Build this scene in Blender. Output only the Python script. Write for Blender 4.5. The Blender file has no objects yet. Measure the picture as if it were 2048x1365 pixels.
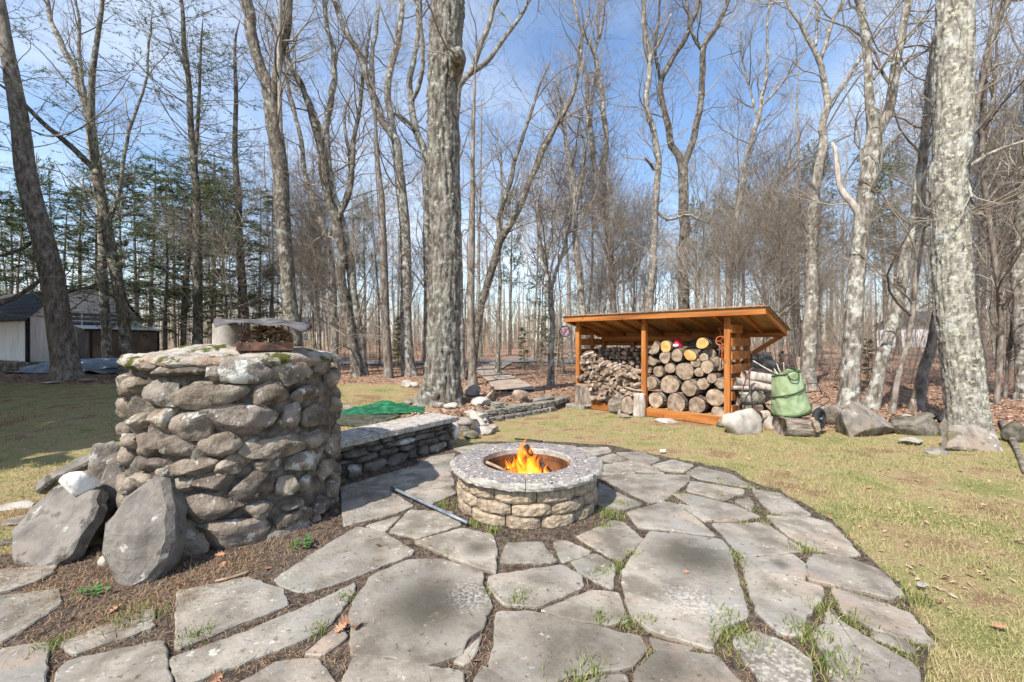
import bpy, bmesh, math, random
import numpy as np
from mathutils import Vector, Matrix

S = bpy.context.scene
COL = S.collection
F, CX, HZ, CAMZ = 850.0, 1024.0, 682.5, 1.4      # focal length in photo pixels, centre, horizon, eye height

# ------------------------------------------------------------------ camera, sky, sun, exposure
cd = bpy.data.cameras.new('camera'); cam = bpy.data.objects.new('camera', cd); COL.objects.link(cam)
cam.location = (0, 0, CAMZ); cam.rotation_euler = (math.pi / 2, 0, 0)
cd.sensor_width = 36; cd.lens = 36 * F / 2048; cd.clip_end = 2000; cd.clip_start = .05
S.camera = cam
ELEV = math.radians(48); SAZ = (-.60, -.80)       # horizontal direction towards the sun
w = bpy.data.worlds.new('World'); S.world = w; w.use_nodes = True
wn = w.node_tree; wn.nodes.clear()
def wnode(t, **k):
    n = wn.nodes.new(t)
    for a, b in k.items(): setattr(n, a, b)
    return n
wo = wnode('ShaderNodeOutputWorld'); wb = wnode('ShaderNodeBackground')
sky = wnode('ShaderNodeTexSky', sky_type='NISHITA', sun_disc=False)
sky.sun_elevation = ELEV; sky.sun_rotation = math.atan2(SAZ[0], SAZ[1]); sky.altitude = 100
sky.air_density = 1.1; sky.dust_density = .6; sky.ozone_density = 3.2
tc = wnode('ShaderNodeTexCoord'); sx = wnode('ShaderNodeSeparateXYZ')
wn.links.new(tc.outputs['Generated'], sx.inputs[0])
def wmath(op, a, b):
    n = wnode('ShaderNodeMath', operation=op)
    for i, v in enumerate((a, b)):
        if isinstance(v, (int, float)): n.inputs[i].default_value = v
        else: wn.links.new(v, n.inputs[i])
    return n.outputs[0]
den = wmath('ADD', wmath('MAXIMUM', sx.outputs[2], 0.0), .22)
cb = wnode('ShaderNodeCombineXYZ')
wn.links.new(wmath('DIVIDE', sx.outputs[0], den), cb.inputs[0]); wn.links.new(wmath('DIVIDE', sx.outputs[1], den), cb.inputs[1])
cb.inputs[2].default_value = 3.7
cn = wnode('ShaderNodeTexNoise'); cn.inputs['Scale'].default_value = .75; cn.inputs['Detail'].default_value = 7; cn.inputs['Roughness'].default_value = .55
wn.links.new(cb.outputs[0], cn.inputs['Vector'])
cr = wnode('ShaderNodeMapRange'); cr.inputs[1].default_value = .42; cr.inputs[2].default_value = .68; cr.inputs[3].default_value = 0; cr.inputs[4].default_value = .62
wn.links.new(cn.outputs[0], cr.inputs[0])
cm = wnode('ShaderNodeMix', data_type='RGBA'); wn.links.new(cr.outputs[0], cm.inputs[0])
wn.links.new(sky.outputs[0], cm.inputs[6]); cm.inputs[7].default_value = (5.6, 5.9, 6.3, 1)
wn.links.new(cm.outputs[2], wb.inputs[0]); wb.inputs[1].default_value = .15
wn.links.new(wb.outputs[0], wo.inputs[0])
sd = bpy.data.lights.new('sun', 'SUN'); sd.energy = 4.8; sd.angle = math.radians(.53); sd.color = (1, .935, .84)
sun = bpy.data.objects.new('sun', sd); COL.objects.link(sun)
ce = math.cos(ELEV)
sun.rotation_euler = Vector((SAZ[0] * ce, SAZ[1] * ce, math.sin(ELEV))).to_track_quat('Z', 'Y').to_euler()
sun.location = (-6, -8, 12)
vs = S.view_settings; vs.view_transform = 'Standard'; vs.look = 'None'; vs.exposure = .78; vs.gamma = 1; vs.use_curve_mapping = False
S.cycles.max_bounces = 6; S.cycles.diffuse_bounces = 3; S.cycles.glossy_bounces = 2; S.cycles.transparent_max_bounces = 12
S.cycles.caustics_reflective = False; S.cycles.caustics_refractive = False

# ------------------------------------------------------------------ numeric helpers
rng = np.random.default_rng(7)
R_ = random.Random(5)
def vn(p, seed=0):
    p = np.asarray(p, float); i = np.floor(p).astype(np.int64); f = p - i; f = f * f * (3 - 2 * f)
    def h(a, b, c):
        n = (a * 374761393 + b * 668265263 + c * 1274126177 + seed * 974711) & 0xffffffff
        n = ((n ^ (n >> 13)) * 1103515245) & 0xffffffff
        n = ((n ^ (n >> 16)) * 2246822519) & 0xffffffff
        return ((n ^ (n >> 15)) & 0xffff) / 32767.5 - 1
    x, y, z = i[..., 0], i[..., 1], i[..., 2]; fx, fy, fz = f[..., 0], f[..., 1], f[..., 2]
    def L(a, b, t): return a + (b - a) * t
    return L(L(L(h(x, y, z), h(x + 1, y, z), fx), L(h(x, y + 1, z), h(x + 1, y + 1, z), fx), fy),
             L(L(h(x, y, z + 1), h(x + 1, y, z + 1), fx), L(h(x, y + 1, z + 1), h(x + 1, y + 1, z + 1), fx), fy), fz)
def fbm(p, o=3, seed=0):
    s = 0; a = 1; p = np.asarray(p, float)
    for k in range(o): s = s + a * vn(p * 2 ** k + 13.7 * k, seed + k); a *= .5
    return s
def sst(a, b, x):
    t = np.clip((x - a) / (b - a), 0, 1); return t * t * (3 - 2 * t)
def nrm(v): return v / np.maximum(np.linalg.norm(v, axis=-1, keepdims=True), 1e-9)
def pip(pts, poly):
    x, y = pts[:, 0], pts[:, 1]; r = np.zeros(len(x), bool); n = len(poly)
    for i in range(n):
        x1, y1 = poly[i]; x2, y2 = poly[(i + 1) % n]
        if y1 == y2: continue
        c = ((y1 > y) != (y2 > y)) & (x < (x2 - x1) * (y - y1) / (y2 - y1) + x1); r ^= c
    return r
# ground heights: patio level at 0, a low terrace behind bench, block wall, shed and boulders
_bx = [-60, -10, -4.3, -2.6, -1.75, -.8, -.62, -.3, .8, 1.5, 2.6, 4.2, 4.7, 6.5, 12, 60]
_by = [3.4, 3.6, 3.9, 4.3, 4.5, 5.75, 6.7, 7.45, 8.65, 9.5, 9.7, 8.3, 6.9, 6.3, 5.6, 5.0]
def yb(x): return np.interp(x, _bx, _by)
def zt(x, y):
    x = np.asarray(x, float); y = np.asarray(y, float)
    wd = np.interp(x, [-6, -3, -2.1, -1.6, -.6, 1.5, 2.5, 8], [5.5, 4, .6, .45, .3, .3, 1.6, 1.8])
    H = np.interp(x, [-3, 1, 3.5, 8], [.28, .24, .12, .12])
    s = sst(0, 1, (y - yb(x)) / wd)
    p = np.stack([x * .35, y * .35, x * 0], -1)
    far = sst(11, 40, np.hypot(x, y))
    return H * s + .05 * s * fbm(p, 2, 3) * np.clip((y - yb(x)) / 3, 0, 1) + far * (.35 + .5 * vn(np.stack([x * .05, y * .05, x * 0], -1), 9))
def woodsf(x, y):
    n = fbm(np.stack([x * .8, y * .8, x * 0], -1), 3, 21) * .35
    a = sst(-.25, .35, (y - yb(x)) + n) * sst(-1.9, -1.2, x + n)
    b = sst(10.6, 11.6, y + n * 1.5)
    return np.maximum(a, b)
def D(px, py, d): return np.array([(px - CX) / F * d, d, CAMZ - (py - HZ) / F * d])
def P(px, py, z=0.): 
    d = (CAMZ - z) * F / (py - HZ); return np.array([(px - CX) / F * d, d, z])
def Pg(px, py):
    z = 0.
    for _ in range(40):
        q = P(px, py, z); z = z * .6 + .4 * float(zt(q[0], q[1]))
    return P(px, py, z)
def ray_plane(px, py, p0, n):
    r = np.array([(px - CX) / F, 1, -(py - HZ) / F]); o = np.array([0, 0, CAMZ]); n = np.asarray(n, float)
    t = np.dot(np.asarray(p0) - o, n) / np.dot(r, n); return o + r * t

# ------------------------------------------------------------------ object helpers
def link(o, parent=None):
    COL.objects.link(o)
    if parent: o.parent = parent
    return o
def tag(o, label=None, cat=None, group=None, kind=None):
    if label: o['label'] = label
    if cat: o['category'] = cat
    if group: o['group'] = group
    if kind: o['kind'] = kind
    return o
def empty(name, loc=(0, 0, 0), rz=0, parent=None):
    o = bpy.data.objects.new(name, None); o.location = loc; o.rotation_euler = (0, 0, rz); o.empty_display_size = .1
    return link(o, parent)
def npmesh(name, V, polys, smooth=True):
    """polys: list of int arrays (N,k)"""
    me = bpy.data.meshes.new(name); V = np.ascontiguousarray(V, dtype=np.float32)
    me.vertices.add(len(V)); me.vertices.foreach_set('co', V.ravel())
    polys = [np.asarray(p, np.int32) for p in polys if len(p)]
    li = np.concatenate([p.ravel() for p in polys]); cnt = np.concatenate([np.full(len(p), p.shape[1], np.int32) for p in polys])
    st = np.concatenate([[0], np.cumsum(cnt)[:-1]]).astype(np.int32)
    me.loops.add(len(li)); me.loops.foreach_set('vertex_index', li)
    me.polygons.add(len(cnt)); me.polygons.foreach_set('loop_start', st)
    me.polygons.foreach_set('use_smooth', np.full(len(cnt), smooth, bool))
    me.update(calc_edges=True); return me
def crisp(me, deg=32): me.set_sharp_from_angle(angle=math.radians(deg)); return me
def obj(name, me, mat=None, parent=None, loc=None, rot=None):
    o = bpy.data.objects.new(name, me)
    if mat is not None and not me.materials:
        for m in (mat if isinstance(mat, (list, tuple)) else [mat]): me.materials.append(m)
    if loc is not None: o.location = loc
    if rot is not None: o.rotation_euler = rot
    return link(o, parent)
def bmobj(name, bm, mat, parent=None, loc=None, rot=None, smooth=False):
    me = bpy.data.meshes.new(name); bm.normal_update(); bm.to_mesh(me); bm.free()
    if smooth: me.shade_smooth()
    return obj(name, me, mat, parent, loc, rot)
def boxbm(size, bev=.004, bm=None, M=None):
    b = bmesh.new(); bmesh.ops.create_cube(b, size=1)
    bmesh.ops.scale(b, vec=size, verts=b.verts)
    if bev: bmesh.ops.bevel(b, geom=b.edges[:], offset=bev, segments=1, affect='EDGES')
    if M is not None: bmesh.ops.transform(b, matrix=M, verts=b.verts)
    return b
def box(name, size, loc, mat, parent=None, rot=(0, 0, 0), bev=.004):
    return bmobj(name, boxbm(size, bev), mat, parent, loc, rot)
def beam(name, p0, p1, wd, ht, mat, parent=None, bev=.004):
    p0 = Vector(p0); p1 = Vector(p1); d = p1 - p0
    q = d.to_track_quat('X', 'Z')
    o = bmobj(name, boxbm((d.length, wd, ht), bev), mat, parent, (p0 + p1) / 2); o.rotation_euler = q.to_euler(); return o
def tubes(Pt, Rd, k):
    """Pt (M,n,3) Rd (M,n) -> V, quads"""
    M, n, _ = Pt.shape
    T = np.empty_like(Pt); T[:, 1:-1] = Pt[:, 2:] - Pt[:, :-2]; T[:, 0] = Pt[:, 1] - Pt[:, 0]; T[:, -1] = Pt[:, -1] - Pt[:, -2]; T = nrm(T)
    md = nrm(Pt[:, -1] - Pt[:, 0]); ref = np.where(np.abs(md[:, 2:3]) > .7, np.array([[1., .1, 0]]), np.array([[.05, .1, 1.]]))
    u = nrm(np.cross(T, ref[:, None, :])); v = np.cross(T, u)
    a = np.arange(k) / k * 2 * np.pi
    V = Pt[:, :, None, :] + Rd[:, :, None, None] * (np.cos(a)[None, None, :, None] * u[:, :, None, :] + np.sin(a)[None, None, :, None] * v[:, :, None, :])
    base = (np.arange(M) * n * k)[:, None, None] + (np.arange(n - 1) * k)[None, :, None] + np.arange(k)[None, None, :]
    nx = (np.arange(k) + 1) % k - np.arange(k)
    b2 = base + nx[None, None, :]
    Q = np.stack([base, b2, b2 + k, base + k], -1).reshape(-1, 4)
    return V.reshape(-1, 3), Q
def tube_obj(name, pts, rad, mat, parent=None, k=8, n=None, caps=True):
    Pt, Rd = resample(np.array(pts, float), np.array(rad, float) if np.ndim(rad) else np.full(len(pts), float(rad)), n or max(2, len(pts) * 3))
    V, Q = tubes(Pt[None], Rd[None], k)
    polys = [Q]
    if caps:
        m = len(V); polys.append(np.arange(k)[None, ::-1]); polys.append((np.arange(k) + m - k)[None])
    return obj(name, npmesh(name, V, polys), mat, parent)
def resample(pts, rad, n):
    A = np.concatenate([pts, rad[:, None]], 1)
    if len(A) == 2: 
        t = np.linspace(0, 1, n)[:, None]; B = A[0] * (1 - t) + A[1] * t; return B[:, :3], B[:, 3]
    ext = np.vstack([2 * A[0] - A[1], A, 2 * A[-1] - A[-2]])
    seg = np.linalg.norm(np.diff(pts, axis=0), axis=1); cum = np.concatenate([[0], np.cumsum(seg)])
    s = np.linspace(0, cum[-1], n); i = np.clip(np.searchsorted(cum, s, side='right') - 1, 0, len(pts) - 2)
    t = ((s - cum[i]) / np.maximum(seg[i], 1e-9))[:, None]
    p0, p1, p2, p3 = ext[i], ext[i + 1], ext[i + 2], ext[i + 3]
    B = .5 * (2 * p1 + (p2 - p0) * t + (2 * p0 - 5 * p1 + 4 * p2 - p3) * t ** 2 + (3 * p1 - p0 - 3 * p2 + p3) * t ** 3)
    return B[:, :3], np.maximum(B[:, 3], .001)
def merge(parts):
    V = []; G = {}; o = 0
    for v, fs in parts:
        V.append(v)
        for f in (fs if isinstance(fs, list) else [fs]): G.setdefault(f.shape[1], []).append(f + o)
        o += len(v)
    return np.concatenate(V), [np.concatenate(g) for g in G.values()]

# ------------------------------------------------------------------ materials
def mat(name, cols, scale=5, detail=6, stretch=(1, 1, 1), coord='obj', rough=.85, bump=.4, bscale=None, bdist=.01, var=.12,
        island=0., patches=(), metallic=0., spec=.25, contrast=(.36, .64), fine=.0, bstretch=None):
    m = bpy.data.materials.new(name); m.use_nodes = True; nt = m.node_tree; nt.nodes.clear(); L = nt.links.new
    def N(t, **k):
        n = nt.nodes.new(t)
        for a, b in k.items(): setattr(n, a, b)
        return n
    out = N('ShaderNodeOutputMaterial'); bs = N('ShaderNodeBsdfPrincipled'); L(bs.outputs[0], out.inputs[0])
    bs.inputs['Roughness'].default_value = rough; bs.inputs['Metallic'].default_value = metallic; bs.inputs['Specular IOR Level'].default_value = spec
    oi = N('ShaderNodeObjectInfo')
    if coord == 'world': src = N('ShaderNodeNewGeometry').outputs['Position']
    else:
        a = N('ShaderNodeVectorMath', operation='ADD'); L(N('ShaderNodeTexCoord').outputs['Object'], a.inputs[0])
        sc = N('ShaderNodeVectorMath', operation='SCALE'); sc.inputs[0].default_value = (37, 17, 29); L(oi.outputs['Random'], sc.inputs['Scale']); L(sc.outputs[0], a.inputs[1]); src = a.outputs[0]
    def vec(st):
        if tuple(st) == (1, 1, 1): return src
        mp = N('ShaderNodeVectorMath', operation='MULTIPLY'); mp.inputs[1].default_value = st; L(src, mp.inputs[0]); return mp.outputs[0]
    v = vec(stretch)
    def noise(vv, s, d=5, r=.6):
        n = N('ShaderNodeTexNoise'); n.inputs['Scale'].default_value = s; n.inputs['Detail'].default_value = d; n.inputs['Roughness'].default_value = r; L(vv, n.inputs['Vector']); return n.outputs[0]
    n1 = noise(v, scale, detail)
    rp = N('ShaderNodeValToRGB'); L(n1, rp.inputs[0]); e = rp.color_ramp.elements
    while len(e) < len(cols): e.new(.5)
    for i, c in enumerate(cols):
        e[i].position = contrast[0] + (contrast[1] - contrast[0]) * i / max(1, len(cols) - 1); e[i].color = (*c, 1)
    col = rp.outputs[0]
    for pc, ps, lo, hi in patches:
        pn = noise(src, ps, 6, .65); mr = N('ShaderNodeMapRange'); mr.inputs[1].default_value = lo; mr.inputs[2].default_value = hi; L(pn, mr.inputs[0])
        mx = N('ShaderNodeMix', data_type='RGBA'); L(mr.outputs[0], mx.inputs[0]); L(col, mx.inputs[6]); mx.inputs[7].default_value = (*pc, 1); col = mx.outputs[2]
    def scale_by(fac, amt):
        nonlocal col
        mr = N('ShaderNodeMapRange'); mr.inputs[3].default_value = 1 - amt; mr.inputs[4].default_value = 1 + amt; L(fac, mr.inputs[0])
        sc = N('ShaderNodeVectorMath', operation='SCALE'); L(col, sc.inputs[0]); L(mr.outputs[0], sc.inputs['Scale']); col = sc.outputs[0]
    if var: scale_by(oi.outputs['Random'], var)
    if island: scale_by(N('ShaderNodeNewGeometry').outputs['Random Per Island'], island)
    if fine: scale_by(noise(src, 260, 2), fine)
    L(col, bs.inputs['Base Color'])
    if bump:
        b = N('ShaderNodeBump'); b.inputs['Strength'].default_value = bump; b.inputs['Distance'].default_value = bdist
        L(noise(vec(bstretch or stretch), bscale or scale * 4, 6, .65), b.inputs['Height']); L(b.outputs[0], bs.inputs['Normal'])
    return m
def island_mat(name, cols, rough=.8, translucent=0., world=0.):
    m = bpy.data.materials.new(name); m.use_nodes = True; nt = m.node_tree; bs = nt.nodes['Principled BSDF']
    g = nt.nodes.new('ShaderNodeNewGeometry'); rp = nt.nodes.new('ShaderNodeValToRGB'); fac = g.outputs['Random Per Island']
    if world:
        n = nt.nodes.new('ShaderNodeTexNoise'); n.inputs['Scale'].default_value = world; n.inputs['Detail'].default_value = 3; nt.links.new(g.outputs['Position'], n.inputs['Vector'])
        mx = nt.nodes.new('ShaderNodeMix'); mx.inputs[0].default_value = .6; nt.links.new(fac, mx.inputs[2])
        mr = nt.nodes.new('ShaderNodeMapRange'); mr.inputs[1].default_value = .3; mr.inputs[2].default_value = .7; nt.links.new(n.outputs[0], mr.inputs[0]); nt.links.new(mr.outputs[0], mx.inputs[3]); fac = mx.outputs[0]
    nt.links.new(fac, rp.inputs[0]); e = rp.color_ramp.elements
    while len(e) < len(cols): e.new(.5)
    for i, c in enumerate(cols): e[i].position = i / max(1, len(cols) - 1); e[i].color = (*c, 1)
    nt.links.new(rp.outputs[0], bs.inputs['Base Color']); bs.inputs['Roughness'].default_value = rough; bs.inputs['Specular IOR Level'].default_value = .2
    if translucent:
        out = nt.nodes['Material Output']; tr = nt.nodes.new('ShaderNodeBsdfTranslucent'); ms = nt.nodes.new('ShaderNodeMixShader'); ms.inputs[0].default_value = translucent
        nt.links.new(rp.outputs[0], tr.inputs[0]); nt.links.new(bs.outputs[0], ms.inputs[1]); nt.links.new(tr.outputs[0], ms.inputs[2]); nt.links.new(ms.outputs[0], out.inputs[0])
    return m
BZ = (1, 1, .24)
MT = {}
MT['oak_bark'] = mat('oak_bark', [(.07, .058, .048), (.17, .15, .125), (.30, .28, .245)], 13, 9, (1, 1, .3), bump=1, bscale=20, bdist=.06, patches=[((.36, .37, .31), 9, .53, .62), ((.11, .07, .045), 1.5, .55, .66)], var=.05, fine=.25)
MT['lichen_bark'] = mat('lichen_bark', [(.12, .105, .09), (.25, .23, .20), (.40, .38, .34)], 14, 9, (1, 1, .35), bump=1, bscale=22, bdist=.05, patches=[((.47, .47, .36), 17, .52, .59), ((.50, .50, .46), 4, .56, .66)], var=.05, fine=.3)
MT['grey_bark'] = mat('grey_bark', [(.085, .07, .055), (.20, .18, .15), (.33, .305, .27)], 14, 8, (1, 1, .35), bump=1, bscale=24, bdist=.035, fine=.2, patches=[((.42, .425, .38), 6, .52, .60), ((.10, .08, .06), 2, .56, .66)])
MT['dark_bark'] = mat('dark_bark', [(.05, .04, .03), (.12, .10, .08), (.22, .19, .155)], 14, 8, (1, 1, .35), bump=1, bscale=24, bdist=.035, fine=.2, patches=[((.29, .29, .25), 6, .53, .62)])
MT['spruce_bark'] = mat('spruce_bark', [(.08, .062, .048), (.17, .14, .115), (.27, .235, .20)], 12, 7, (1, 1, .35), bump=.9, bscale=26, bdist=.02, patches=[((.30, .30, .26), 5, .56, .7)])
MT['pale_bark'] = mat('pale_bark', [(.10, .085, .068), (.225, .20, .168), (.35, .32, .28)], 12, 8, (1, 1, .4), bump=1, bscale=24, bdist=.03, fine=.2, patches=[((.42, .42, .37), 7, .54, .62), ((.12, .10, .08), 2.2, .57, .66)])
MT['dead_wood'] = mat('dead_wood', [(.22, .18, .15), (.38, .33, .29), (.5, .45, .40)], 14, 6, BZ, bump=.5, bdist=.01)
MT['twig'] = island_mat('twig', [(.12, .095, .072), (.25, .21, .17), (.37, .33, .28)])
MT['pale_twig'] = island_mat('pale_twig', [(.16, .135, .105), (.30, .265, .22), (.44, .40, .345)])
MT['brush'] = island_mat('brush', [(.16, .12, .088), (.29, .235, .18), (.38, .33, .265)])
MT['hemlock_needles'] = island_mat('hemlock_needles', [(.045, .08, .028), (.09, .135, .045), (.16, .20, .07)], translucent=.4)
MT['pine_needles'] = island_mat('pine_needles', [(.055, .10, .035), (.10, .15, .055), (.16, .20, .08)], translucent=.4)
MT['grass'] = island_mat('grass', [(.36, .25, .145), (.46, .37, .21), (.30, .29, .115), (.44, .375, .20), (.24, .26, .085), (.14, .185, .045)], translucent=.2, world=1.3)
MT['green_tuft'] = island_mat('green_tuft', [(.09, .14, .025), (.16, .21, .045), (.38, .34, .17)], translucent=.25)
MT['litter'] = island_mat('litter', [(.17, .095, .06), (.30, .185, .125), (.42, .29, .205), (.25, .16, .11)])
MT['straw'] = island_mat('straw', [(.14, .08, .045), (.26, .165, .095), (.34, .25, .16)])
# ------------------------------------------------------------------ ground
def ground_material():
    m = bpy.data.materials.new('ground'); m.use_nodes = True; nt = m.node_tree; bs = nt.nodes['Principled BSDF']; L = nt.links.new
    g = nt.nodes.new('ShaderNodeNewGeometry')
    def noise(s, d=6, r=.6):
        n = nt.nodes.new('ShaderNodeTexNoise'); n.inputs['Scale'].default_value = s; n.inputs['Detail'].default_value = d; n.inputs['Roughness'].default_value = r; L(g.outputs['Position'], n.inputs['Vector']); return n.outputs[0]
    def ramp(f, cols, lo=.3, hi=.7):
        rp = nt.nodes.new('ShaderNodeValToRGB'); L(f, rp.inputs[0]); e = rp.color_ramp.elements
        while len(e) < len(cols): e.new(.5)
        for i, c in enumerate(cols): e[i].position = lo + (hi - lo) * i / (len(cols) - 1); e[i].color = (*c, 1)
        return rp.outputs[0]
    lawn = ramp(noise(1.6), [(.23, .15, .09), (.33, .25, .14), (.29, .26, .12), (.20, .205, .075)], .38, .62)
    lawn2 = ramp(noise(60, 4), [(.45, .40, .35), (1, 1, 1), (1.25, 1.2, 1.1)])
    mu = nt.nodes.new('ShaderNodeMix'); mu.data_type = 'RGBA'; mu.blend_type = 'MULTIPLY'; mu.inputs[0].default_value = 1; L(lawn, mu.inputs[6]); L(lawn2, mu.inputs[7])
    lit = ramp(noise(9, 8, .7), [(.10, .055, .035), (.22, .13, .085), (.34, .22, .155), (.27, .20, .13)])
    at = nt.nodes.new('ShaderNodeAttribute'); at.attribute_name = 'woods'
    mx = nt.nodes.new('ShaderNodeMix'); mx.data_type = 'RGBA'; L(at.outputs['Fac'], mx.inputs[0]); L(mu.outputs[2], mx.inputs[6]); L(lit, mx.inputs[7])
    L(mx.outputs[2], bs.inputs['Base Color']); bs.inputs['Roughness'].default_value = .95; bs.inputs['Specular IOR Level'].default_value = .1
    b = nt.nodes.new('ShaderNodeBump'); b.inputs['Strength'].default_value = .8; b.inputs['Distance'].default_value = .03; L(noise(45, 6, .7), b.inputs['Height']); L(b.outputs[0], bs.inputs['Normal'])
    return m
xs = np.unique(np.concatenate([np.linspace(-600, -40, 15), np.linspace(-40, -13, 28), np.arange(-13, 13, .13), np.linspace(13, 40, 28), np.linspace(40, 600, 15)]))
ys = np.unique(np.concatenate([np.linspace(-200, -5, 8), np.linspace(-5, 1, 7), np.arange(1, 14, .13), np.linspace(14, 60, 60), np.linspace(60, 800, 16)]))
GX, GY = np.meshgrid(xs, ys); gz = zt(GX, GY) + .012 * fbm(np.stack([GX * 2, GY * 2, GX * 0], -1), 2, 5) * np.where(GY < yb(GX), sst(2.6, 3.6, GX * 1.0 + 0 * GY), 1)
gv = np.stack([GX, GY, gz], -1).reshape(-1, 3); nx, ny = len(xs), len(ys)
bi = (np.arange(ny - 1)[:, None] * nx + np.arange(nx - 1)[None]).ravel()
gm = npmesh('ground', gv, [np.stack([bi, bi + 1, bi + nx + 1, bi + nx], -1)])
at = gm.attributes.new('woods', 'FLOAT', 'POINT'); at.data.foreach_set('value', woodsf(gv[:, 0], gv[:, 1]).astype(np.float32))
ground = tag(obj('ground', gm, ground_material()), kind='structure')

# ------------------------------------------------------------------ patio: soil bed with flagstones
BED = [(1100, 885), (1225, 893), (1325, 914), (1392, 926), (1472, 945), (1518, 972), (1565, 982), (1628, 1024), (1666, 1042), (1722, 1101), (1764, 1134), (1810, 1182), (1828, 1222),
       (1872, 1285), (1836, 1330), (1840, 1420), (1840, 1700), (-1400, 1700), (-1400, 1150), (-250, 1130), (100, 1105), (300, 1080), (500, 1020), (690, 962), (850, 912), (960, 886)]
bedw = np.array([P(a, b)[:2] for a, b in BED])
MT['bed'] = mat('bed_soil', [(.04, .03, .024), (.085, .065, .052), (.16, .125, .10)], 22, 8, coord='world', bump=1, bscale=90, bdist=.02, var=0, fine=.5, rough=.95)
def poly_prism(pts, z0, z1, inset=0.008, step=.035, jit=.006, seed=0, rounding=1, zj=.0):
    """irregular slab from an outline: dense jittered edge, worn arris"""
    r = random.Random(seed); Pn = [Vector(p).to_2d() for p in pts]
    if sum(Pn[i].x * Pn[(i + 1) % len(Pn)].y - Pn[(i + 1) % len(Pn)].x * Pn[i].y for i in range(len(Pn))) < 0: Pn.reverse()
    for _ in range(rounding):
        q = []
        for i in range(len(Pn)):
            a, b = Pn[i], Pn[(i + 1) % len(Pn)]; l = (b - a).length; t = min(.10, .016 / max(l, .01))
            q += [a.lerp(b, t), a.lerp(b, 1 - t)]
        Pn = q
    E = []
    for i in range(len(Pn)):
        a, b = Pn[i], Pn[(i + 1) % len(Pn)]; n = max(1, int((b - a).length / step)); nn = Vector((-(b - a).y, (b - a).x)); nn = nn.normalized() if nn.length else nn
        for k in range(n): E.append(a.lerp(b, k / n) + nn * r.uniform(-jit, jit))
    n = len(E); rings = []
    nv = []
    for i in range(n):
        d = (E[(i + 1) % n] - E[i - 1]); q = Vector((-d.y, d.x)); nv.append(q.normalized() if q.length else q)
    V = [(p.x, p.y, z0) for p in E] + [(p.x, p.y, z1 - inset * r.uniform(.5, 1.3)) for p in E] + [(p.x + m.x * inset, p.y + m.y * inset, z1) for p, m in zip(E, nv)]
    Fc = []
    for k in range(2):
        for i in range(n): j = (i + 1) % n; Fc.append((k * n + i, k * n + j, k * n + n + j, k * n + n + i))
    Fc.append(tuple(range(2 * n, 3 * n)))
    return V, Fc
V, Fc = poly_prism(bedw, -.05, .014, .01, .12, .03, 1)
me = bpy.data.meshes.new('patio'); me.from_pydata(V, [], Fc); me.update()
patio = tag(obj('patio', me, MT['bed']), kind='structure')
STAINS = [((860, 1205), .30, 1), ((1385, 1108), .34, 1), ((955, 1095), .13, .75), ((1150, 1290), .42, .5), ((1330, 1320), .2, .6), ((1290, 1010), .2, .5), ((430, 1250), .2, .3), ((1560, 1125), .07, .8)]
PALES = [((1380, 1200), .2, .7), ((950, 1185), .18, .55), ((1560, 1330), .25, .7), ((1600, 1010), .2, .4)]
def flag_material():
    m = mat('bluestone', [(.155, .135, .108), (.23, .205, .168), (.30, .27, .226)], 5, 11, coord='world', contrast=(.40, .60), bump=.55, bscale=40, bdist=.012, var=.13, fine=.22, rough=.85,
            patches=[((.24, .228, .205), 1.1, .5, .62), ((.32, .25, .195), 1.9, .55, .68), ((.13, .115, .095), 3, .57, .72), ((.10, .085, .07), 28, .60, .67), ((.44, .42, .37), 19, .625, .68)])
    nt = m.node_tree; L = nt.links.new; bs = nt.nodes['Principled BSDF']; col = bs.inputs['Base Color'].links[0].from_socket
    g = nt.nodes.new('ShaderNodeNewGeometry')
    nz = nt.nodes.new('ShaderNodeTexNoise'); nz.inputs['Scale'].default_value = 5; nz.inputs['Detail'].default_value = 8; nz.inputs['Roughness'].default_value = .7; L(g.outputs['Position'], nz.inputs['Vector'])
    sp = nt.nodes.new('ShaderNodeTexNoise'); sp.inputs['Scale'].default_value = 55; sp.inputs['Detail'].default_value = 3; L(g.outputs['Position'], sp.inputs['Vector'])
    for lst, tint in ((STAINS, (.050, .046, .034)), (PALES, (.50, .48, .44))):
        for (px, py), r, s in lst:
            c = P(px, py, .04); ds = nt.nodes.new('ShaderNodeVectorMath'); ds.operation = 'DISTANCE'; L(g.outputs['Position'], ds.inputs[0]); ds.inputs[1].default_value = tuple(c)
            ad = nt.nodes.new('ShaderNodeMath'); ad.operation = 'MULTIPLY_ADD'; L(nz.outputs[0], ad.inputs[0]); ad.inputs[1].default_value = -1.2 * r; L(ds.outputs['Value'], ad.inputs[2])
            mr = nt.nodes.new('ShaderNodeMapRange'); mr.interpolation_type = 'SMOOTHSTEP'; L(ad.outputs[0], mr.inputs[0]); mr.inputs[1].default_value = .55 * r; mr.inputs[2].default_value = -.45 * r; mr.inputs[3].default_value = 0; mr.inputs[4].default_value = s * .85
            f = mr.outputs[0]
            if lst is PALES:
                m2 = nt.nodes.new('ShaderNodeMapRange'); L(sp.outputs[0], m2.inputs[0]); m2.inputs[1].default_value = .45; m2.inputs[2].default_value = .6
                mm = nt.nodes.new('ShaderNodeMath'); mm.operation = 'MULTIPLY'; L(f, mm.inputs[0]); L(m2.outputs[0], mm.inputs[1]); f = mm.outputs[0]
            mx = nt.nodes.new('ShaderNodeMix'); mx.data_type = 'RGBA'; L(f, mx.inputs[0]); L(col, mx.inputs[6]); mx.inputs[7].default_value = (*tint, 1); col = mx.outputs[2]
    L(col, bs.inputs['Base Color']); return m
MT['flag'] = flag_material()
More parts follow.
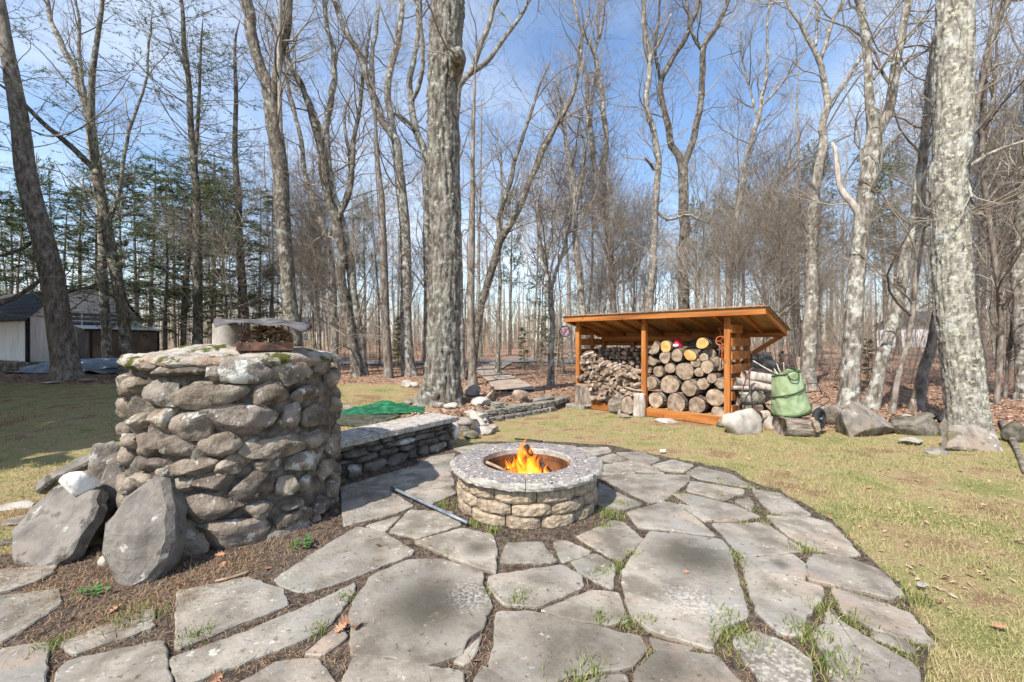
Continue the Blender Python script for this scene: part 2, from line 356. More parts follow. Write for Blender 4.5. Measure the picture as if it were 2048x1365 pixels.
FLAGS = '''0,1293 102,1278 95,1325 82,1390 -60,1390
113,1341 137,1315 325,1278 344,1400 100,1400
-90,1200 0,1187 113,1172 126,1197 62,1242 0,1280 -80,1290
126,1279 280,1218 307,1216 304,1249 150,1300
357,1179 495,1151 564,1173 577,1202 355,1290
345,1308 500,1255 650,1190 705,1163 708,1177 665,1238 612,1270 362,1366
553,1150 637,1096 713,1052 764,1060 824,1098 820,1106 682,1158 612,1177 562,1165
430,1400 478,1358 560,1315 632,1312 667,1355 655,1400
612,1300 680,1243 692,1270 646,1303
-90,1150 0,1137 109,1127 104,1143 60,1162 0,1180 -90,1190
702,1219 715,1190 744,1150 818,1118 884,1118 964,1140 964,1171 984,1207 969,1232 962,1249 935,1273 921,1304 846,1323 771,1307 703,1302 706,1246
713,1309 767,1311 832,1323 918,1337 928,1410 680,1410 690,1350
909,1314 962,1265 952,1297 942,1314 928,1321
832,1080 925,1055 986,1068 993,1089 990,1140 969,1135 908,1113
781,1059 819,1018 900,1021 921,1045 836,1072 800,1063
1003,1120 1015,1082 1082,1080 1111,1116 1085,1120
1107,1079 1133,1077 1178,1097 1177,1103 1125,1118
1143,1120 1191,1104 1231,1126 1222,1171 1201,1162 1160,1140
981,1147 1123,1125 1160,1147 1166,1167 1078,1207 1010,1203 979,1167
1082,1215 1181,1176 1236,1181 1253,1236 1215,1241 1167,1237
996,1219 1068,1220 1167,1243 1277,1270 1290,1294 1256,1328 1198,1338 1123,1348 1100,1380 1040,1380 979,1325 990,1284
952,1352 969,1330 982,1335 1024,1366 1030,1400 950,1400
1154,1069 1225,1037 1249,1042 1287,1076 1239,1117 1198,1096
1246,1140 1299,1061 1345,1067 1461,1094 1469,1136 1494,1214 1490,1231 1448,1248 1422,1291 1304,1256 1262,1223 1246,1173
1486,1136 1560,1148 1647,1173 1643,1194 1614,1227 1602,1264 1560,1260 1515,1219
1469,1272 1515,1258 1573,1281 1622,1314 1620,1347 1593,1375 1544,1375 1486,1310
1658,1208 1680,1235 1747,1277 1829,1322 1834,1385 1676,1385 1655,1326 1649,1297 1626,1264 1649,1239
1666,1175 1738,1194 1821,1223 1867,1283 1800,1268 1747,1252 1684,1219
1747,1258 1800,1270 1829,1289 1821,1299 1747,1268
1616,1119 1631,1105 1697,1113 1759,1136 1805,1183 1780,1190 1697,1173 1622,1156
1479,1115 1585,1105 1610,1123 1610,1154 1552,1144 1498,1136
1426,1045 1531,1043 1604,1094 1556,1103 1486,1107 1465,1086
1535,1030 1614,1032 1660,1043 1718,1103 1684,1109 1614,1090 1573,1065
1341,1061 1440,1074 1459,1092 1407,1086
1256,1022 1328,1001 1353,1005 1407,1045 1428,1067 1345,1057 1279,1051
1357,1005 1386,1011 1424,1036 1407,1038
1347,985 1378,985 1469,1007 1517,1028 1473,1038 1432,1038 1395,1014
1382,960 1486,976 1486,983 1448,997 1374,978
1469,999 1498,993 1508,1007 1502,1018
1504,978 1560,985 1622,1026 1597,1030 1540,1020 1519,999
1372,943 1399,931 1465,947 1510,974 1448,964 1395,954
1204,954 1241,947 1378,949 1378,960 1324,999 1299,1001 1258,982
1304,929 1345,918 1386,929 1370,941 1332,939
1225,925 1262,918 1304,931 1328,945 1275,941
1233,904 1283,902 1320,916 1295,929 1258,916
1190,930 1225,927 1270,944 1200,947
1195,915 1225,905 1252,917 1222,922
1155,893 1215,893 1222,902 1190,907 1165,900
1100,886 1150,891 1160,900 1120,897
1198,962 1240,985 1283,1006 1225,1022 1190,1002
1274,1335 1316,1295 1432,1305 1486,1365 1500,1410 1270,1410
1301,1270 1382,1289 1366,1301 1312,1293
690,968 840,927 884,930 904,950 795,975 686,970
682,974 778,979 826,1008 791,1023 689,1047
733,1047 802,1028 770,1059
805,984 900,973 911,985 867,1004 850,1004
790,975 904,952 908,968 819,981
836,926 863,912 910,905 905,940
907,895 965,886 1000,890 930,905
1130,1378 1190,1348 1250,1345 1262,1400 1130,1410
-120,1310 -10,1295 -60,1400 -130,1420'''
flag_polys = []
for i, ln in enumerate(FLAGS.split('\n')):
    pts = [tuple(map(float, t.split(','))) for t in ln.split()]
    wp = np.array([P(a, b, .04)[:2] for a, b in pts]); flag_polys.append(wp)
    c = wp.mean(0); sz = np.ptp(wp, axis=0).max()
    grow_ = 1 + .026 / max(sz, .2)
    V, Fc = poly_prism((wp - c) * grow_, -.035, .0, .006, .03, .006 if sz > .25 else .003, i, rounding=1)
    me = bpy.data.meshes.new('flagstone'); me.from_pydata(V, [], Fc); me.update()
    o = obj('flagstone', me, MT['flag'], patio, (c[0], c[1], .030 + R_.uniform(-.004, .004)), (R_.gauss(0, .006), R_.gauss(0, .006), 0))

# ------------------------------------------------------------------ grass, litter, straw
PIT = np.array([.13, 3.72]); GRILL = np.array([-2.22, 3.49])
def in_bed(q): return pip(q, bedw)
def in_flag(q):
    r = np.zeros(len(q), bool)
    for p in flag_polys:
        lo, hi = p.min(0), p.max(0); k = (q[:, 0] > lo[0]) & (q[:, 0] < hi[0]) & (q[:, 1] > lo[1]) & (q[:, 1] < hi[1])
        if k.any(): r[np.where(k)[0][pip(q[k], p)]] = True
    return r
def blades(q, z, h, wd, tilt, segs=2):
    n = len(q); a = rng.uniform(0, 2 * np.pi, n); d = np.stack([np.cos(a), np.sin(a)], -1); b = rng.uniform(0, 2 * np.pi, n); sd = np.stack([np.cos(b), np.sin(b)], -1) * wd[:, None] / 2
    base = np.concatenate([q, z[:, None]], 1); hx = h * np.sin(tilt); hz = h * np.cos(tilt)
    def pt(f, s, wf): 
        o = base.copy(); o[:, :2] += d * (hx * s)[:, None] + sd * wf; o[:, 2] += hz * f; return o
    if segs == 1: V = np.stack([pt(0, 0, -1), pt(0, 0, 1), pt(1, 1, 0)], 1); return V.reshape(-1, 3), [np.arange(3 * n).reshape(n, 3)]
    V = np.stack([pt(0, 0, -1), pt(0, 0, 1), pt(.65, .4, .8), pt(.65, .4, -.8), pt(.9, 1, 0)], 1); i = np.arange(n)[:, None] * 5
    return V.reshape(-1, 3), [np.concatenate([i, i + 1, i + 2, i + 3], 1), np.concatenate([i + 3, i + 2, i + 4], 1)]
def view_pts(n, y0, y1, x0=-1.35, x1=1.35, p=1.0):
    u = rng.uniform(0, 1, n); y = (y0 ** (1 - p) + u * (y1 ** (1 - p) - y0 ** (1 - p))) ** (1 / (1 - p)) if p != 1 else y0 * (y1 / y0) ** u
    return np.stack([rng.uniform(x0, x1, n) * y, y], -1)
q = view_pts(420000, 1.7, 12, p=.85)
lawn = (woodsf(q[:, 0], q[:, 1]) < rng.uniform(.2, .8, len(q))) & ~in_bed(q) & (np.hypot(*(q - GRILL).T) > .8)
# bench footprint and the strip behind it stay bare
q = q[lawn]
thin = fbm(np.stack([q[:, 0] * 1.1, q[:, 1] * 1.1, q[:, 0] * 0], -1), 3, 33)
q = q[rng.uniform(-1.3, .9, len(q)) < thin + .25]
n = len(q); print('lawn blades', n)
V, fs = blades(q, zt(q[:, 0], q[:, 1]) - .004, rng.uniform(.014, .042, n), rng.uniform(.0018, .0034, n) * (1 + q[:, 1] * .14), rng.uniform(.3, 1.45, n))
parts_ = [(V, fs)]
q = view_pts(90000, 1.7, 11, p=.9); cl = fbm(np.stack([q[:, 0] * 1.7, q[:, 1] * 1.7, q[:, 0] * 0], -1), 3, 61) + .5 * vn(np.stack([q[:, 0] * 9, q[:, 1] * 9, q[:, 0] * 0], -1), 62)
q = q[(cl > .35) & (woodsf(q[:, 0], q[:, 1]) < .4) & ~in_bed(q) & (np.hypot(*(q - GRILL).T) > .8)]; n = len(q)
parts_.append(blades(q, zt(q[:, 0], q[:, 1]) - .004, rng.uniform(.025, .07, n), rng.uniform(.002, .0042, n) * (1 + q[:, 1] * .12), rng.uniform(.1, .9, n)))
V, fs = merge(parts_)
tag(obj('lawn_grass', npmesh('lawn_grass', V, fs), MT['grass']), kind='stuff')
# fringe and tufts of grass growing in the joints
cents = [(270, 1240, .13, 150), (395, 1275, .07, 90), (105, 1295, .06, 70), (690, 1200, .06, 80), (640, 1264, .06, 60), (1040, 1205, .07, 90), (950, 1050, .08, 110), (985, 1062, .07, 90), (890, 1012, .09, 110), (1215, 1030, .12, 160), (1240, 1010, .08, 90),
         (1160, 1372, .14, 140), (1190, 1345, .07, 50), (1195, 1150, .06, 60), (1230, 1140, .07, 70), (1255, 1250, .07, 80), (1200, 1240, .05, 50), (1300, 1245, .05, 50), (1240, 1130, .05, 60), (1270, 1112, .06, 50), (1450, 1270, .11, 90), (1460, 1235, .07, 70), (1590, 1265, .07, 70), (1640, 1220, .08, 80), (1700, 1245, .1, 90),
         (1650, 1330, .12, 140), (1620, 1270, .1, 110), (1610, 1100, .09, 90), (1470, 1110, .05, 50), (1480, 1050, .05, 40), (1530, 1050, .05, 40), (1360, 990, .05, 40), (1240, 1040, .06, 50), (1210, 1055, .06, 60), (895, 1112, .04, 30), (975, 1188, .04, 30), (1500, 975, .06, 40), (1440, 960, .04, 30),
         (1440, 995, .05, 40), (1375, 945, .05, 40), (1230, 925, .04, 20), (1490, 1130, .05, 40), (1100, 1000, .0, 0), (590, 1090, .05, 30), (1840, 1200, .1, 90), (1700, 1330, .1, 60), (1500, 1290, .08, 80), (1540, 1190, .04, 20)]
qs = []; hs = []
for a, b, r, k in cents:
    if k:
        c = P(a, b, .02)[:2]; qs.append(c + rng.normal(0, r * .45, (k, 2))); hs.append(rng.uniform(.025, .05 + r * .35, k))
jq = view_pts(60000, 1.8, 5.6, -.2, 1.1); jq = jq[in_bed(jq) & ~in_flag(jq)]
rr = fbm(np.stack([jq[:, 0] * 3, jq[:, 1] * 3, jq[:, 0] * 0], -1), 2, 8); keep = (rng.uniform(.05, 1.7, len(jq)) < rr + .35 * (jq[:, 0] - .6)) ; jq = jq[keep]
qs.append(jq); hs.append(rng.uniform(.015, .045, len(jq)))
q = np.concatenate(qs); h = np.concatenate(hs); k = np.hypot(*(q - PIT).T) > .62; q = q[k]; h = h[k]; n = len(q)
V, fs = blades(q, np.full(n, .012), h, rng.uniform(.003, .006, n), rng.uniform(.15, 1.0, n))
tag(obj('joint_grass', npmesh('joint_grass', V, fs), MT['green_tuft']), kind='stuff')
# brown needles and grit in the joints and round the foot of the oven
def strands(q, z, L, wd):
    n = len(q); a = rng.uniform(0, 2 * np.pi, n); d = np.stack([np.cos(a), np.sin(a), rng.normal(0, .35, n)], -1); s = np.stack([-d[:, 1], d[:, 0], d[:, 0] * 0], -1) * wd
    b = np.concatenate([q, z[:, None]], 1); m = b + d * L[:, None] * .5; m[:, 2] += .25 * L; e = b + d * L[:, None] + np.concatenate([rng.normal(0, .3, (n, 2)) * L[:, None], np.zeros((n, 1))], 1); e[:, 2] = np.maximum(e[:, 2], z)
    V = np.stack([b - s, b + s, m + s, m - s, e], 1).reshape(-1, 3); i = np.arange(n)[:, None] * 5
    return V, [np.concatenate([i, i + 1, i + 2, i + 3], 1), np.concatenate([i + 3, i + 2, i + 4], 1)]
jq = view_pts(90000, 1.65, 6, -1.35, 1.1); ib = in_bed(jq); fl = in_flag(jq)
q1 = jq[ib & ~fl]; q1 = q1[rng.uniform(0, 1, len(q1)) < .5]
q2 = jq[ib & fl]; q2 = q2[rng.uniform(0, 1, len(q2)) < .006]
ang = rng.uniform(0, 2 * np.pi, 3800); rad = .70 + np.abs(rng.normal(0, .30, 3800)); q3 = GRILL + np.stack([np.cos(ang), np.sin(ang)], -1) * rad[:, None]
c4 = np.array([P(*c, .03)[:2] for c in [(180, 1170), (120, 1160), (250, 1215), (330, 1190), (60, 1130), (420, 1140), (500, 1120), (220, 1235)]]); q4 = (c4[rng.integers(0, len(c4), 3800)] + rng.normal(0, .12, (3800, 2)))
q = np.concatenate([q1, q2, q3, q4]); k = np.hypot(*(q - PIT).T) > .62; q = q[k]; n = len(q)
z = zt(q[:, 0], q[:, 1]) + np.where(in_flag(q), .034, .016)
V, fs = strands(q, z, rng.uniform(.012, .05, n), .0011)
tag(obj('pine_straw', npmesh('pine_straw', V, fs), MT['straw']), kind='stuff')
# leaf litter in the woods: curled brown leaves
def leaf_quads(q, z, s):
    n = len(q); a = rng.uniform(0, 2 * np.pi, n); d = np.stack([np.cos(a), np.sin(a), rng.normal(0, .25, n)], -1); e = np.stack([-d[:, 1], d[:, 0], rng.normal(0, .3, n)], -1); c = np.concatenate([q, z[:, None]], 1)
    up = np.array([0, 0, 1.]) * (rng.uniform(-.1, .5, n) * s)[:, None]; s = s[:, None]
    V = np.stack([c - d * s, c - e * s * .5 + up, c + d * s, c + e * s * .5 + up], 1).reshape(-1, 3); i = np.arange(n)[:, None] * 4
    return V, [np.concatenate([i, i + 1, i + 2], 1), np.concatenate([i, i + 2, i + 3], 1)]
q = view_pts(42000, 5.2, 30, p=.9); k = woodsf(q[:, 0], q[:, 1]) > rng.uniform(.3, 1, len(q)); q = q[k]
qe = view_pts(2600, 2.2, 10, p=.9); qe = qe[~in_bed(qe)]; q = np.concatenate([q, qe[:1500]]); n = len(q)
V, fs = leaf_quads(q, zt(q[:, 0], q[:, 1]) + .012, rng.uniform(.025, .055, n) * np.where(np.arange(n) >= n - 1500, .5, 1))
tag(obj('leaf_litter', npmesh('leaf_litter', V, fs, False), MT['litter']), kind='stuff')
# ------------------------------------------------------------------ trees
def grow(Pt, Rd, counts, t0, t1, L0, L1, ang, angj, up, wig, n, rrel=.012, rmin=.0025, flat=False, taper=.35, g=None):
    g = g or rng; M, m, _ = Pt.shape; idx = np.repeat(np.arange(M), counts); K = len(idx)
    if K == 0: return np.zeros((0, n, 3)), np.zeros((0, n))
    t0 = np.broadcast_to(np.asarray(t0, float), (M,))[idx]; t = t0 + g.uniform(0, 1, K) * (t1 - t0)
    f = t * (m - 1); i = np.clip(f.astype(int), 0, m - 2); fr = (f - i)[:, None]
    a, b = Pt[idx, i], Pt[idx, i + 1]; pos = a + (b - a) * fr; tan = nrm(b - a); r = Rd[idx, i] * (1 - fr[:, 0]) + Rd[idx, i + 1] * fr[:, 0]
    if flat:
        perp = np.cross(tan, [[0, 0, 1.]]) * np.where(g.uniform(0, 1, K) < .5, 1, -1)[:, None] + g.normal(0, .2, (K, 3))
    else: perp = g.normal(0, 1, (K, 3))
    perp = nrm(perp - (perp * tan).sum(-1, keepdims=True) * tan)
    A = (ang + g.normal(0, angj, K))[:, None]; d = nrm(np.cos(A) * tan + np.sin(A) * perp)
    L = g.uniform(L0, L1, K) * (1 - taper * t); r0 = np.clip(np.minimum(r * .6, L * rrel), rmin, None)
    Q = np.empty((K, n, 3)); Q[:, 0] = pos
    for k in range(1, n):
        Q[:, k] = Q[:, k - 1] + d * (L / (n - 1))[:, None]
        d = nrm(d + g.normal(0, wig, (K, 3)) + np.array([0, 0, up]))
    return Q, r0[:, None] * np.linspace(1, .3, n)[None]
def needles(Pt, s, L, wd, g=None, droop=.15):
    g = g or rng; M, n, _ = Pt.shape; K = M * s; idx = np.repeat(np.arange(M), s)
    f = g.uniform(.1, 1, K) * (n - 1); i = np.clip(f.astype(int), 0, n - 2); fr = (f - i)[:, None]
    a, b = Pt[idx, i], Pt[idx, i + 1]; p = a + (b - a) * fr; tan = nrm(b - a); sd = np.cross(tan, [[0, 0, 1.]]) * np.where(g.uniform(0, 1, K) < .5, 1, -1)[:, None]
    d = nrm(tan * .7 + sd * g.uniform(.3, 1.1, K)[:, None] + g.normal(0, .2, (K, 3)) - [0, 0, droop]); l = g.uniform(.6, 1.3, K)[:, None] * L
    wv = nrm(np.cross(d, g.normal(0, .35, (K, 3)) + [0, 0, 1.])) * wd * g.uniform(.6, 1.3, K)[:, None]
    V = np.stack([p, p + d * l * .55 + wv, p + d * l, p + d * l * .5 - wv], 1).reshape(-1, 3); j = np.arange(K)[:, None] * 4
    return V, [np.concatenate([j, j + 1, j + 2, j + 3], 1)]
def tree_root(name, label, cat, base, group=None):
    return tag(empty(name, tuple(base)), label, cat, group)
def trunk_mesh(p, r, k, furrow=0., fs=(9, 1.5), seed=0, flare=.3, zb=None):
    n = len(p); V, Q = tubes(p[None], r[None], k); V = V.reshape(n, k, 3)
    c = p[:, None, :]; dv = V - c; rr = r[:, None]
    h = (p[:, 2] - p[0, 2])
    sc = np.ones((n, k))
    if flare:
        a = np.arange(k) / k * 2 * np.pi; lob = .5 + .5 * np.sin(a * 5 + seed) * .6 + .3 * np.sin(a * 3 + seed * 2)
        sc += (np.exp(-h / .25) * flare)[:, None] * (0.6 + lob[None])
    if furrow:
        X = V - p[0]; an = np.arctan2(dv[..., 1], dv[..., 0])
        q = np.stack([np.cos(an) * fs[0] * rr * 6, np.sin(an) * fs[0] * rr * 6, X[..., 2] * fs[1]], -1)
        f1 = fbm(q, 3, seed); ridge = 1 - np.abs(f1) * 2.2; sc += furrow * (np.clip(ridge, -1, 1) - .4) + furrow * .6 * fbm(X * 26, 2, seed + 3)
    else: sc += .05 * fbm(V * 3, 2, seed)
    V = c + dv * sc[..., None]
    return V.reshape(-1, 3), Q
def hero(kind, label, d, lines, bark='grey_bark', dens=1.0, furrow=0., twig='twig', base=None, sides=12, fol=None, z_br=1.2, cat='tree', group=None, name=None, dd=0., ext=2.6, zmax=None):
    g = np.random.default_rng(int(d * 1000) + len(label) + int(abs(lines[0][0][0]))); seed = int(abs(lines[0][0][0])) % 97
    segs = []
    for li, ln in enumerate(lines):
        off = np.linspace(0, 1, len(ln)) * (0 if li == 0 else g.uniform(-1, 1) * .06 * d)
        p = np.array([D(a, b, d + o) for (a, b, _), o in zip(ln, off)]); r = np.array([.5 * wd * (d + o) / F / math.hypot(1, (a - CX) / F) * (.93 if furrow and li == 0 else 1) for (a, _, wd), o in zip(ln, off)])
        if li == 0:
            zb = float(zt(p[0, 0], p[0, 1]))
            if p[0, 2] > zb + .05: p = np.vstack([[p[0, 0] + (p[0, 0] - p[1, 0]) * .3, p[0, 1], zb - .08], p]); r = np.concatenate([[r[0] * 1.08], r])
            else: p[0, 2] = zb - .08
        if ln[-1][1] < 12 and ext:
            t = nrm(p[-1] - p[-2]); e = p[-1] + t * ext * .5 + g.normal(0, .1, 3); e2 = e + nrm(t + g.normal(0, .15, 3)) * ext * .5
            p = np.vstack([p, e, e2]); r = np.concatenate([r, [r[-1] * .72, r[-1] * .4]])
        elif len(ln) > 3 and ln[-1][2] > 2 and bark[min(li, 3)] != 'dead_wood' and r[-1] < .16:
            t = nrm(p[-1] - p[-2]); e = p[-1] + nrm(t + g.normal(0, .15, 3)) * r[-1] * 26; p = np.vstack([p, e]); r = np.concatenate([r, [.006]])
        segs.append((p, r))
    b0 = segs[0][0][0].copy(); b0[2] += .08
    root = tree_root(name or {'bare': 'bare_tree', 'hemlock': 'hemlock_tree', 'spruce': 'spruce_tree', 'snag': 'dead_tree'}[kind], label, cat, b0, group)
    MP = []; MR = []; LN = []
    for li, (p, r) in enumerate(segs):
        L = np.linalg.norm(np.diff(p, axis=0), axis=1).sum()
        fine = furrow > 0 and li == 0
        n = max(10, int(L / (.028 if fine else .22))); n = min(n, 300); k = (72 if fine else sides if li == 0 else 8)
        pp, rr = resample(p, r, n)
        if li or kind == 'bare' and not fine: pp = pp + np.clip(rr[:, None] * .9, .02, .07) * np.stack([fbm(pp * 1.7 + li, 2, seed), fbm(pp * 1.7 + 7 + li, 2, seed), pp[:, 2] * 0], -1) * np.linspace(0, 1, n)[:, None] ** .4
        V, Q = trunk_mesh(pp, rr, k, furrow if fine else 0, seed=seed + li, flare=(.42 if furrow > .09 else .2 if fine else .28) if li == 0 else 0) if (li == 0 or r[0] > .04) else tubes(pp[None], rr[None], 6)
        obj('trunk' if li == 0 else 'limb', npmesh('trunk' if li == 0 else 'limb', V - b0, [Q, np.arange(len(V) - k, len(V))[None]] if li and r[0] > .04 or li == 0 else [Q]), MT[bark if not (isinstance(bark, tuple)) else bark[li]], root)
        a, c = pp[np.linspace(0, n - 1, 18).astype(int)], rr[np.linspace(0, n - 1, 18).astype(int)]; MP.append(a); MR.append(c); LN.append(L)
    MP = np.array(MP); MR = np.array(MR); LN = np.array(LN)
    H = MP[:, -1, 2] - MP[:, 0, 2]
    t0 = np.clip((z_br - MP[:, 0, 2]) / np.maximum(H, .1), .03, .9)
    parts = []; fparts = []
    if kind == 'bare':
        c1 = np.maximum(2, (LN * (1 - t0) * 4.2 * dens)).astype(int)
        P1, R1 = grow(MP, MR, c1, t0, 1, .8, 3.0, .8, .25, .11, .22, 8, .011, g=g)
        P2, R2 = grow(P1, R1, np.full(len(P1), 7), .15, 1, .35, 1.4, .8, .28, .07, .26, 5, .008, .003, g=g)
        P3, R3 = grow(P2, R2, np.full(len(P2), 5), .2, 1, .15, .6, .75, .3, .05, .3, 2, .007, .003, g=g)
        for Pp, Rr, k in ((P1, R1, 5), (P2, R2, 3), (P3, R3, 3)): parts.append(tubes(Pp, Rr, k))
    elif kind in ('hemlock', 'spruce'):
        M0, N0 = MP[:1], MR[:1]
        c1 = max(10, int(LN[0] * (1 - t0[0]) * 10 * dens))
        P1, R1 = grow(M0, N0, np.array([c1]), t0[:1], .98, 1.0, 3.2 if kind == 'hemlock' else 2.1, 1.3, .2, .03 if kind == 'hemlock' else -.03, .12, 9, .008, taper=.45, g=g)
        P2, R2 = grow(P1, R1, np.full(len(P1), 9 if kind == 'hemlock' else 5), .15, 1, .25, .85, .8, .25, -.03, .14, 5, .006, .002, flat=True, g=g)
        P3, R3 = grow(P2, R2, np.full(len(P2), 3), .2, 1, .1, .35, .7, .3, -.02, .18, 4, .006, .0018, flat=kind == 'hemlock', g=g)
        for Pp, Rr, k in ((P1, R1, 5), (P2, R2, 3), (P3, R3, 3)): parts.append(tubes(Pp, Rr, k))
        if fol:
            zlo, zhi, s = fol; zz = P3[:, 0, 2]; pr = np.where((zz > zlo) & (zz < zhi), .8, .22); sel = g.uniform(0, 1, len(P3)) < pr * (.35 + .65 * (vn(P3[:, 0] * .8, seed) > -.25))
            fparts.append(needles(P3[sel], int(s * 1.5), .055, .0095, g)); sel2 = g.uniform(0, 1, len(P2)) < np.where((P2[:, 0, 2] > zlo) & (P2[:, 0, 2] < zhi), .9, .3); fparts.append(needles(P2[sel2], int(s * 3.2), .055, .0095, g))
    V, fs = merge([(v, [f]) for v, f in parts])
    tag(obj('branches', npmesh('branches', V - b0, fs), MT[twig], root), kind='stuff')
    if fparts:
        V, fs = merge(fparts); tag(obj('foliage', npmesh('foliage', V - b0, fs), MT['hemlock_needles'], root), kind='stuff')
    return root

# --- the big trunks near the terrace
hero('bare', 'massive straight grey-brown oak trunk behind the green tarp, centre of the yard', 7.75,
     [[(880, 806, 84), (885, 760, 76), (887, 700, 72), (888, 640, 70), (891, 535, 66), (890, 400, 65), (887, 308, 66), (884, 205, 63), (889, 137, 67), (897, 0, 70)],
      [(905, 150, 40), (917, 120, 36), (914, 112, 30)]], 'oak_bark', .25, .10, z_br=7.2, name='oak_tree', ext=3)
hero('bare', 'massive pale lichen-covered trunk behind the flat slab at the right edge', 6.55,
     [[(1936, 850, 96), (1930, 790, 96), (1922, 716, 94), (1907, 606, 92), (1901, 460, 88), (1896, 350, 85), (1904, 310, 88), (1907, 166, 88), (1909, 0, 84)],
      [(1925, 345, 12), (1945, 330, 11), (1985, 305, 10), (2040, 285, 8), (2120, 262, 6)], [(1925, 345, 9), (1938, 372, 8), (1944, 395, 5)]], 'lichen_bark', .25, .075, z_br=6.4, name='oak_tree', ext=3)
hero('bare', 'stout grey forked trunk with mossy dark bark behind the sheet-metal chimney cover', 12.6,
     [[(590, 715, 36), (585, 658, 32), (577, 580, 31), (568, 487, 30), (561, 350, 33), (552, 274, 34), (543, 205, 34), (534, 165, 26), (523, 144, 23), (510, 86, 24), (493, 0, 24)],
      [(549, 190, 22), (552, 160, 20), (557, 120, 20), (566, 90, 18), (577, 58, 18), (580, 0, 15)], [(563, 285, 8), (561, 240, 10), (559, 171, 9), (560, 100, 10), (561, 34, 9), (562, 0, 7)]], ('dark_bark', 'dark_bark', 'dead_wood'), .55, 0, sides=20, z_br=5.5)
hero('hemlock', 'large leaning spruce trunk in front of the white barn at the left edge', 12.0,
     [[(138, 762, 66), (130, 720, 60), (120, 660, 57), (104, 555, 54), (78, 450, 50), (53, 350, 48), (38, 230, 42), (18, 120, 34), (2, 10, 24)],
      [(98, 545, 10), (40, 590, 12), (-40, 625, 10)], [(84, 470, 10), (40, 500, 10), (-30, 520, 8)], [(50, 255, 6), (95, 272, 5), (150, 262, 4), (215, 215, 3), (262, 150, 2)]], 'spruce_bark', .7, 0, sides=26, fol=(1.8, 6.5, 7), z_br=2.0, name='spruce_tree')
hero('hemlock', 'slim dark hemlock just right of the leaning spruce, in front of the barn', 12.6,
     [[(251, 745, 29), (249, 658, 26), (240, 590, 26), (226, 521, 26), (213, 450, 24), (200, 384, 24), (195, 342, 21), (188, 296, 20), (182, 240, 18), (183, 192, 16), (186, 137, 14), (198, 55, 11), (205, 0, 9)],
      [(190, 340, 16), (150, 300, 15), (90, 250, 13), (40, 200, 10)]], 'dark_bark', .75, 0, sides=16, fol=(1.6, 7, 7), z_br=1.9)
hero('hemlock', 'tall straight hemlock behind the left half of the stone oven', 13.5,
     [[(397, 735, 22), (396, 658, 20), (395, 521, 20), (393, 400, 17), (383, 274, 14), (378, 171, 12), (369, 103, 11), (366, 34, 9), (362, 0, 8)]], 'dark_bark', .95, 0, fol=(1.4, 6.8, 8), z_br=1.8)
hero('hemlock', 'thin leaning hemlock crossing beside the tall straight one behind the oven', 14.2,
     [[(366, 735, 14), (367, 670, 13), (371, 572, 13), (379, 487, 12), (386, 400, 10), (392, 300, 9), (398, 200, 7), (402, 90, 5)]], 'dark_bark', .7, 0, fol=(1.4, 8, 7), z_br=2)
hero('hemlock', 'dark hemlock between the chimney pipe and the straight hemlock', 15,
     [[(495, 730, 20), (490, 640, 19), (482, 540, 18), (478, 470, 16), (476, 400, 14), (470, 300, 12), (472, 200, 9), (470, 90, 6)]], 'dark_bark', .75, 0, fol=(1.4, 7.6, 7), z_br=2)
hero('bare', 'pale grey tree rising behind the slim hemlock at upper left', 16,
     [[(215, 720, 22), (208, 560, 21), (200, 420, 20), (188, 320, 20), (172, 220, 18), (150, 150, 17), (128, 100, 15), (103, 44, 12), (95, 0, 10)],
      [(172, 220, 10), (160, 120, 9), (158, 40, 7), (150, 0, 6)], [(205, 480, 10), (240, 380, 9), (255, 280, 8), (290, 170, 6), (300, 60, 5)]], 'grey_bark', .8)
hero('bare', 'dark leaning trunk of the pair at the lawn edge left of the big oak', 13.1,
     [[(718, 757, 27), (712, 735, 24), (699, 657, 22), (685, 571, 22), (683, 503, 21), (672, 451, 20), (655, 380, 18), (640, 300, 15), (620, 212, 13), (598, 165, 11), (580, 120, 9), (570, 40, 7)],
      [(672, 451, 12), (700, 380, 11), (706, 300, 10), (722, 200, 8), (735, 90, 6)]], 'dark_bark', .7)
hero('bare', 'mossy light trunk of the pair at the lawn edge left of the big oak', 13.3,
     [[(726, 757, 22), (718, 674, 20), (706, 588, 19), (699, 520, 18), (689, 468, 17), (676, 420, 16), (661, 376, 16), (655, 308, 16), (656, 239, 14), (667, 171, 13), (670, 120, 12), (658, 68, 10), (648, 0, 8)],
      [(655, 308, 11), (641, 274, 11), (624, 212, 11), (600, 171, 9), (575, 110, 8), (560, 60, 6)]], 'grey_bark', .8)
hero('bare', 'slender grey tree just left of the leaning pair', 15.5,
     [[(671, 745, 16), (667, 605, 15), (663, 520, 14), (655, 479, 14), (634, 420, 13), (610, 350, 11), (600, 280, 10), (580, 190, 8), (560, 90, 6)],
      [(655, 479, 9), (690, 400, 8), (700, 330, 7), (690, 230, 6)]], 'grey_bark', .7)
hero('spruce', 'bare-branched spruce with dead horizontal twigs, first left of the tall forked tree', 12.6,
     [[(778, 759, 19), (771, 639, 17), (768, 537, 16), (766, 468, 14), (764, 400, 12), (759, 359, 10), (754, 301, 8), (750, 220, 6), (746, 120, 4)]], 'spruce_bark', .8, z_br=1.3)
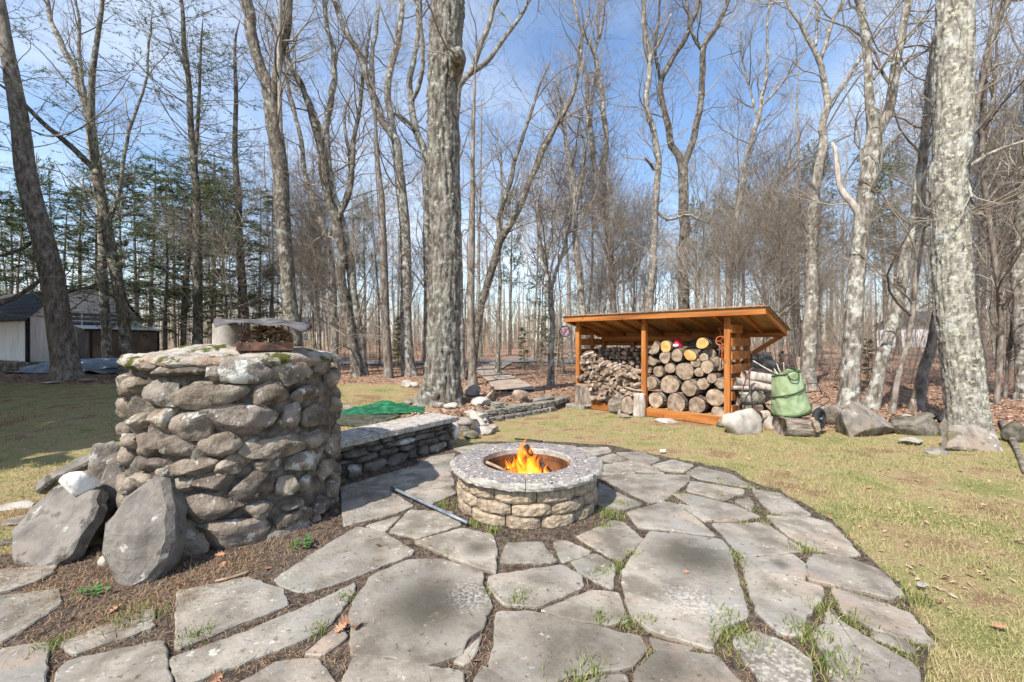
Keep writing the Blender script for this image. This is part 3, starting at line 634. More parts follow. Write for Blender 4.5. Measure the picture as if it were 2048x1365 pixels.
hero('bare', 'tall grey tree with a high Y fork left of the big oak', 13.2,
     [[(820, 756, 29), (816, 720, 26), (812, 639, 23), (813, 537, 22), (809, 468, 22), (805, 400, 21), (802, 376, 21), (798, 325, 20), (788, 274, 19), (771, 250, 15), (754, 222, 15), (737, 164, 15), (716, 103, 14), (692, 62, 12), (675, 17, 11), (668, 0, 10)],
      [(790, 280, 14), (780, 222, 14), (774, 171, 14), (781, 137, 14), (795, 86, 13), (804, 34, 12), (806, 0, 10)], [(738, 168, 9), (747, 103, 8), (757, 17, 7)]], 'grey_bark', .65, sides=16)
hero('bare', 'grey tree half hidden behind the left side of the big oak', 13.8,
     [[(858, 720, 20), (856, 560, 18), (853, 393, 16), (850, 308, 16), (836, 267, 15), (822, 205, 13), (820, 161, 12), (829, 120, 10), (836, 62, 9), (834, 0, 7)],
      [(822, 205, 9), (839, 171, 9), (846, 110, 8), (842, 40, 7)], [(838, 267, 8), (810, 240, 8), (780, 225, 5)]], 'grey_bark', .7)
hero('bare', 'tree behind the big oak with two limbs fanning out to the upper right', 12.2,
     [[(922, 700, 14), (915, 400, 14), (913, 230, 14), (918, 171, 14), (939, 147, 12), (956, 103, 11), (972, 60, 10), (985, 20, 9), (995, 0, 8)],
      [(935, 150, 11), (969, 127, 10), (1000, 90, 9), (1024, 55, 8), (1045, 27, 7), (1060, 0, 6)]], 'grey_bark', .7)
hero('bare', 'dark tree leaning far to the right behind the big oak', 12.6,
     [[(942, 745, 18), (956, 646, 16), (969, 588, 15), (987, 530, 15), (1000, 482, 15), (1017, 451, 14), (1041, 410, 13), (1062, 356, 12), (1086, 301, 11), (1110, 253, 10), (1134, 215, 9), (1151, 171, 7), (1161, 120, 5), (1164, 70, 4)],
      [(1000, 482, 10), (998, 434, 9), (1021, 369, 9), (1027, 325, 8), (1045, 274, 7), (1065, 219, 6), (1082, 165, 4)], [(1062, 356, 5), (1085, 290, 5), (1120, 235, 4)]], 'dark_bark', .6)
hero('spruce', 'bare-branched spruce with dead horizontal twigs, right of the big oak', 11.0,
     [[(946, 770, 18), (942, 674, 16), (942, 571, 15), (944, 468, 12), (945, 400, 10), (945, 342, 9), (947, 239, 7), (950, 150, 4)]], 'spruce_bark', .8, z_br=1.2)
hero('snag', 'broken leaning snag with a splintered orange tip right of the big oak', 11.6,
     [[(935, 740, 13), (938, 600, 12), (940, 430, 12), (946, 376, 11), (962, 350, 11), (984, 323, 7)]], 'dead_wood', .1, z_br=3) if False else None
hero('bare', 'Y-shaped small grey tree standing left of the hanging ornament', 11.1,
     [[(1101, 769, 14), (1102, 700, 12), (1103, 639, 12), (1101, 571, 11), (1090, 530, 8), (1080, 480, 7), (1075, 420, 5)],
      [(1102, 580, 8), (1113, 540, 7), (1127, 503, 6), (1140, 450, 5), (1150, 400, 3)]], 'grey_bark', 1.2, z_br=2.2)
hero('bare', 'thin pale sapling trunk in the clearing between big oak and shed', 14.5,
     [[(995, 749, 10), (997, 639, 8), (1000, 520, 7), (1003, 417, 6), (1000, 300, 4)]], 'pale_bark', .7, z_br=2)
hero('bare', 'pale-barked tree rising behind the left end of the shed roof', 14.2,
     [[(1166, 745, 16), (1164, 605, 15), (1158, 537, 14), (1151, 462, 12), (1151, 410, 11), (1144, 342, 10), (1130, 274, 7), (1122, 200, 5)],
      [(1151, 420, 8), (1163, 360, 7), (1172, 290, 6), (1182, 190, 4)]], 'pale_bark', .9, z_br=3)
hero('bare', 'tall twin-stemmed grey tree over the middle of the shed roof', 15,
     [[(1229, 740, 15), (1226, 605, 14), (1222, 500, 13), (1212, 445, 13), (1207, 359, 12), (1212, 308, 11), (1206, 222, 10), (1199, 154, 9), (1188, 103, 8), (1160, 50, 6), (1148, 0, 5)],
      [(1208, 365, 10), (1188, 325, 9), (1178, 239, 9), (1171, 154, 8), (1158, 100, 6), (1175, 40, 4)], [(1188, 110, 5), (1205, 50, 4), (1210, 0, 3)]], 'pale_bark', .8, z_br=4)
hero('bare', 'gnarled twisting pale tree above the shed, left of the forked one', 14.4,
     [[(1292, 750, 17), (1297, 620, 16), (1303, 559, 15), (1310, 414, 14), (1316, 331, 13), (1308, 269, 12), (1291, 207, 11), (1299, 150, 11), (1299, 116, 11), (1292, 70, 10), (1286, 41, 10), (1287, 0, 8)],
      [(1308, 340, 6), (1290, 316, 5)], [(1301, 116, 7), (1322, 80, 6), (1343, 28, 4)], [(1310, 420, 7), (1335, 440, 6), (1375, 430, 6), (1410, 445, 4)]], 'pale_bark', .75, z_br=3.5)
hero('bare', 'dark trunk with a wide high fork above the right half of the shed', 14.8,
     [[(1366, 750, 25), (1367, 620, 23), (1368, 559, 23), (1368, 435, 21), (1366, 331, 20), (1352, 305, 14), (1341, 290, 14), (1328, 207, 12), (1322, 160, 11), (1345, 120, 10), (1370, 80, 10), (1386, 41, 9), (1398, 0, 8)],
      [(1368, 335, 15), (1390, 265, 14), (1401, 199, 13), (1403, 157, 13), (1407, 99, 12), (1432, 54, 10), (1457, 0, 8)], [(1320, 160, 7), (1310, 100, 6), (1318, 40, 5), (1320, 0, 4)], [(1404, 100, 8), (1385, 70, 7), (1375, 10, 5)]], 'dark_bark', .8, sides=14, z_br=4)
hero('bare', 'slim pale tree fanning into many thin limbs right of the forked one', 14.9,
     [[(1455, 750, 16), (1459, 538, 15), (1465, 476, 13), (1482, 393, 11), (1494, 323, 10), (1515, 240, 9), (1523, 207, 8), (1535, 124, 6), (1535, 54, 5), (1540, 0, 4)],
      [(1462, 500, 9), (1498, 468, 8), (1531, 406, 7), (1564, 352, 6), (1610, 306, 5), (1640, 275, 3)], [(1520, 215, 6), (1556, 178, 5), (1585, 140, 4), (1610, 100, 3)], [(1515, 240, 5), (1486, 124, 4), (1480, 60, 3)]], 'pale_bark', .9, z_br=3.5)
hero('bare', 'mossy pale trunk behind the green leaf bag, forking high up', 11.2,
     [[(1617, 770, 31), (1621, 643, 29), (1624, 496, 26), (1627, 414, 24), (1639, 323, 20), (1651, 248, 17), (1653, 199, 15), (1640, 124, 12), (1622, 91, 10), (1602, 54, 8), (1581, 25, 6), (1570, 0, 5)],
      [(1640, 124, 9), (1655, 75, 9), (1672, 30, 8), (1689, 0, 7)], [(1660, 205, 9), (1697, 153, 9), (1726, 108, 8), (1760, 60, 6), (1800, 10, 5)], [(1632, 91, 6), (1634, 40, 6), (1633, 0, 5)]], 'pale_bark', .75, sides=18, z_br=3)
hero('bare', 'thick grey forked trunk with a charred-looking dark side right of the leaf bag', 7.9,
     [[(1697, 812, 50), (1700, 760, 44), (1705, 680, 41), (1712, 570, 38), (1720, 478, 41), (1731, 400, 41), (1742, 310, 39), (1746, 257, 30), (1738, 186, 21), (1734, 103, 19), (1722, 20, 18), (1716, 0, 16)],
      [(1750, 275, 26), (1775, 228, 23), (1788, 157, 22), (1800, 83, 20), (1817, 0, 17)], [(1745, 160, 9), (1770, 125, 9), (1800, 95, 8), (1840, 50, 6)], [(1722, 440, 22), (1709, 414, 17), (1692, 395, 15), (1680, 375, 14), (1672, 331, 12), (1671, 300, 10), (1665, 285, 7)]], ('grey_bark', 'grey_bark', 'grey_bark', 'dead_wood'), .5, .05, sides=24, z_br=3.2)
hero('bare', 'leaning dark grey trunk second right of the leaf bag', 8.2,
     [[(1744, 806, 32), (1764, 716, 27), (1789, 625, 26), (1811, 533, 25), (1830, 423, 23), (1840, 350, 22), (1850, 250, 18), (1870, 120, 14), (1880, 0, 10)]], 'grey_bark', .7, sides=18, z_br=2.6)
hero('bare', 'thin leaning brown stem between the leaning trunk and the lichen-covered oak', 7.6,
     [[(1786, 815, 14), (1797, 750, 13), (1815, 680, 12), (1837, 533, 12), (1846, 405, 11), (1852, 280, 8), (1862, 120, 5)]], 'spruce_bark', .9, z_br=2)
hero('bare', 'short thick curved trunk half hidden by the lichen-covered oak', 8.0,
     [[(1834, 812, 28), (1845, 760, 26), (1858, 705, 24), (1872, 640, 22), (1890, 540, 20), (1920, 380, 16), (1960, 200, 12), (1990, 60, 8)]], 'spruce_bark', .6, sides=14, z_br=3)
hero('bare', 'crooked trunk with red-budded twigs behind the lichen-covered oak, upper right', 8.6,
     [[(1994, 832, 15), (1998, 720, 14), (2002, 643, 13), (1990, 520, 13), (1975, 420, 13), (1962, 300, 14), (1964, 215, 15), (1972, 120, 16), (1990, 60, 16), (2016, 0, 14)],
      [(1964, 260, 9), (1985, 200, 8), (1995, 95, 7), (1985, 20, 5)], [(1970, 410, 7), (2010, 360, 6), (2060, 320, 5)]], 'spruce_bark', 1.0, z_br=2)
hero('bare', 'broad grey trunk cut off by the right edge of the picture', 9.0,
     [[(2052, 800, 44), (2046, 650, 42), (2042, 533, 40), (2050, 400, 36), (2058, 250, 30), (2070, 80, 24), (2075, 0, 20)]], 'grey_bark', .8, sides=18, z_br=2)
hero('bare', 'multi-stemmed brown thicket tree right of the lichen-covered oak', 9.4,
     [[(2010, 812, 8), (2014, 740, 8), (2022, 660, 7), (2040, 580, 6), (2060, 480, 4)], [(2012, 760, 6), (2000, 700, 6), (1990, 610, 5), (1996, 500, 4)], [(2016, 730, 6), (2030, 640, 5), (2034, 520, 4)]], 'spruce_bark', 1.6, z_br=1.0)

# --- woods behind: a few tree shapes, copied with their parts
def bare_variant(h, seed, lean=.04, crook=.1, twigs=True, r0=.12):
    g = np.random.default_rng(seed); n = 9; z = np.linspace(0, h, n); xy = np.cumsum(g.normal(0, crook, (n, 2)), 0) * np.linspace(0, 1, n)[:, None] + np.outer(z, g.normal(0, lean, 2)) 
    p = np.concatenate([xy, z[:, None]], 1); p[0] = (0, 0, -.1); r = r0 * np.linspace(1, .18, n) ** .8
    pp, rr = resample(p, r, 22); T = [tubes(pp[None], (rr * (1 + .35 * np.exp(-pp[:, 2] / .25)))[None], 8)]
    nl = g.integers(2, 5); Pl, Rl = grow(pp[None], rr[None], np.array([nl]), .32, .75, h * .3, h * .5, .42, .15, .06, .07, 12, .02, .02, g=g); Rl = np.maximum(Rl, .008)
    A = [tubes(Pl, Rl, 6)]
    a = np.concatenate([resample(pp, rr, 12)[0][None], Pl]); b = np.concatenate([resample(pp, rr, 12)[1][None], Rl]); t0 = np.concatenate([[.28], np.full(nl, .15)])
    P1, R1 = grow(a, b, np.concatenate([[26], np.full(nl, 16)]), t0, 1, .8, 2.9, .75, .2, .10, .13, 7, .009, g=g)
    P2, R2 = grow(P1, R1, np.full(len(P1), 8), .15, 1, .35, 1.4, .7, .25, .07, .16, 5, .007, .0035, g=g)
    P3, R3 = grow(P2, R2, np.full(len(P2), 4), .2, 1, .2, .7, .7, .3, .06, .2, 3, .008, .0035, g=g)
    A += [tubes(P1, R1, 4), tubes(P2, R2, 3), tubes(P3, R3, 3)]
    V, fs = merge([(v, [f]) for v, f in A]); tv, tf = T[0]
    return tv, [tf], V, fs
def conifer_variant(h, seed, kind):
    g = np.random.default_rng(seed); n = 10; z = np.linspace(-.1, h, n); p = np.stack([np.cumsum(g.normal(0, .03, n)), np.cumsum(g.normal(0, .03, n)), z], -1); r = h * .011 * np.linspace(1, .12, n)
    pp, rr = resample(p, r, 20); T = tubes(pp[None], rr[None], 8)
    big = kind == 'pine'
    c1 = 90 if h < 3 else int(h * (6 if not big else 4.5)); P1, R1 = grow(pp[None], rr[None], np.array([c1]), .12 if not big else .4, .99, h * .12, h * .24, 1.35 if not big else 1.15, .2, -.02 if not big else .06, .13, 7, .01, taper=.75, g=g)
    P2, R2 = grow(P1, R1, np.full(len(P1), 9), .25, 1, h * .03, h * .085, .8, .25, 0, .12, 4, .008, .003, flat=not big, g=g)
    NV, nf = needles(P2, 34 if h == 12 else 26 if big else 14 if h < 3 else 38, .24 if h == 12 else .17 if big else .035 if h < 3 else .085, .06 if h == 12 else .02 if big else .007 if h < 3 else .015, g, 0. if big else .25)
    V, fs = merge([(v, [f]) for v, f in (tubes(P1, R1, 4), tubes(P2, R2, 3))])
    return T[0], [T[1]], V, fs, NV, nf
VAR = []
for i in range(9):
    tv, tf, V, fs = bare_variant([17, 19, 15, 21, 16, 18, 13, 20, 14][i], 100 + i, r0=[.10, .14, .075, .16, .09, .12, .06, .13, .07][i])
    VAR.append((npmesh('trunk', tv, tf), npmesh('branches', V, fs)))
for i in range(4):
    tv, tf, V, fs = bare_variant([5.5, 7, 6.2, 8][i], 140 + i, crook=.12, lean=.08, r0=[.022, .03, .026, .04][i])
    VAR.append((npmesh('trunk', tv, tf), npmesh('branches', V, fs)))
CON = []
for i, (h, k) in enumerate([(11, 'hemlock'), (8, 'hemlock'), (15, 'pine'), (17, 'pine'), (1.9, 'fir'), (12, 'fir')]):  # last fir: thickened foliage, only for the added shade trees
    tv, tf, V, fs, NV, nf = conifer_variant(h, 170 + i, 'pine' if k == 'pine' else 'hemlock')
    CON.append((npmesh('trunk', tv, tf), npmesh('branches', V, fs), npmesh('foliage', NV, nf), k))
for i, (t, b) in enumerate(VAR):
    t.materials.append(MT[['grey_bark', 'pale_bark', 'spruce_bark'][i % 3]]); b.materials.append(MT['pale_twig' if i % 3 == 1 else 'twig'])
for t, b, f, k in CON:
    t.materials.append(MT['spruce_bark']); b.materials.append(MT['twig']); f.materials.append(MT['pine_needles' if k == 'pine' else 'hemlock_needles'])
ZONES = [(-9e9, 300, 'behind the white barn'), (300, 700, 'seen over the stone oven'), (700, 1130, 'beyond the block wall'), (1130, 1570, 'behind the wood shed'), (1570, 9e9, 'behind the row of boulders')]
def zone(px):
    for a, b, t in ZONES:
        if a <= px < b: return t
KN = {'tree': ('bare_tree', 'leafless tree in the woods ', 'tree'), 'sap': ('bare_sapling', 'leafless sapling in the woods ', 'sapling'), 'hemlock': ('hemlock_tree', 'green hemlock in the woods ', 'tree'), 'pine': ('pine_tree', 'tall green pine in the woods ', 'tree'), 'fir': ('fir_sapling', 'small green young fir ', 'sapling')}
def plant(kind, meshes, x, y, sc, rz, label=None, group=True, adj=''):
    nm, lb, ct = KN[kind]; lb = adj + lb; px = CX + F * x / max(y, 1); z = zone(px)
    root = tag(empty(nm, (x, y, float(zt(x, y))), rz), label or lb + z, ct, (lb.strip() + ' ' + z) if group else None); root.scale = (sc, sc, sc)
    root.rotation_euler = (R_.gauss(0, .025), R_.gauss(0, .025), rz)
    for nmp, me in zip(('trunk', 'branches', 'foliage'), meshes):
        o = obj(nmp, me, None, root)
        if nmp != 'trunk': o['kind'] = 'stuff'
    return root
placed = []
def ok(x, y, dmin):
    for a, b in placed:
        if (a - x) ** 2 + (b - y) ** 2 < dmin ** 2: return False
    px = CX + F * x / y
    if -60 < px < 330 and 12 < y < 27: return False
    if 930 < px < 1060 and y < 24: return False
    placed.append((x, y)); return True
cnt = 0
while cnt < 92:
    y = R_.uniform(25, 62) if cnt > 10 else R_.uniform(15, 25); x = R_.uniform(-1.3, 1.3) * y
    if y < 15 and x < -2: continue
    if x < -.75 * y and R_.random() < .4: continue
    if not ok(x, y, 1.1): continue
    i = R_.randrange(9) if y > 25 else R_.choice((2, 6, 8)); plant('tree', VAR[i], x, y, R_.uniform(.6, .95), R_.uniform(0, 6.28), adj=['slender ', 'stout ', 'thin brown ', 'tallest grey ', 'pale ', 'brown ', 'thin grey ', 'pale tall ', 'thin '][i]); cnt += 1
cnt = 0
while cnt < 42:
    x = R_.uniform(-1.2, 1.3); y = R_.uniform(9.5, 26); x *= y
    if y < float(yb(x)) + 1.8 or (x < 0 and y < 13.5) or not ok(x, y, .5): continue
    i = R_.randrange(4); plant('sap', VAR[9 + i], x, y, R_.uniform(.7, 1.25), R_.uniform(0, 6.28), adj=['low ', 'crooked ', 'bushy ', 'tall '][i]); cnt += 1
for (px, d, k, s) in [(120, 27, 0, 1), (30, 27, 1, 1.3), (250, 26, 0, 1.1), (330, 17, 1, 1.0), (300, 21, 0, .95), (420, 20, 0, .9), (455, 17.5, 1, 1.0), (520, 24, 0, .9), (190, 29, 0, 1.2), (640, 34, 2, .8), (-40, 28, 0, 1), (-120, 29, 0, 1.1), (430, 27, 3, .75), (60, 33, 3, .9), (160, 28, 1, 1.5), (210, 27, 0, 1.2), (275, 26, 1, 1.5), (350, 20, 0, .85), (385, 18, 1, 1), (480, 19, 0, .8), (540, 21, 1, 1.1), (20, 28, 1, 1.4), (-70, 27, 0, 1.2), (600, 26, 0, .9),
                      (1020, 30, 2, .75), (1075, 26, 1, .9), (1390, 33, 2, .8), (1490, 30, 3, .72), (1560, 27, 2, .72), (1600, 23, 0, .8), (1640, 28, 3, .85), (1775, 22, 2, .75), (1800, 30, 3, .9), (1960, 21, 2, .72), (2020, 26, 3, .9), (2100, 20, 0, .9), (1250, 36, 3, .75), (1440, 40, 3, .9), (880, 38, 2, .8), (730, 36, 3, .8)]:
    x, y, _ = D(px, 700, d); plant(CON[k][3], CON[k][:3], x, y, s, R_.uniform(0, 6.28))
for (px, d, s, lab) in [(795, 15.5, .95, 'bright green young fir between two trunks left of the big oak'), (800, 17, 1.1, None), (1048, 17, .9, None), (1085, 19, 1.2, 'bushy green fir behind the Y-shaped tree in the clearing'), (1180, 21, 1.3, None), (1115, 16, .8, None), (1735, 12.5, .7, 'low green shrubby fir at the foot of the leaning trunk'), (1000, 12.6, .35, 'tiny fir seedling in the leaf litter right of the big oak'), (1560, 14, .5, None)]:
    x, y, _ = D(px, 700, d); plant('fir', CON[4][:3], x, y, s, R_.uniform(0, 6.28), lab, lab is None)
# unseen evergreens added left of the frame to shade the lawn and the barn
for (x, y, k, s, lab) in [(-11.6, 3.6, 5, .95, 'dense dark shade fir added left of the lawn, outside the picture edge'), (-14.5, 6.6, 5, 1.0, 'dense shade fir added by the lawn, further back outside the picture edge'), (-8.8, 2.6, 5, .72, 'shorter dense shade fir added nearest the patio, outside the left edge'), (-18.5, 9.8, 5, 1.1, 'dense shade fir added nearest the white barn, outside the left edge'), (-22.5, 13.0, 5, 1.1, 'dense shade fir added left of the white barn wall, outside the left edge'), (-23.6, 14.6, 5, 1.0, 'dense shade fir added beside the barn corner, outside the left edge'), (-10.4, 4.5, 5, .8, 'dense shade fir added second from the patio, outside the left edge'), (-13.0, 5.0, 5, .95, 'dense shade fir added third from the patio, outside the left edge'), (-16.4, 8.0, 5, 1.05, 'dense shade fir added halfway to the barn, outside the left edge'), (-9.8, 1.4, 5, .9, 'dense shade fir added behind the patio corner, outside the left edge'), (-24.5, 17, 5, 1.0, 'rearmost dense shade fir added beside the white barn, outside the left edge')]:
    t = plant('hemlock', CON[k][:3], x, y, s, R_.uniform(0, 6.28), lab, False)
# far wood and undergrowth: one mass each
def far_wood():
    g = np.random.default_rng(55); n = 560; y = g.uniform(50, 120, n); x = g.uniform(-1.45, 1.45, n) * y; h = g.uniform(7, 15, n); z = zt(x, y)
    p = np.stack([np.stack([x + g.normal(0, .25, n) * k, y, z + h * k], -1) for k in np.linspace(0, 1, 5)], 1); r = g.uniform(.08, .2, n)[:, None] * np.linspace(1, .15, 5)[None]
    P1, R1 = grow(p, r, np.full(n, 14), .12, 1, 1.5, 4.5, .65, .2, .1, .1, 3, .01, .012, g=g)
    P2, R2 = grow(P1, R1, np.full(len(P1), 5), .2, 1, .8, 2.4, .7, .25, .08, .12, 2, .008, .010, g=g)
    return merge([(v, [f]) for v, f in (tubes(p, r, 5), tubes(P1, R1, 3), tubes(P2, R2, 3))])
V, fs = far_wood(); tag(obj('distant_woods', npmesh('distant_woods', V, fs), MT['brush']), kind='stuff')
def far_brush():
    g = np.random.default_rng(78); n = 2600; y = g.uniform(42, 95, n); x = g.uniform(-1.4, 1.4, n) * y; z = zt(x, y); h = g.uniform(3, 8, n)
    p = np.stack([np.stack([x + g.normal(0, .3, n) * t, y, z + h * t], -1) for t in np.linspace(0, 1, 3)], 1); r = g.uniform(.018, .05, n)[:, None] * np.linspace(1, .3, 3)
    P1, R1 = grow(p, r, np.full(n, 11), .08, 1, .8, 2.6, .8, .25, .05, .15, 2, .008, .010, g=g)
    return merge([(v, [f]) for v, f in (tubes(p, r, 3), tubes(P1, R1, 3))])
V, fs = far_brush(); tag(obj('distant_brush', npmesh('distant_brush', V, fs), MT['brush']), kind='stuff')
def under():
    g = np.random.default_rng(77); n = 1900; y = 11 * (60 / 11) ** g.uniform(0, 1, n); x = g.uniform(-1.35, 1.35, n) * y
    k = (y > yb(x) + 2.5) & ~((x < -.5) & (y < 15)) & ~((x < -11) & (y < 28)) & ~((np.abs(CX + F * x / y - 1000) < 60) & (y < 22)); x, y = x[k], y[k]; n = len(x); z = zt(x, y); h = g.uniform(.8, 3.6, n) * (1 + np.clip(y - 22, 0, 30) / 25)
    d = np.concatenate([g.normal(0, .2, (n, 2)), np.ones((n, 1))], 1); p = np.stack([np.stack([x, y, z], -1) + d * (h * t)[:, None] + g.normal(0, .05, (n, 3)) * t for t in np.linspace(0, 1, 4)], 1)
    r = g.uniform(.004, .014, n)[:, None] * np.linspace(1, .3, 4)
    P1, R1 = grow(p, r, np.full(n, 6), .2, 1, .4, 1.4, .7, .25, .05, .15, 3, .006, .0035, g=g)
    P2, R2 = grow(P1, R1, np.full(len(P1), 2), .2, 1, .2, .7, .7, .25, .05, .15, 2, .006, .0035, g=g)
    return merge([(v, [f]) for v, f in (tubes(p, r, 3), tubes(P1, R1, 3), tubes(P2, R2, 3))])
V, fs = under(); tag(obj('undergrowth', npmesh('undergrowth', V, fs), MT['brush']), kind='stuff')
# ------------------------------------------------------------------ rocks
MT['field_stone'] = mat('field_stone', [(.10, .078, .058), (.19, .155, .122), (.285, .24, .195)], 7, 8, bump=1, bscale=18, bdist=.035, var=.22, fine=.25, patches=[((.205, .168, .135), 2.2, .5, .62), ((.085, .07, .05), 6, .55, .63), ((.40, .39, .36), 11, .60, .64), ((.40, .40, .36), 3, .62, .655)])
MT['tan_stone'] = mat('tan_stone', [(.12, .095, .07), (.22, .18, .14), (.32, .275, .22)], 7, 8, bump=1, bscale=18, bdist=.035, var=.2, fine=.25, patches=[((.105, .085, .06), 6, .55, .63), ((.42, .41, .37), 11, .60, .64), ((.40, .40, .36), 3, .62, .655)])
MT['plum_stone'] = mat('plum_stone', [(.095, .075, .062), (.18, .148, .124), (.255, .22, .19)], 7, 8, bump=1, bscale=18, bdist=.035, var=.2, fine=.25, patches=[((.09, .075, .06), 6, .55, .63), ((.42, .41, .38), 10, .60, .64)])
MT['lichen_stone'] = mat('lichen_stone', [(.13, .11, .09), (.22, .19, .16), (.30, .27, .23)], 7, 8, bump=1, bscale=18, bdist=.035, var=.12, fine=.2, patches=[((.50, .50, .46), 5, .50, .56)])
MT['grey_stone'] = mat('grey_stone', [(.125, .105, .085), (.215, .188, .158), (.31, .278, .24)], 5, 9, bump=.9, bscale=16, bdist=.03, var=.12, fine=.15, patches=[((.25, .19, .145), 2, .5, .62), ((.40, .39, .36), 8, .60, .65), ((.11, .095, .06), 4, .57, .66)])
MT['slab_stone'] = mat('slab_stone', [(.095, .085, .073), (.16, .146, .128), (.235, .217, .193)], 5, 10, bump=1, bscale=22, bdist=.02, var=.10, fine=.25, patches=[((.20, .165, .135), 2.5, .54, .66), ((.36, .35, .32), 9, .61, .66), ((.075, .068, .055), 5, .57, .66)])
MT['pale_stone'] = mat('pale_stone', [(.26, .23, .195), (.37, .335, .29), (.46, .43, .385)], 5, 7, bump=.6, bscale=26, bdist=.01, var=.08, patches=[((.27, .24, .19), 3, .58, .7)])
MT['quartz'] = mat('quartz', [(.42, .40, .37), (.62, .60, .57), (.74, .73, .71)], 8, 7, bump=.7, bscale=26, bdist=.01, var=.03, patches=[((.30, .27, .235), 9, .53, .66)])
MT['mossy_stone'] = mat('mossy_stone', [(.05, .048, .03), (.12, .105, .08), (.20, .18, .15)], 8, 8, bump=1, bscale=18, bdist=.035, var=.15, patches=[((.10, .10, .02), 3.5, .58, .66), ((.40, .40, .37), 7, .66, .70)])
MT['dark_stone'] = mat('dark_stone', [(.06, .052, .044), (.115, .10, .085), (.185, .165, .14)], 8, 8, bump=1, bscale=18, bdist=.035, var=.2, fine=.2, patches=[((.28, .27, .24), 6, .64, .71)])
MT['mortar'] = mat('mortar', [(.065, .054, .044), (.13, .112, .093), (.22, .193, .162)], 10, 9, bump=1, bscale=45, bdist=.025, var=0, fine=.3, patches=[((.08, .065, .03), 3, .62, .72)])
def rock_geo(dims, seed, sub=3, planes=9, amp=.06, freq=2.2, flat=.0, pw=1.0, rough=.022, dlo=.58, dhi=.88, flatb=0.):
    bm = bmesh.new(); bmesh.ops.create_icosphere(bm, subdivisions=sub, radius=1); v = np.array([x.co[:] for x in bm.verts]); f = np.array([[l.index for l in x.verts] for x in bm.faces]); bm.free()
    g = np.random.default_rng(seed)
    if pw != 1: v = np.sign(v) * np.abs(v) ** pw; 
    for _ in range(planes):
        n = nrm(g.normal(0, 1, 3)); d = g.uniform(dlo, dhi); s = v @ n - d; v = v - np.where(s > 0, s, 0)[:, None] * n * .92
    nn = nrm(v); v = v + nn * (amp * fbm(v * freq + seed * 3.1, 3, seed % 50) + rough * fbm(v * 8 + seed, 2, seed % 40))[:, None]
    if flatb: v[:, 2] = np.where(v[:, 2] < -flatb, -flatb + (v[:, 2] + flatb) * .1, v[:, 2])
    v = v - (v.max(0) + v.min(0)) / 2; v = v / np.abs(v).max(0)
    return v * np.array(dims) / 2, f
def rock(name, loc, dims, seed, m, rz=0., parent=None, tilt=(0, 0), base=True, **k):
    v, f = rock_geo(dims, seed, **k)
    if base: v[:, 2] += dims[2] / 2
    return obj(name, crisp(npmesh(name, v, [f])), MT[m], parent, tuple(loc), (tilt[0], tilt[1], rz))
def rock_px(label, px, py, wpx, hpx, m, seed, depth=.8, sink=.12, rz=None, cat='rock', base_y=None, group=None, name='rock', **k):
    """a loose rock whose outline is about wpx x hpx around (px,py); stands on the ground"""
    by = base_y or py + hpx / 2 - .15 * hpx
    g = Pg(px, by); s = g[1] / F; w_ = wpx * s; h_ = hpx * s; dp = w_ * depth
    o = rock(name, (g[0], g[1] + dp * .3, g[2] - sink * h_), (w_, dp, h_ * (1 + sink)), seed, m, rz if rz is not None else 0, **k)
    return tag(o, label, cat, group)
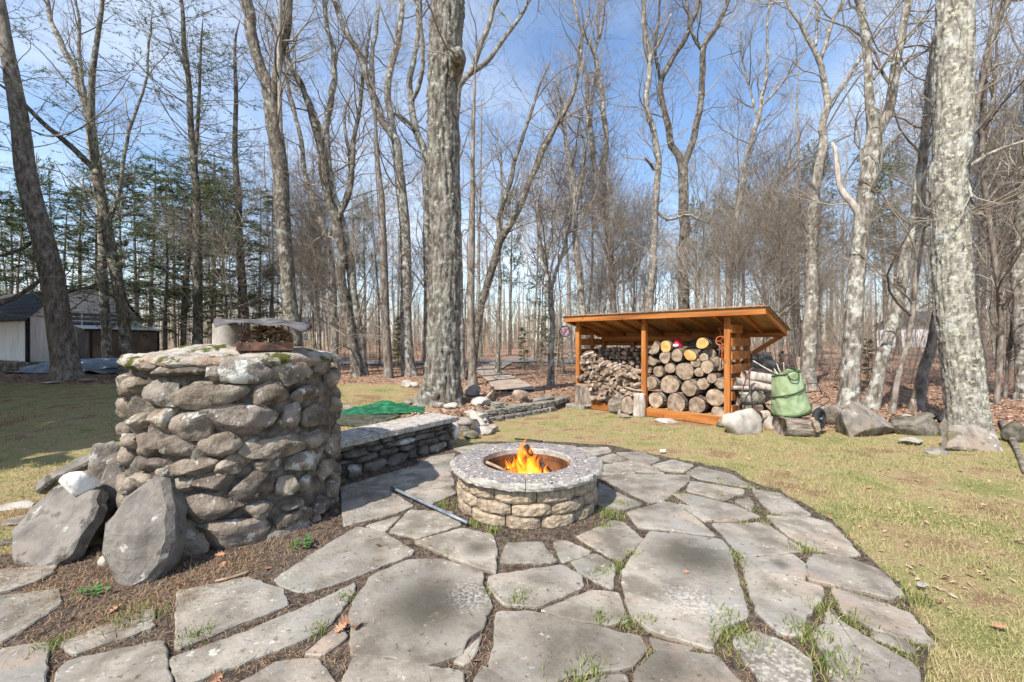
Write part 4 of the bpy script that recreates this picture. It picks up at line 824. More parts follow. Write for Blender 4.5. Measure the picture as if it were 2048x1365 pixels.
def slab_px(label, pts, d0, lean, thick, m, seed, cat='rock', name='rock', yaw=0., bump=.012, group=None):
    """a standing or leaning slab: outline read off the photo, real thickness, its own plane and depth"""
    c = np.mean(pts, 0); c3 = D(c[0], c[1], d0)
    n = np.array([math.sin(yaw) * math.cos(lean), -math.cos(yaw) * math.cos(lean), math.sin(lean)]); u = nrm(np.cross([0, 0, 1.], -n)); u = -u if u[0] < 0 else u; v = np.cross(n, u); v = v if v[2] > 0 else -v
    W = [ray_plane(a, b, c3, n) - c3 for a, b in pts]; q = [(float(w @ u), float(w @ v)) for w in W]; gg = np.random.default_rng(seed)
    V, Fc = poly_prism(q, -thick, 0, thick * .22, .05, .012, seed, 1)
    bm = bmesh.new(); vs_ = [bm.verts.new(x) for x in V]; 
    for fc in Fc: bm.faces.new([vs_[i] for i in fc])
    bm.faces.new([vs_[i] for i in range(len(V) // 3)][::-1])
    bmesh.ops.triangulate(bm, faces=[f for f in bm.faces if len(f.verts) > 4])
    bmesh.ops.subdivide_edges(bm, edges=[e for e in bm.edges if e.calc_length() > .09], cuts=2, use_grid_fill=True)
    bmesh.ops.triangulate(bm, faces=bm.faces[:])
    P0 = np.array([x.co[:] for x in bm.verts]); dz = bump * .5 * fbm(P0 * 4 + seed, 2, seed) + .0022 * fbm(P0 * 22, 2, seed + 1)
    ex = max(abs(a) for a, b in q)
    if seed == 11:
        x_, y_ = P0[:, 0], P0[:, 1]; dz = .006 * fbm(P0 * 5, 3, 3) + .003 * fbm(P0 * 24, 2, 4) - .55 * np.maximum(0, -.04 - x_ - .25 * y_) - .5 * np.maximum(0, y_ - .02 + .15 * x_) - .12 * np.maximum(0, -.10 - y_) - .35 * np.maximum(0, x_ - .12)
    for _ in range(0 if seed == 11 else 3):
        th_ = gg.uniform(0, 6.28); dz = dz - bump * 9 * np.maximum(0, P0[:, 0] * math.cos(th_) + P0[:, 1] * math.sin(th_) - gg.uniform(.15, .5) * ex)
    for x, z in zip(bm.verts, dz): x.co.z += z; x.co.x += z * .5
    up = nrm(np.cross(u, v)); s = 1 if up @ n > 0 else -1
    lo = c3 + v * min(b for a, b in q)
    for x in bm.verts:
        w = c3 + u * x.co.x + v * x.co.y + n * x.co.z - lo; x.co = Vector(w)
    bmesh.ops.recalc_face_normals(bm, faces=bm.faces[:])
    o = bmobj(name, bm, MT[m], None, tuple(lo), smooth=True); crisp(o.data, 14); return tag(o, label, cat, group)

# ------------------------------------------------------------------ round stone oven
def oven():
    R = .72; root = tag(empty('stone_oven', (GRILL[0], GRILL[1], 0)), 'round mortared fieldstone oven with mossy domed top and short chimney', 'stone oven')
    n, k = 70, 180; z = np.linspace(-.06, 1.27, n); a = np.arange(k) / k * 2 * np.pi
    rr = .668 + .025 * np.cos(z * 1.0)[:, None] + 0 * a[None]; X = np.stack([np.cos(a)[None] * rr, np.sin(a)[None] * rr, z[:, None] + 0 * rr], -1)
    X[..., :2] *= (1 + .045 * fbm(X * 7, 3, 4) + .022 * fbm(X * 22, 2, 6))[..., None]
    b = (np.arange(n - 1) * k)[:, None] + np.arange(k)[None]; b2 = (np.arange(n - 1) * k)[:, None] + (np.arange(k)[None] + 1) % k
    V = X.reshape(-1, 3); Q = np.stack([b, b2, b2 + k, b + k], -1).reshape(-1, 4)
    obj('mortar_core', npmesh('mortar_core', V, [Q]), MT['mortar'], root)
    # domed mortar cap
    m = bpy.data.materials.new('oven_cap'); m = mat('oven_cap', [(.20, .17, .14), (.36, .32, .275), (.50, .46, .41)], 9, 9, bump=1, bscale=40, bdist=.02, var=0, fine=.25, patches=[((.30, .19, .12), 3.1, .53, .62), ((.065, .072, .010), 3.6, .525, .57), ((.075, .085, .012), 9, .60, .64)])
    k = 120; a = np.arange(k) / k * 2 * np.pi; nr = 26; rad = np.linspace(0.02, 1, nr); Vc = []
    for i, t in enumerate(rad):
        rc = t * .745; zc = 1.275 + .10 * (1 - t ** 2.0) - (.03 if i == nr - 1 else 0)
        for j in range(k): Vc.append((math.cos(a[j]) * rc, math.sin(a[j]) * rc, zc))
    Vc = np.array(Vc); rim = np.repeat(rad, k)
    Vc[:, :2] *= (1 + (.055 * fbm(Vc * 5, 3, 8) + .03 * fbm(Vc * 15, 2, 9)) * (rim > .5))[:, None]; Vc[:, 2] += .014 * fbm(Vc * 6, 3, 10) + .008 * fbm(Vc * 22, 2, 12)
    low = Vc[-k:].copy(); low[:, 2] -= .035; low[:, :2] *= .93; Vc = np.vstack([Vc, low])
    b = (np.arange(nr) * k)[:, None] + np.arange(k)[None]; b2 = (np.arange(nr) * k)[:, None] + (np.arange(k)[None] + 1) % k
    obj('mortar_cap', npmesh('mortar_cap', Vc, [np.stack([b, b2, b2 + k, b + k], -1).reshape(-1, 4), np.arange(k)[None, ::-1]]), m, root)
    ST = '''363,738,113,32 433,745,32,46 496,745,94,46 588,747,72,50 647,735,34,34 292,731,32,28 318,783,62,55 417,790,148,58 540,786,62,46 622,786,62,32 668,760,26,40 273,776,26,26 250,780,26,30
318,838,50,56 383,848,74,66 479,841,134,66 582,834,38,54 636,831,54,46 674,811,26,42 240,822,24,26 262,845,42,34 294,892,60,46 356,892,78,42 441,889,74,46 551,892,114,48 630,879,42,38 664,892,32,44 252,882,36,30
304,930,48,30 390,933,78,40 465,930,64,48 537,931,58,28 616,923,72,42 654,943,34,52 356,974,56,38 421,967,74,38 506,971,86,56 578,971,44,38 612,967,24,34 670,970,26,48 325,945,42,32 280,960,36,34
427,1013,110,56 519,1023,64,40 588,1012,36,20 646,1009,40,34 468,1070,120,58 591,1037,72,40 636,1043,28,44 574,1081,96,72 376,1065,72,92 660,1057,30,28 482,1122,58,24 350,1015,50,40 310,1010,40,40 425,1118,60,30 320,1060,50,50 672,1015,22,44'''.split()
    ths = []
    for i, s in enumerate(ST):
        px, py, w_, h_ = map(float, s.split(','))
        r = np.array([(px - CX) / F, 1, -(py - HZ) / F]); A = r[0] ** 2 + r[1] ** 2; B = -(r[0] * GRILL[0] + r[1] * GRILL[1]); C = GRILL @ GRILL - R * R; ds = B * B - A * C
        t = (-B - math.sqrt(ds)) / A if ds > 0 else -B / A
        p = np.array([0, 0, CAMZ]) + r * t; e = p[:2] - GRILL; th = math.atan2(e[1], e[0]); view = math.atan2(-GRILL[1], -GRILL[0]); ob = max(.42, math.cos(th - view))
        sw = min(.44, w_ * t / F / ob) * 1.06; sh = h_ * t / F * 1.08; dp = min(.26, .13 + .22 * min(sw, sh)); ths.append((th, p[2]))
        v, f = rock_geo((dp, sw, sh), 300 + i, 4 if w_ > 50 else 3, 9, .08, 2.0, pw=.92, rough=.03, dlo=.52, dhi=.85)
        ml = 'lichen_stone' if i in (2, 6, 32) else R_.choice(['field_stone', 'field_stone', 'tan_stone', 'tan_stone', 'plum_stone'])
        obj('stone', crisp(npmesh('stone', v, [f]), 38), MT[ml], root, (math.cos(th) * (R - .035), math.sin(th) * (R - .035), p[2]), (R_.gauss(0, .10), 0, th))
    view = math.atan2(-GRILL[1], -GRILL[0]); zz = .10; row = 0
    while zz < 1.2:
        th = view + 1.25 + R_.uniform(0, .1)
        while th < view + 2 * math.pi - 1.2:
            w_ = R_.uniform(.13, .30); th += w_ / R / 2; v, f = rock_geo((.16, w_, R_.uniform(.12, .18)), 800 + row * 40 + int(th * 9), 2, 5, .13, 1.8, pw=.9)
            obj('stone', npmesh('stone', v, [f]), MT['field_stone'], root, (math.cos(th) * (R - .04), math.sin(th) * (R - .04), zz + R_.gauss(0, .012)), (R_.gauss(0, .08), 0, th)); th += w_ / R / 2 + .03
        zz += .165; row += 1
oven()
# chimney pipe, rusty spark tray, leaves, bent sheet metal: loose on the top
TOPZ = 1.37
MT['concrete'] = mat('concrete', [(.24, .22, .19), (.34, .315, .28), (.42, .39, .35)], 8, 8, bump=.5, bscale=60, bdist=.006, var=0, fine=.2, patches=[((.16, .14, .12), 4, .6, .75)])
MT['rust'] = mat('rust', [(.045, .026, .022), (.11, .06, .045), (.20, .10, .06)], 12, 8, bump=.5, bscale=50, bdist=.004, var=0, rough=.8)
MT['sheet'] = mat('old_sheet', [(.05, .045, .047), (.092, .085, .087), (.15, .142, .142)], 9, 8, (1, 1, 1), bump=.25, bscale=30, bdist=.004, var=0, rough=.8, metallic=0, spec=.2, patches=[((.12, .09, .075), 7, .56, .7)])
def lathe_ring(name, ro, ri, z0, z1, m, parent=None, loc=None, k=40, bev=.006, crisp_edges=True):
    prof = [(ri, z0), (ro, z0), (ro, z1 - bev), (ro - bev, z1), (ri + bev, z1), (ri, z1 - bev)]; n = len(prof); a = np.arange(k) / k * 2 * np.pi
    V = np.array([(r * math.cos(t), r * math.sin(t), z) for r, z in prof for t in a]); b = (np.arange(n) * k)[:, None] + np.arange(k)[None]; b2 = (np.arange(n) * k)[:, None] + (np.arange(k)[None] + 1) % k
    up = ((np.arange(n) + 1) % n - np.arange(n))[:, None] * k
    return obj(name, npmesh(name, V, [np.stack([b, b2, b2 + up, b + up], -1).reshape(-1, 4)]), m, parent, loc) if not crisp_edges else obj(name, crisp(npmesh(name, V, [np.stack([b, b2, b2 + up, b + up], -1).reshape(-1, 4)])), m, parent, loc)
pc = D(459, 690, 3.42); pc[2] = TOPZ - .045
pipe = lathe_ring('chimney_pipe', .115, .09, 0, .215, MT['concrete'], None, tuple(pc)); tag(pipe, 'short grey concrete chimney pipe standing on the domed oven top', 'chimney pipe')
tr_c = D(533, 695, 3.22); tr_c[2] = TOPZ - .05; trz = math.radians(28)
tray = tag(empty('spark_tray', tuple(tr_c), trz), 'rusty iron frame heaped with dry leaves in front of the chimney pipe', 'rusty frame')
for i, (x, y, sx, sy) in enumerate([(0, -.15, .36, .014), (0, .15, .36, .014), (-.173, 0, .014, .286), (.173, 0, .014, .286)]): box('side_plate', (sx, sy, .06), (x, y, .04), MT['rust'], tray, bev=.002)
for i in range(7): box('mesh_wire', (.004, .29, .14), (-.165 + i * .055, .0, .135), MT['rust'], tray, bev=0) if False else None
g_ = np.random.default_rng(3); n = 900; q = np.stack([g_.uniform(-.17, .17, n), g_.uniform(-.145, .145, n)], -1); z = .03 + g_.uniform(0, 1, n) ** .6 * .16 * (1 - .35 * np.abs(q[:, 0] / .17) ** 2)
V, fs = leaf_quads(q, z, g_.uniform(.014, .03, n)); tag(obj('leaf_heap', npmesh('leaf_heap', V, fs, False), MT['litter'], tray), kind='stuff')
def bent_sheet():
    nx_, ny_ = 26, 18; u, v = np.meshgrid(np.linspace(-1, 1, nx_), np.linspace(-1, 1, ny_)); x = u * .315; y = v * .24
    z = .022 * (1 - u ** 2) + .02 * (1 - v ** 2) - .035 * np.maximum(0, np.abs(u) + np.abs(v) - 1.55) * 2 + .008 * np.sin(u * 4 + v * 2) + .004 * np.sin(u * 9 + v * 3)
    T = np.stack([x * (1 - .12 * np.abs(v) ** 4), y * (1 - .12 * np.abs(u) ** 4), z], -1).reshape(-1, 3); B = T.copy(); B[:, 2] -= .004
    i = (np.arange(ny_ - 1)[:, None] * nx_ + np.arange(nx_ - 1)[None]).ravel(); Qd = np.stack([i, i + 1, i + nx_ + 1, i + nx_], -1); N = nx_ * ny_
    e = np.concatenate([np.arange(nx_), np.arange(1, ny_) * nx_ + nx_ - 1, (N - 2 - np.arange(nx_ - 1)), (np.arange(ny_ - 2, 0, -1) * nx_)]); e2 = np.roll(e, -1)
    return npmesh('sheet', np.vstack([T, B]), [Qd, Qd[:, ::-1] + N, np.stack([e2, e, e + N, e2 + N], -1)])
cv = tag(obj('metal_cover', bent_sheet(), MT['sheet'], None, (tr_c[0] - .012, tr_c[1] + .02, TOPZ + .155), (math.radians(5), math.radians(3), math.radians(22))), 'bent grey sheet of metal laid over the rusty leaf-filled frame', 'metal sheet')
for nm, (x, y) in (('prop_rod', (-.15, -.13)), ('prop_rod', (.15, .13)), ('prop_rod', (.15, -.13)), ('prop_rod', (-.15, .13))):
    box('corner_rod', (.008, .008, .19), (x, y, .13), MT['rust'], tray, bev=0)
tag(rock('brick_shard', (tr_c[0] - .22, tr_c[1] - .02, TOPZ - .03), (.10, .05, .035), 71, 'grey_stone', .3), 'small brown brick shard beside the rusty frame on the oven top', 'brick piece').data.materials[0] = MT['rust']

# ------------------------------------------------------------------ loose slabs leaning at the oven's left
slab_px('tall grey angular slab leaning against the oven front', [(294, 951), (321, 956), (338, 1013), (337, 1091), (328, 1139), (268, 1187), (236, 1192), (205, 1146), (185, 1119), (191, 1057), (239, 992)], 2.46, .30, .15, 'slab_stone', 11, yaw=.10, bump=.03)
slab_px('broad brown-grey slab leaning left of the tall angular slab', [(20, 1057), (60, 1010), (103, 968), (144, 958), (190, 975), (187, 1016), (137, 1112), (82, 1140), (20, 1128)], 2.76, .62, .09, 'slab_stone', 12, yaw=-.15, bump=.012)
slab_px('narrow long slab lying along the top of the broad leaning slab', [(68, 965), (113, 938), (171, 907), (188, 917), (120, 953), (66, 988)], 3.4, .5, .07, 'slab_stone', 13, yaw=-.2)
slab_px('rounded grey slab propped on the oven behind the white quartz stone', [(191, 968), (219, 924), (246, 927), (253, 958), (236, 989), (215, 1050), (185, 1085)], 3.02, .35, .10, 'slab_stone', 14, yaw=.35, bump=.02)
q_ = D(172, 957, 2.92); tag(rock('rock', (q_[0], q_[1], q_[2] - .09), (.235, .14, .175), 15, 'quartz', .2, planes=18, amp=.05, rough=.035, dlo=.40, dhi=.75, tilt=(.3, -.3)), 'chalk-white quartz stone resting on the broad leaning slab', 'rock')
for (px, py, w_, h_, d, m, lab, sd_) in [(212, 905, 56, 42, 3.5, 'grey_stone', 'flat brown stone tucked between the oven and the lawn', 16), (240, 922, 44, 40, 3.35, 'field_stone', 'small round brown stone against the oven left side', 17), (258, 985, 36, 60, 3.0, 'field_stone', 'reddish upright stone wedged between oven and rounded slab', 18),
                                      (150, 1075, 60, 70, 3.05, 'dark_stone', 'dark stone in the gap behind the broad leaning slab', 19), (10, 1105, 46, 40, 2.95, 'dark_stone', 'dark low stone at the left edge beside the broad slab', 20), (30, 1018, 70, 20, 3.6, 'pale_stone', 'flat pale stone lying in the grass at the left edge', 23), (40, 1050, 60, 30, 3.3, 'grey_stone', 'low brown stone half buried left of the broad slab', 24)]:
    p = D(px, py, d); s = d / F; hz = min(h_ * s, 9); g0 = float(zt(p[0], p[1])); zb = max(g0 - .03, p[2] - hz / 2) if d < 3.4 and py < 1000 else g0 - .03
    ht = p[2] + hz / 2 - zb; tag(rock('rock', (p[0], p[1], zb), (w_ * s, w_ * s * .8, max(.05, ht)), sd_, m, .3, planes=8, amp=.08), lab, 'rock')
rock_px('lone white pebble on the flagstone at the bottom edge', 646, 1356, 16, 16, 'pale_stone', 25, cat='pebble', name='pebble', sub=2)
rock_px('small grey stone beside the foot of the tall angular slab', 205, 1128, 30, 24, 'pale_stone', 26, cat='pebble', name='pebble', sub=2)

# ------------------------------------------------------------------ fire pit
MT['tan_block'] = mat('tan_block', [(.20, .152, .105), (.30, .238, .17), (.39, .322, .24)], 30, 6, bump=1, bscale=70, bdist=.009, var=.10, fine=.25, patches=[((.12, .105, .04), 3.5, .60, .70)])
MT['cap_rim'] = mat('cap_concrete', [(.23, .21, .18), (.335, .31, .275), (.43, .405, .365)], 18, 6, bump=1, bscale=50, bdist=.012, var=.04, fine=.15)
def cap_top():
    m = mat('exposed_aggregate', [(.16, .14, .125), (.24, .215, .195), (.33, .305, .28)], 30, 5, coord='world', bump=.8, bscale=80, bdist=.006, var=.03, rough=.6)
    nt = m.node_tree; L = nt.links.new; bs = nt.nodes['Principled BSDF']; col = bs.inputs['Base Color'].links[0].from_socket
    g = nt.nodes.new('ShaderNodeNewGeometry'); vo = nt.nodes.new('ShaderNodeTexVoronoi'); vo.inputs['Scale'].default_value = 38; L(g.outputs['Position'], vo.inputs['Vector'])
    rp = nt.nodes.new('ShaderNodeValToRGB'); sx_ = nt.nodes.new('ShaderNodeSeparateColor'); L(vo.outputs['Color'], sx_.inputs[0]); L(sx_.outputs[0], rp.inputs[0]); e = rp.color_ramp.elements; rp.color_ramp.interpolation = 'CONSTANT'
    e[0].position = 0; e[0].color = (.05, .065, .10, 1); e[1].position = .25; e[1].color = (.10, .12, .17, 1)
    for p_, c in ((.5, (.19, .18, .175, 1)), (.72, (.30, .23, .19, 1)), (.90, (.60, .58, .55, 1))): x = e.new(p_); x.color = c
    st = nt.nodes.new('ShaderNodeMath'); st.operation = 'LESS_THAN'; L(vo.outputs['Distance'], st.inputs[0]); st.inputs[1].default_value = .40
    mx = nt.nodes.new('ShaderNodeMix'); mx.data_type = 'RGBA'; L(st.outputs[0], mx.inputs[0]); L(col, mx.inputs[6]); L(rp.outputs[0], mx.inputs[7]); L(mx.outputs[2], bs.inputs['Base Color']); return m
MT['cap_top'] = cap_top()
pit = tag(empty('fire_pit', (PIT[0], PIT[1], 0)), 'round fire pit of tan split-face blocks with a pebbled concrete rim', 'fire pit')
def pit_block(seed, a0, a1, h):
    g = np.random.default_rng(seed); na, nz = 11, 6; A = np.linspace(a0 + .008, a1 - .008, na); Z = np.linspace(0.003, h - .004, nz); V = []
    t = np.linspace(0, 1, na); prof = .606 - .034 * np.maximum(0, 1 - t / .22) - .034 * np.maximum(0, (t - .78) / .22)
    for i in range(na):
        for j in range(nz):
            e = .012 if j in (0, nz - 1) else 0; r = prof[i] - e + .002 * g.normal() + .0015 * math.sin(i * 1.7 + j * 2.3 + seed); V.append((r * math.cos(A[i]), r * math.sin(A[i]), Z[j]))
    n = na * nz
    for i in (0, na - 1):
        for j in (0, nz - 1): V.append((.43 * math.cos(A[i]), .43 * math.sin(A[i]), Z[j]))
    Fq = [(i * nz + j, (i + 1) * nz + j, (i + 1) * nz + j + 1, i * nz + j + 1) for i in range(na - 1) for j in range(nz - 1)]
    b00, b01, b10, b11 = n, n + 1, n + 2, n + 3
    Fp = [tuple([i * nz + nz - 1 for i in range(na)] + [b11, b01]), tuple([i * nz for i in range(na)][::-1] + [b00, b10]), tuple([j for j in range(nz)][::1] + [b01, b00]), tuple([(na - 1) * nz + j for j in range(nz)][::-1] + [b10, b11]), (b00, b01, b11, b10)]
    me = bpy.data.meshes.new('block'); me.from_pydata(V, [], Fq + Fp); me.update(); return me
for c in range(3):
    nb = 12; a = c * .5 * 2 * math.pi / nb + .13 + (.02 if c == 1 else 0); w_ = [2 * math.pi / nb * R_.uniform(.86, 1.14) for _ in range(nb)]; t = sum(w_); w_ = [x * 2 * math.pi / t for x in w_]
    for i in range(nb): obj('block', pit_block(c * 50 + i, a, a + w_[i], .098), MT['tan_block'], pit, (0, 0, .0 + c * .098), (0, 0, R_.gauss(0, .003))); a += w_[i]
def cap_seg(a0, a1, seed):
    g = np.random.default_rng(seed); na = 26; A = np.linspace(a0 + .004, a1 - .004, na); prof = [(.385, 0), (.385, .058), (.395, .066), (.50, .067), (.625, .066), (.648, .054), (.655, .035), (.648, .012), (.62, 0)]
    V = np.array([((r + (.006 * g.normal() if r > .63 else 0)) * math.cos(t), (r + (.004 * g.normal() if r > .63 else 0)) * math.sin(t), z + (.003 * g.normal() if r > .63 else 0)) for t in A for r, z in prof]); k = len(prof)
    Q = [(i * k + j, (i + 1) * k + j, (i + 1) * k + (j + 1) % k, i * k + (j + 1) % k) for i in range(na - 1) for j in range(k)]
    me = bpy.data.meshes.new('capstone'); me.from_pydata(V.tolist(), [], Q + [tuple(range(k)), tuple(range((na - 1) * k, na * k))[::-1]]); me.update()
    bm = bmesh.new(); bm.from_mesh(me); bmesh.ops.recalc_face_normals(bm, faces=bm.faces[:]); bm.to_mesh(me); bm.free()
    me.materials.append(MT['cap_rim']); me.materials.append(MT['cap_top'])
    for p in me.polygons: p.use_smooth = False; p.material_index = 1 if p.normal.z > .9 and p.center.z > .06 else 0
    return me
for i, a in enumerate([-1.62, -.02, 1.55, 3.12]):
    b = [-.02, 1.55, 3.12, 2 * math.pi - 1.62][i]; obj('capstone', cap_seg(a, b, i), None, pit, (0, 0, .298))
MT['liner'] = mat('rusty_liner', [(.075, .032, .014), (.16, .066, .026), (.27, .115, .045)], 7, 8, (1, 1, .5), bump=.4, bscale=40, bdist=.004, var=0, rough=.7, patches=[((.05, .03, .022), 4, .55, .68)])
MT['black'] = mat('hole_shade', [(.012, .011, .010), (.03, .027, .024)], 12, 4, var=0, bump=.2)  # painted shade for the flat discs that stand in as vent holes
lathe_ring('steel_liner', .383, .377, .02, .315, MT['liner'], pit, (0, 0, 0), 64, .001)
Vh = []; Fh = []
for i in range(72):
    a = i / 72 * 2 * math.pi; c = np.array([math.cos(a) * .3765, math.sin(a) * .3765, .272]); t = np.array([-math.sin(a), math.cos(a), 0]); b = len(Vh)
    for k in range(6): Vh.append(c + t * .0065 * math.cos(k * 1.047) + np.array([0, 0, .0065 * math.sin(k * 1.047)]))
    Fh.append([b + k for k in range(6)])
tag(obj('vent_holes', npmesh('vent_holes', np.array(Vh), [np.array(Fh)]), MT['black'], pit), kind='stuff')
Va = [(0, 0, .16)]; na = 40
for i in range(8):
    for j in range(na): r = .047 * (i + 1); Va.append((r * math.cos(j / na * 6.2832), r * math.sin(j / na * 6.2832), .135 + .03 * math.cos(r * 4) + .012 * vn(np.array([[j * .7, i * 1.3, 0]]))[0]))
Fa = [np.array([[0, 1 + j, 1 + (j + 1) % na] for j in range(na)]), np.array([[1 + i * na + j, 1 + (i + 1) * na + j, 1 + (i + 1) * na + (j + 1) % na, 1 + i * na + (j + 1) % na] for i in range(7) for j in range(na)])]
MT['ash'] = mat('ash', [(.03, .027, .024), (.12, .11, .10), (.28, .265, .25)], 14, 6, var=0, bump=.8)
obj('ash_bed', npmesh('ash_bed', np.array(Va), Fa), MT['ash'], pit)
MT['char'] = mat('charred_wood', [(.012, .010, .009), (.04, .032, .027), (.12, .085, .06)], 14, 6, (1, 1, .3), var=.2, bump=.8)
MT['stick'] = mat('stick_wood', [(.16, .105, .065), (.28, .20, .135), (.36, .28, .20)], 12, 6, (1, 1, .3), var=.12, bump=.6)
fl_lab = ['charred log leaning right in the flames', 'charred log leaning left in the flames', 'burning split log at the front of the fire', 'half-burnt log lying across the back of the fire', 'short charred piece at the right of the fire', 'charred log end rising at the right of the flames', 'blackened log lying low at the left of the flames']
for i, (a, b, r) in enumerate([((.16, .05, .10), (-.01, .06, .40), .030), ((-.17, .02, .10), (.03, .03, .34), .028), ((-.10, -.13, .09), (.12, -.05, .15), .032), ((-.15, .16, .10), (.16, .12, .18), .035), ((.09, -.10, .09), (.21, .06, .16), .025), ((.27, .03, .10), (.08, .07, .27), .03), ((-.26, .08, .12), (-.05, .03, .20), .03)]):
    p0 = np.array([PIT[0], PIT[1], .07]); tag(tube_obj('fire_log', [p0 + a, p0 + (np.array(a) + b) / 2 + R_.uniform(-.01, .01), p0 + b], [r, r * 1.05, r * .9], MT['char'], k=7), fl_lab[i], 'fire log')
tag(tube_obj('stick', [D(973, 925, 3.62) + (0, 0, 0), D(1000, 937, 3.55), D(1024, 950, 3.5)], [.014, .013, .012], MT['stick'], k=7), 'pale unburnt stick leaning on the left inside of the fire pit', 'stick')
def fire_mat():
    m = bpy.data.materials.new('flame'); m.use_nodes = True; nt = m.node_tree; nt.nodes.clear(); L = nt.links.new
    out = nt.nodes.new('ShaderNodeOutputMaterial'); em = nt.nodes.new('ShaderNodeEmission'); tr = nt.nodes.new('ShaderNodeBsdfTransparent'); mx = nt.nodes.new('ShaderNodeMixShader')
    tcn = nt.nodes.new('ShaderNodeTexCoord'); sp = nt.nodes.new('ShaderNodeSeparateXYZ'); L(tcn.outputs['Generated'], sp.inputs[0])
    ns = nt.nodes.new('ShaderNodeTexNoise'); ns.inputs['Scale'].default_value = 11; ns.inputs['Detail'].default_value = 3; mp = nt.nodes.new('ShaderNodeMapping'); mp.inputs['Scale'].default_value = (1, 1, .3); L(tcn.outputs['Object'], mp.inputs[0]); L(mp.outputs[0], ns.inputs['Vector'])
    lw = nt.nodes.new('ShaderNodeLayerWeight'); lw.inputs['Blend'].default_value = .5
    def mth(op, a, b):
        n = nt.nodes.new('ShaderNodeMath'); n.operation = op
        for i, v in enumerate((a, b)):
            if isinstance(v, (int, float)): n.inputs[i].default_value = v
            else: L(v, n.inputs[i])
        return n.outputs[0]
    core = mth('SUBTRACT', 1, lw.outputs['Facing'])
    heat = mth('ADD', mth('MULTIPLY', core, .75), mth('SUBTRACT', mth('MULTIPLY', ns.outputs[0], .7), mth('MULTIPLY', sp.outputs[2], .75)))
    rp = nt.nodes.new('ShaderNodeValToRGB'); L(heat, rp.inputs[0]); e = rp.color_ramp.elements; e[0].position = 0; e[0].color = (.75, .06, .004, 1); e[1].position = 1.0; e[1].color = (1, .82, .36, 1)
    for p_, c in ((.3, (1, .15, .008, 1)), (.6, (1, .33, .02, 1)), (.8, (1, .56, .09, 1))): x = e.new(p_); x.color = c
    L(rp.outputs[0], em.inputs[0]); st = nt.nodes.new('ShaderNodeMapRange'); L(heat, st.inputs[0]); st.inputs[1].default_value = .1; st.inputs[2].default_value = 1; st.inputs[3].default_value = .9; st.inputs[4].default_value = 2.2; L(st.outputs[0], em.inputs[1])
    al = nt.nodes.new('ShaderNodeMapRange'); L(heat, al.inputs[0]); al.inputs[1].default_value = -.05; al.inputs[2].default_value = .92; al.inputs[3].default_value = 0; al.inputs[4].default_value = .85
    L(al.outputs[0], mx.inputs[0]); L(tr.outputs[0], mx.inputs[1]); L(em.outputs[0], mx.inputs[2]); L(mx.outputs[0], out.inputs[0]); return m
MT['flame'] = fire_mat()
fire = tag(empty('campfire_flames', (PIT[0], PIT[1], .16)), 'yellow and orange flames rising from the fire pit', 'fire')
g_ = np.random.default_rng(12)
for i, (x, y, h, r) in enumerate([(-.02, 0, .42, .04), (.02, .03, .36, .036), (-.05, .02, .29, .036), (.07, -.02, .27, .036), (-.10, .0, .20, .03), (.11, .03, .24, .03), (-.15, .04, .19, .024), (.17, -.0, .18, .024), (.04, -.02, .31, .03), (.0, .06, .34, .03), (.14, .08, .15, .02), (-.12, .09, .23, .026), (-.07, .10, .17, .02), (.21, .05, .12, .018), (.09, .12, .19, .022), (.02, -.07, .30, .05), (-.05, -.08, .22, .045), (.08, -.09, .15, .035), (-.19, .05, .13, .022), (.19, .06, .12, .022), (.0, .07, .30, .045), (-.11, -.07, .12, .025), (.13, .09, .17, .03), (-.16, .10, .18, .03), (.05, .05, .35, .03)]):
    n = 14; t = np.linspace(0, 1, n); ph = g_.uniform(0, 6.28); cx = .13 * h * t * np.sin(t * 6 + ph) + .05 * h * t * math.sin(ph * 3); cy = .03 * np.sin(t * 4 + ph * 2) * t
    p = np.stack([x + cx, y + cy, t * h], -1); rr = 1.35 * r * (np.sin(np.pi * np.clip(t * .75 + .22, 0, 1)) ** 1.1) * (1 - t ** 2 * .85) + .001; rr[-1] = .001
    V, Q = tubes(p[None], rr[None], 10); ang_ = np.tile(np.arange(10), n); V[:, :2] += (np.repeat(rr, 10) * .45 * np.sin(ang_ * 1.256 + np.repeat(t * 9, 10)))[:, None]
    obj('flame', npmesh('flame', V, [Q]), MT['flame'], fire)
# pipe on the paving
MT['galv'] = mat('galvanised', [(.13, .155, .185), (.19, .225, .26), (.25, .285, .32)], 10, 5, bump=.1, var=0, rough=.45, metallic=.3, spec=.5)
tag(tube_obj('metal_pipe', [P(782, 975, .06), P(935, 1046, .06)], .0125, MT['galv'], k=12), 'long grey metal pipe lying on the paving between bench and fire pit', 'pipe')

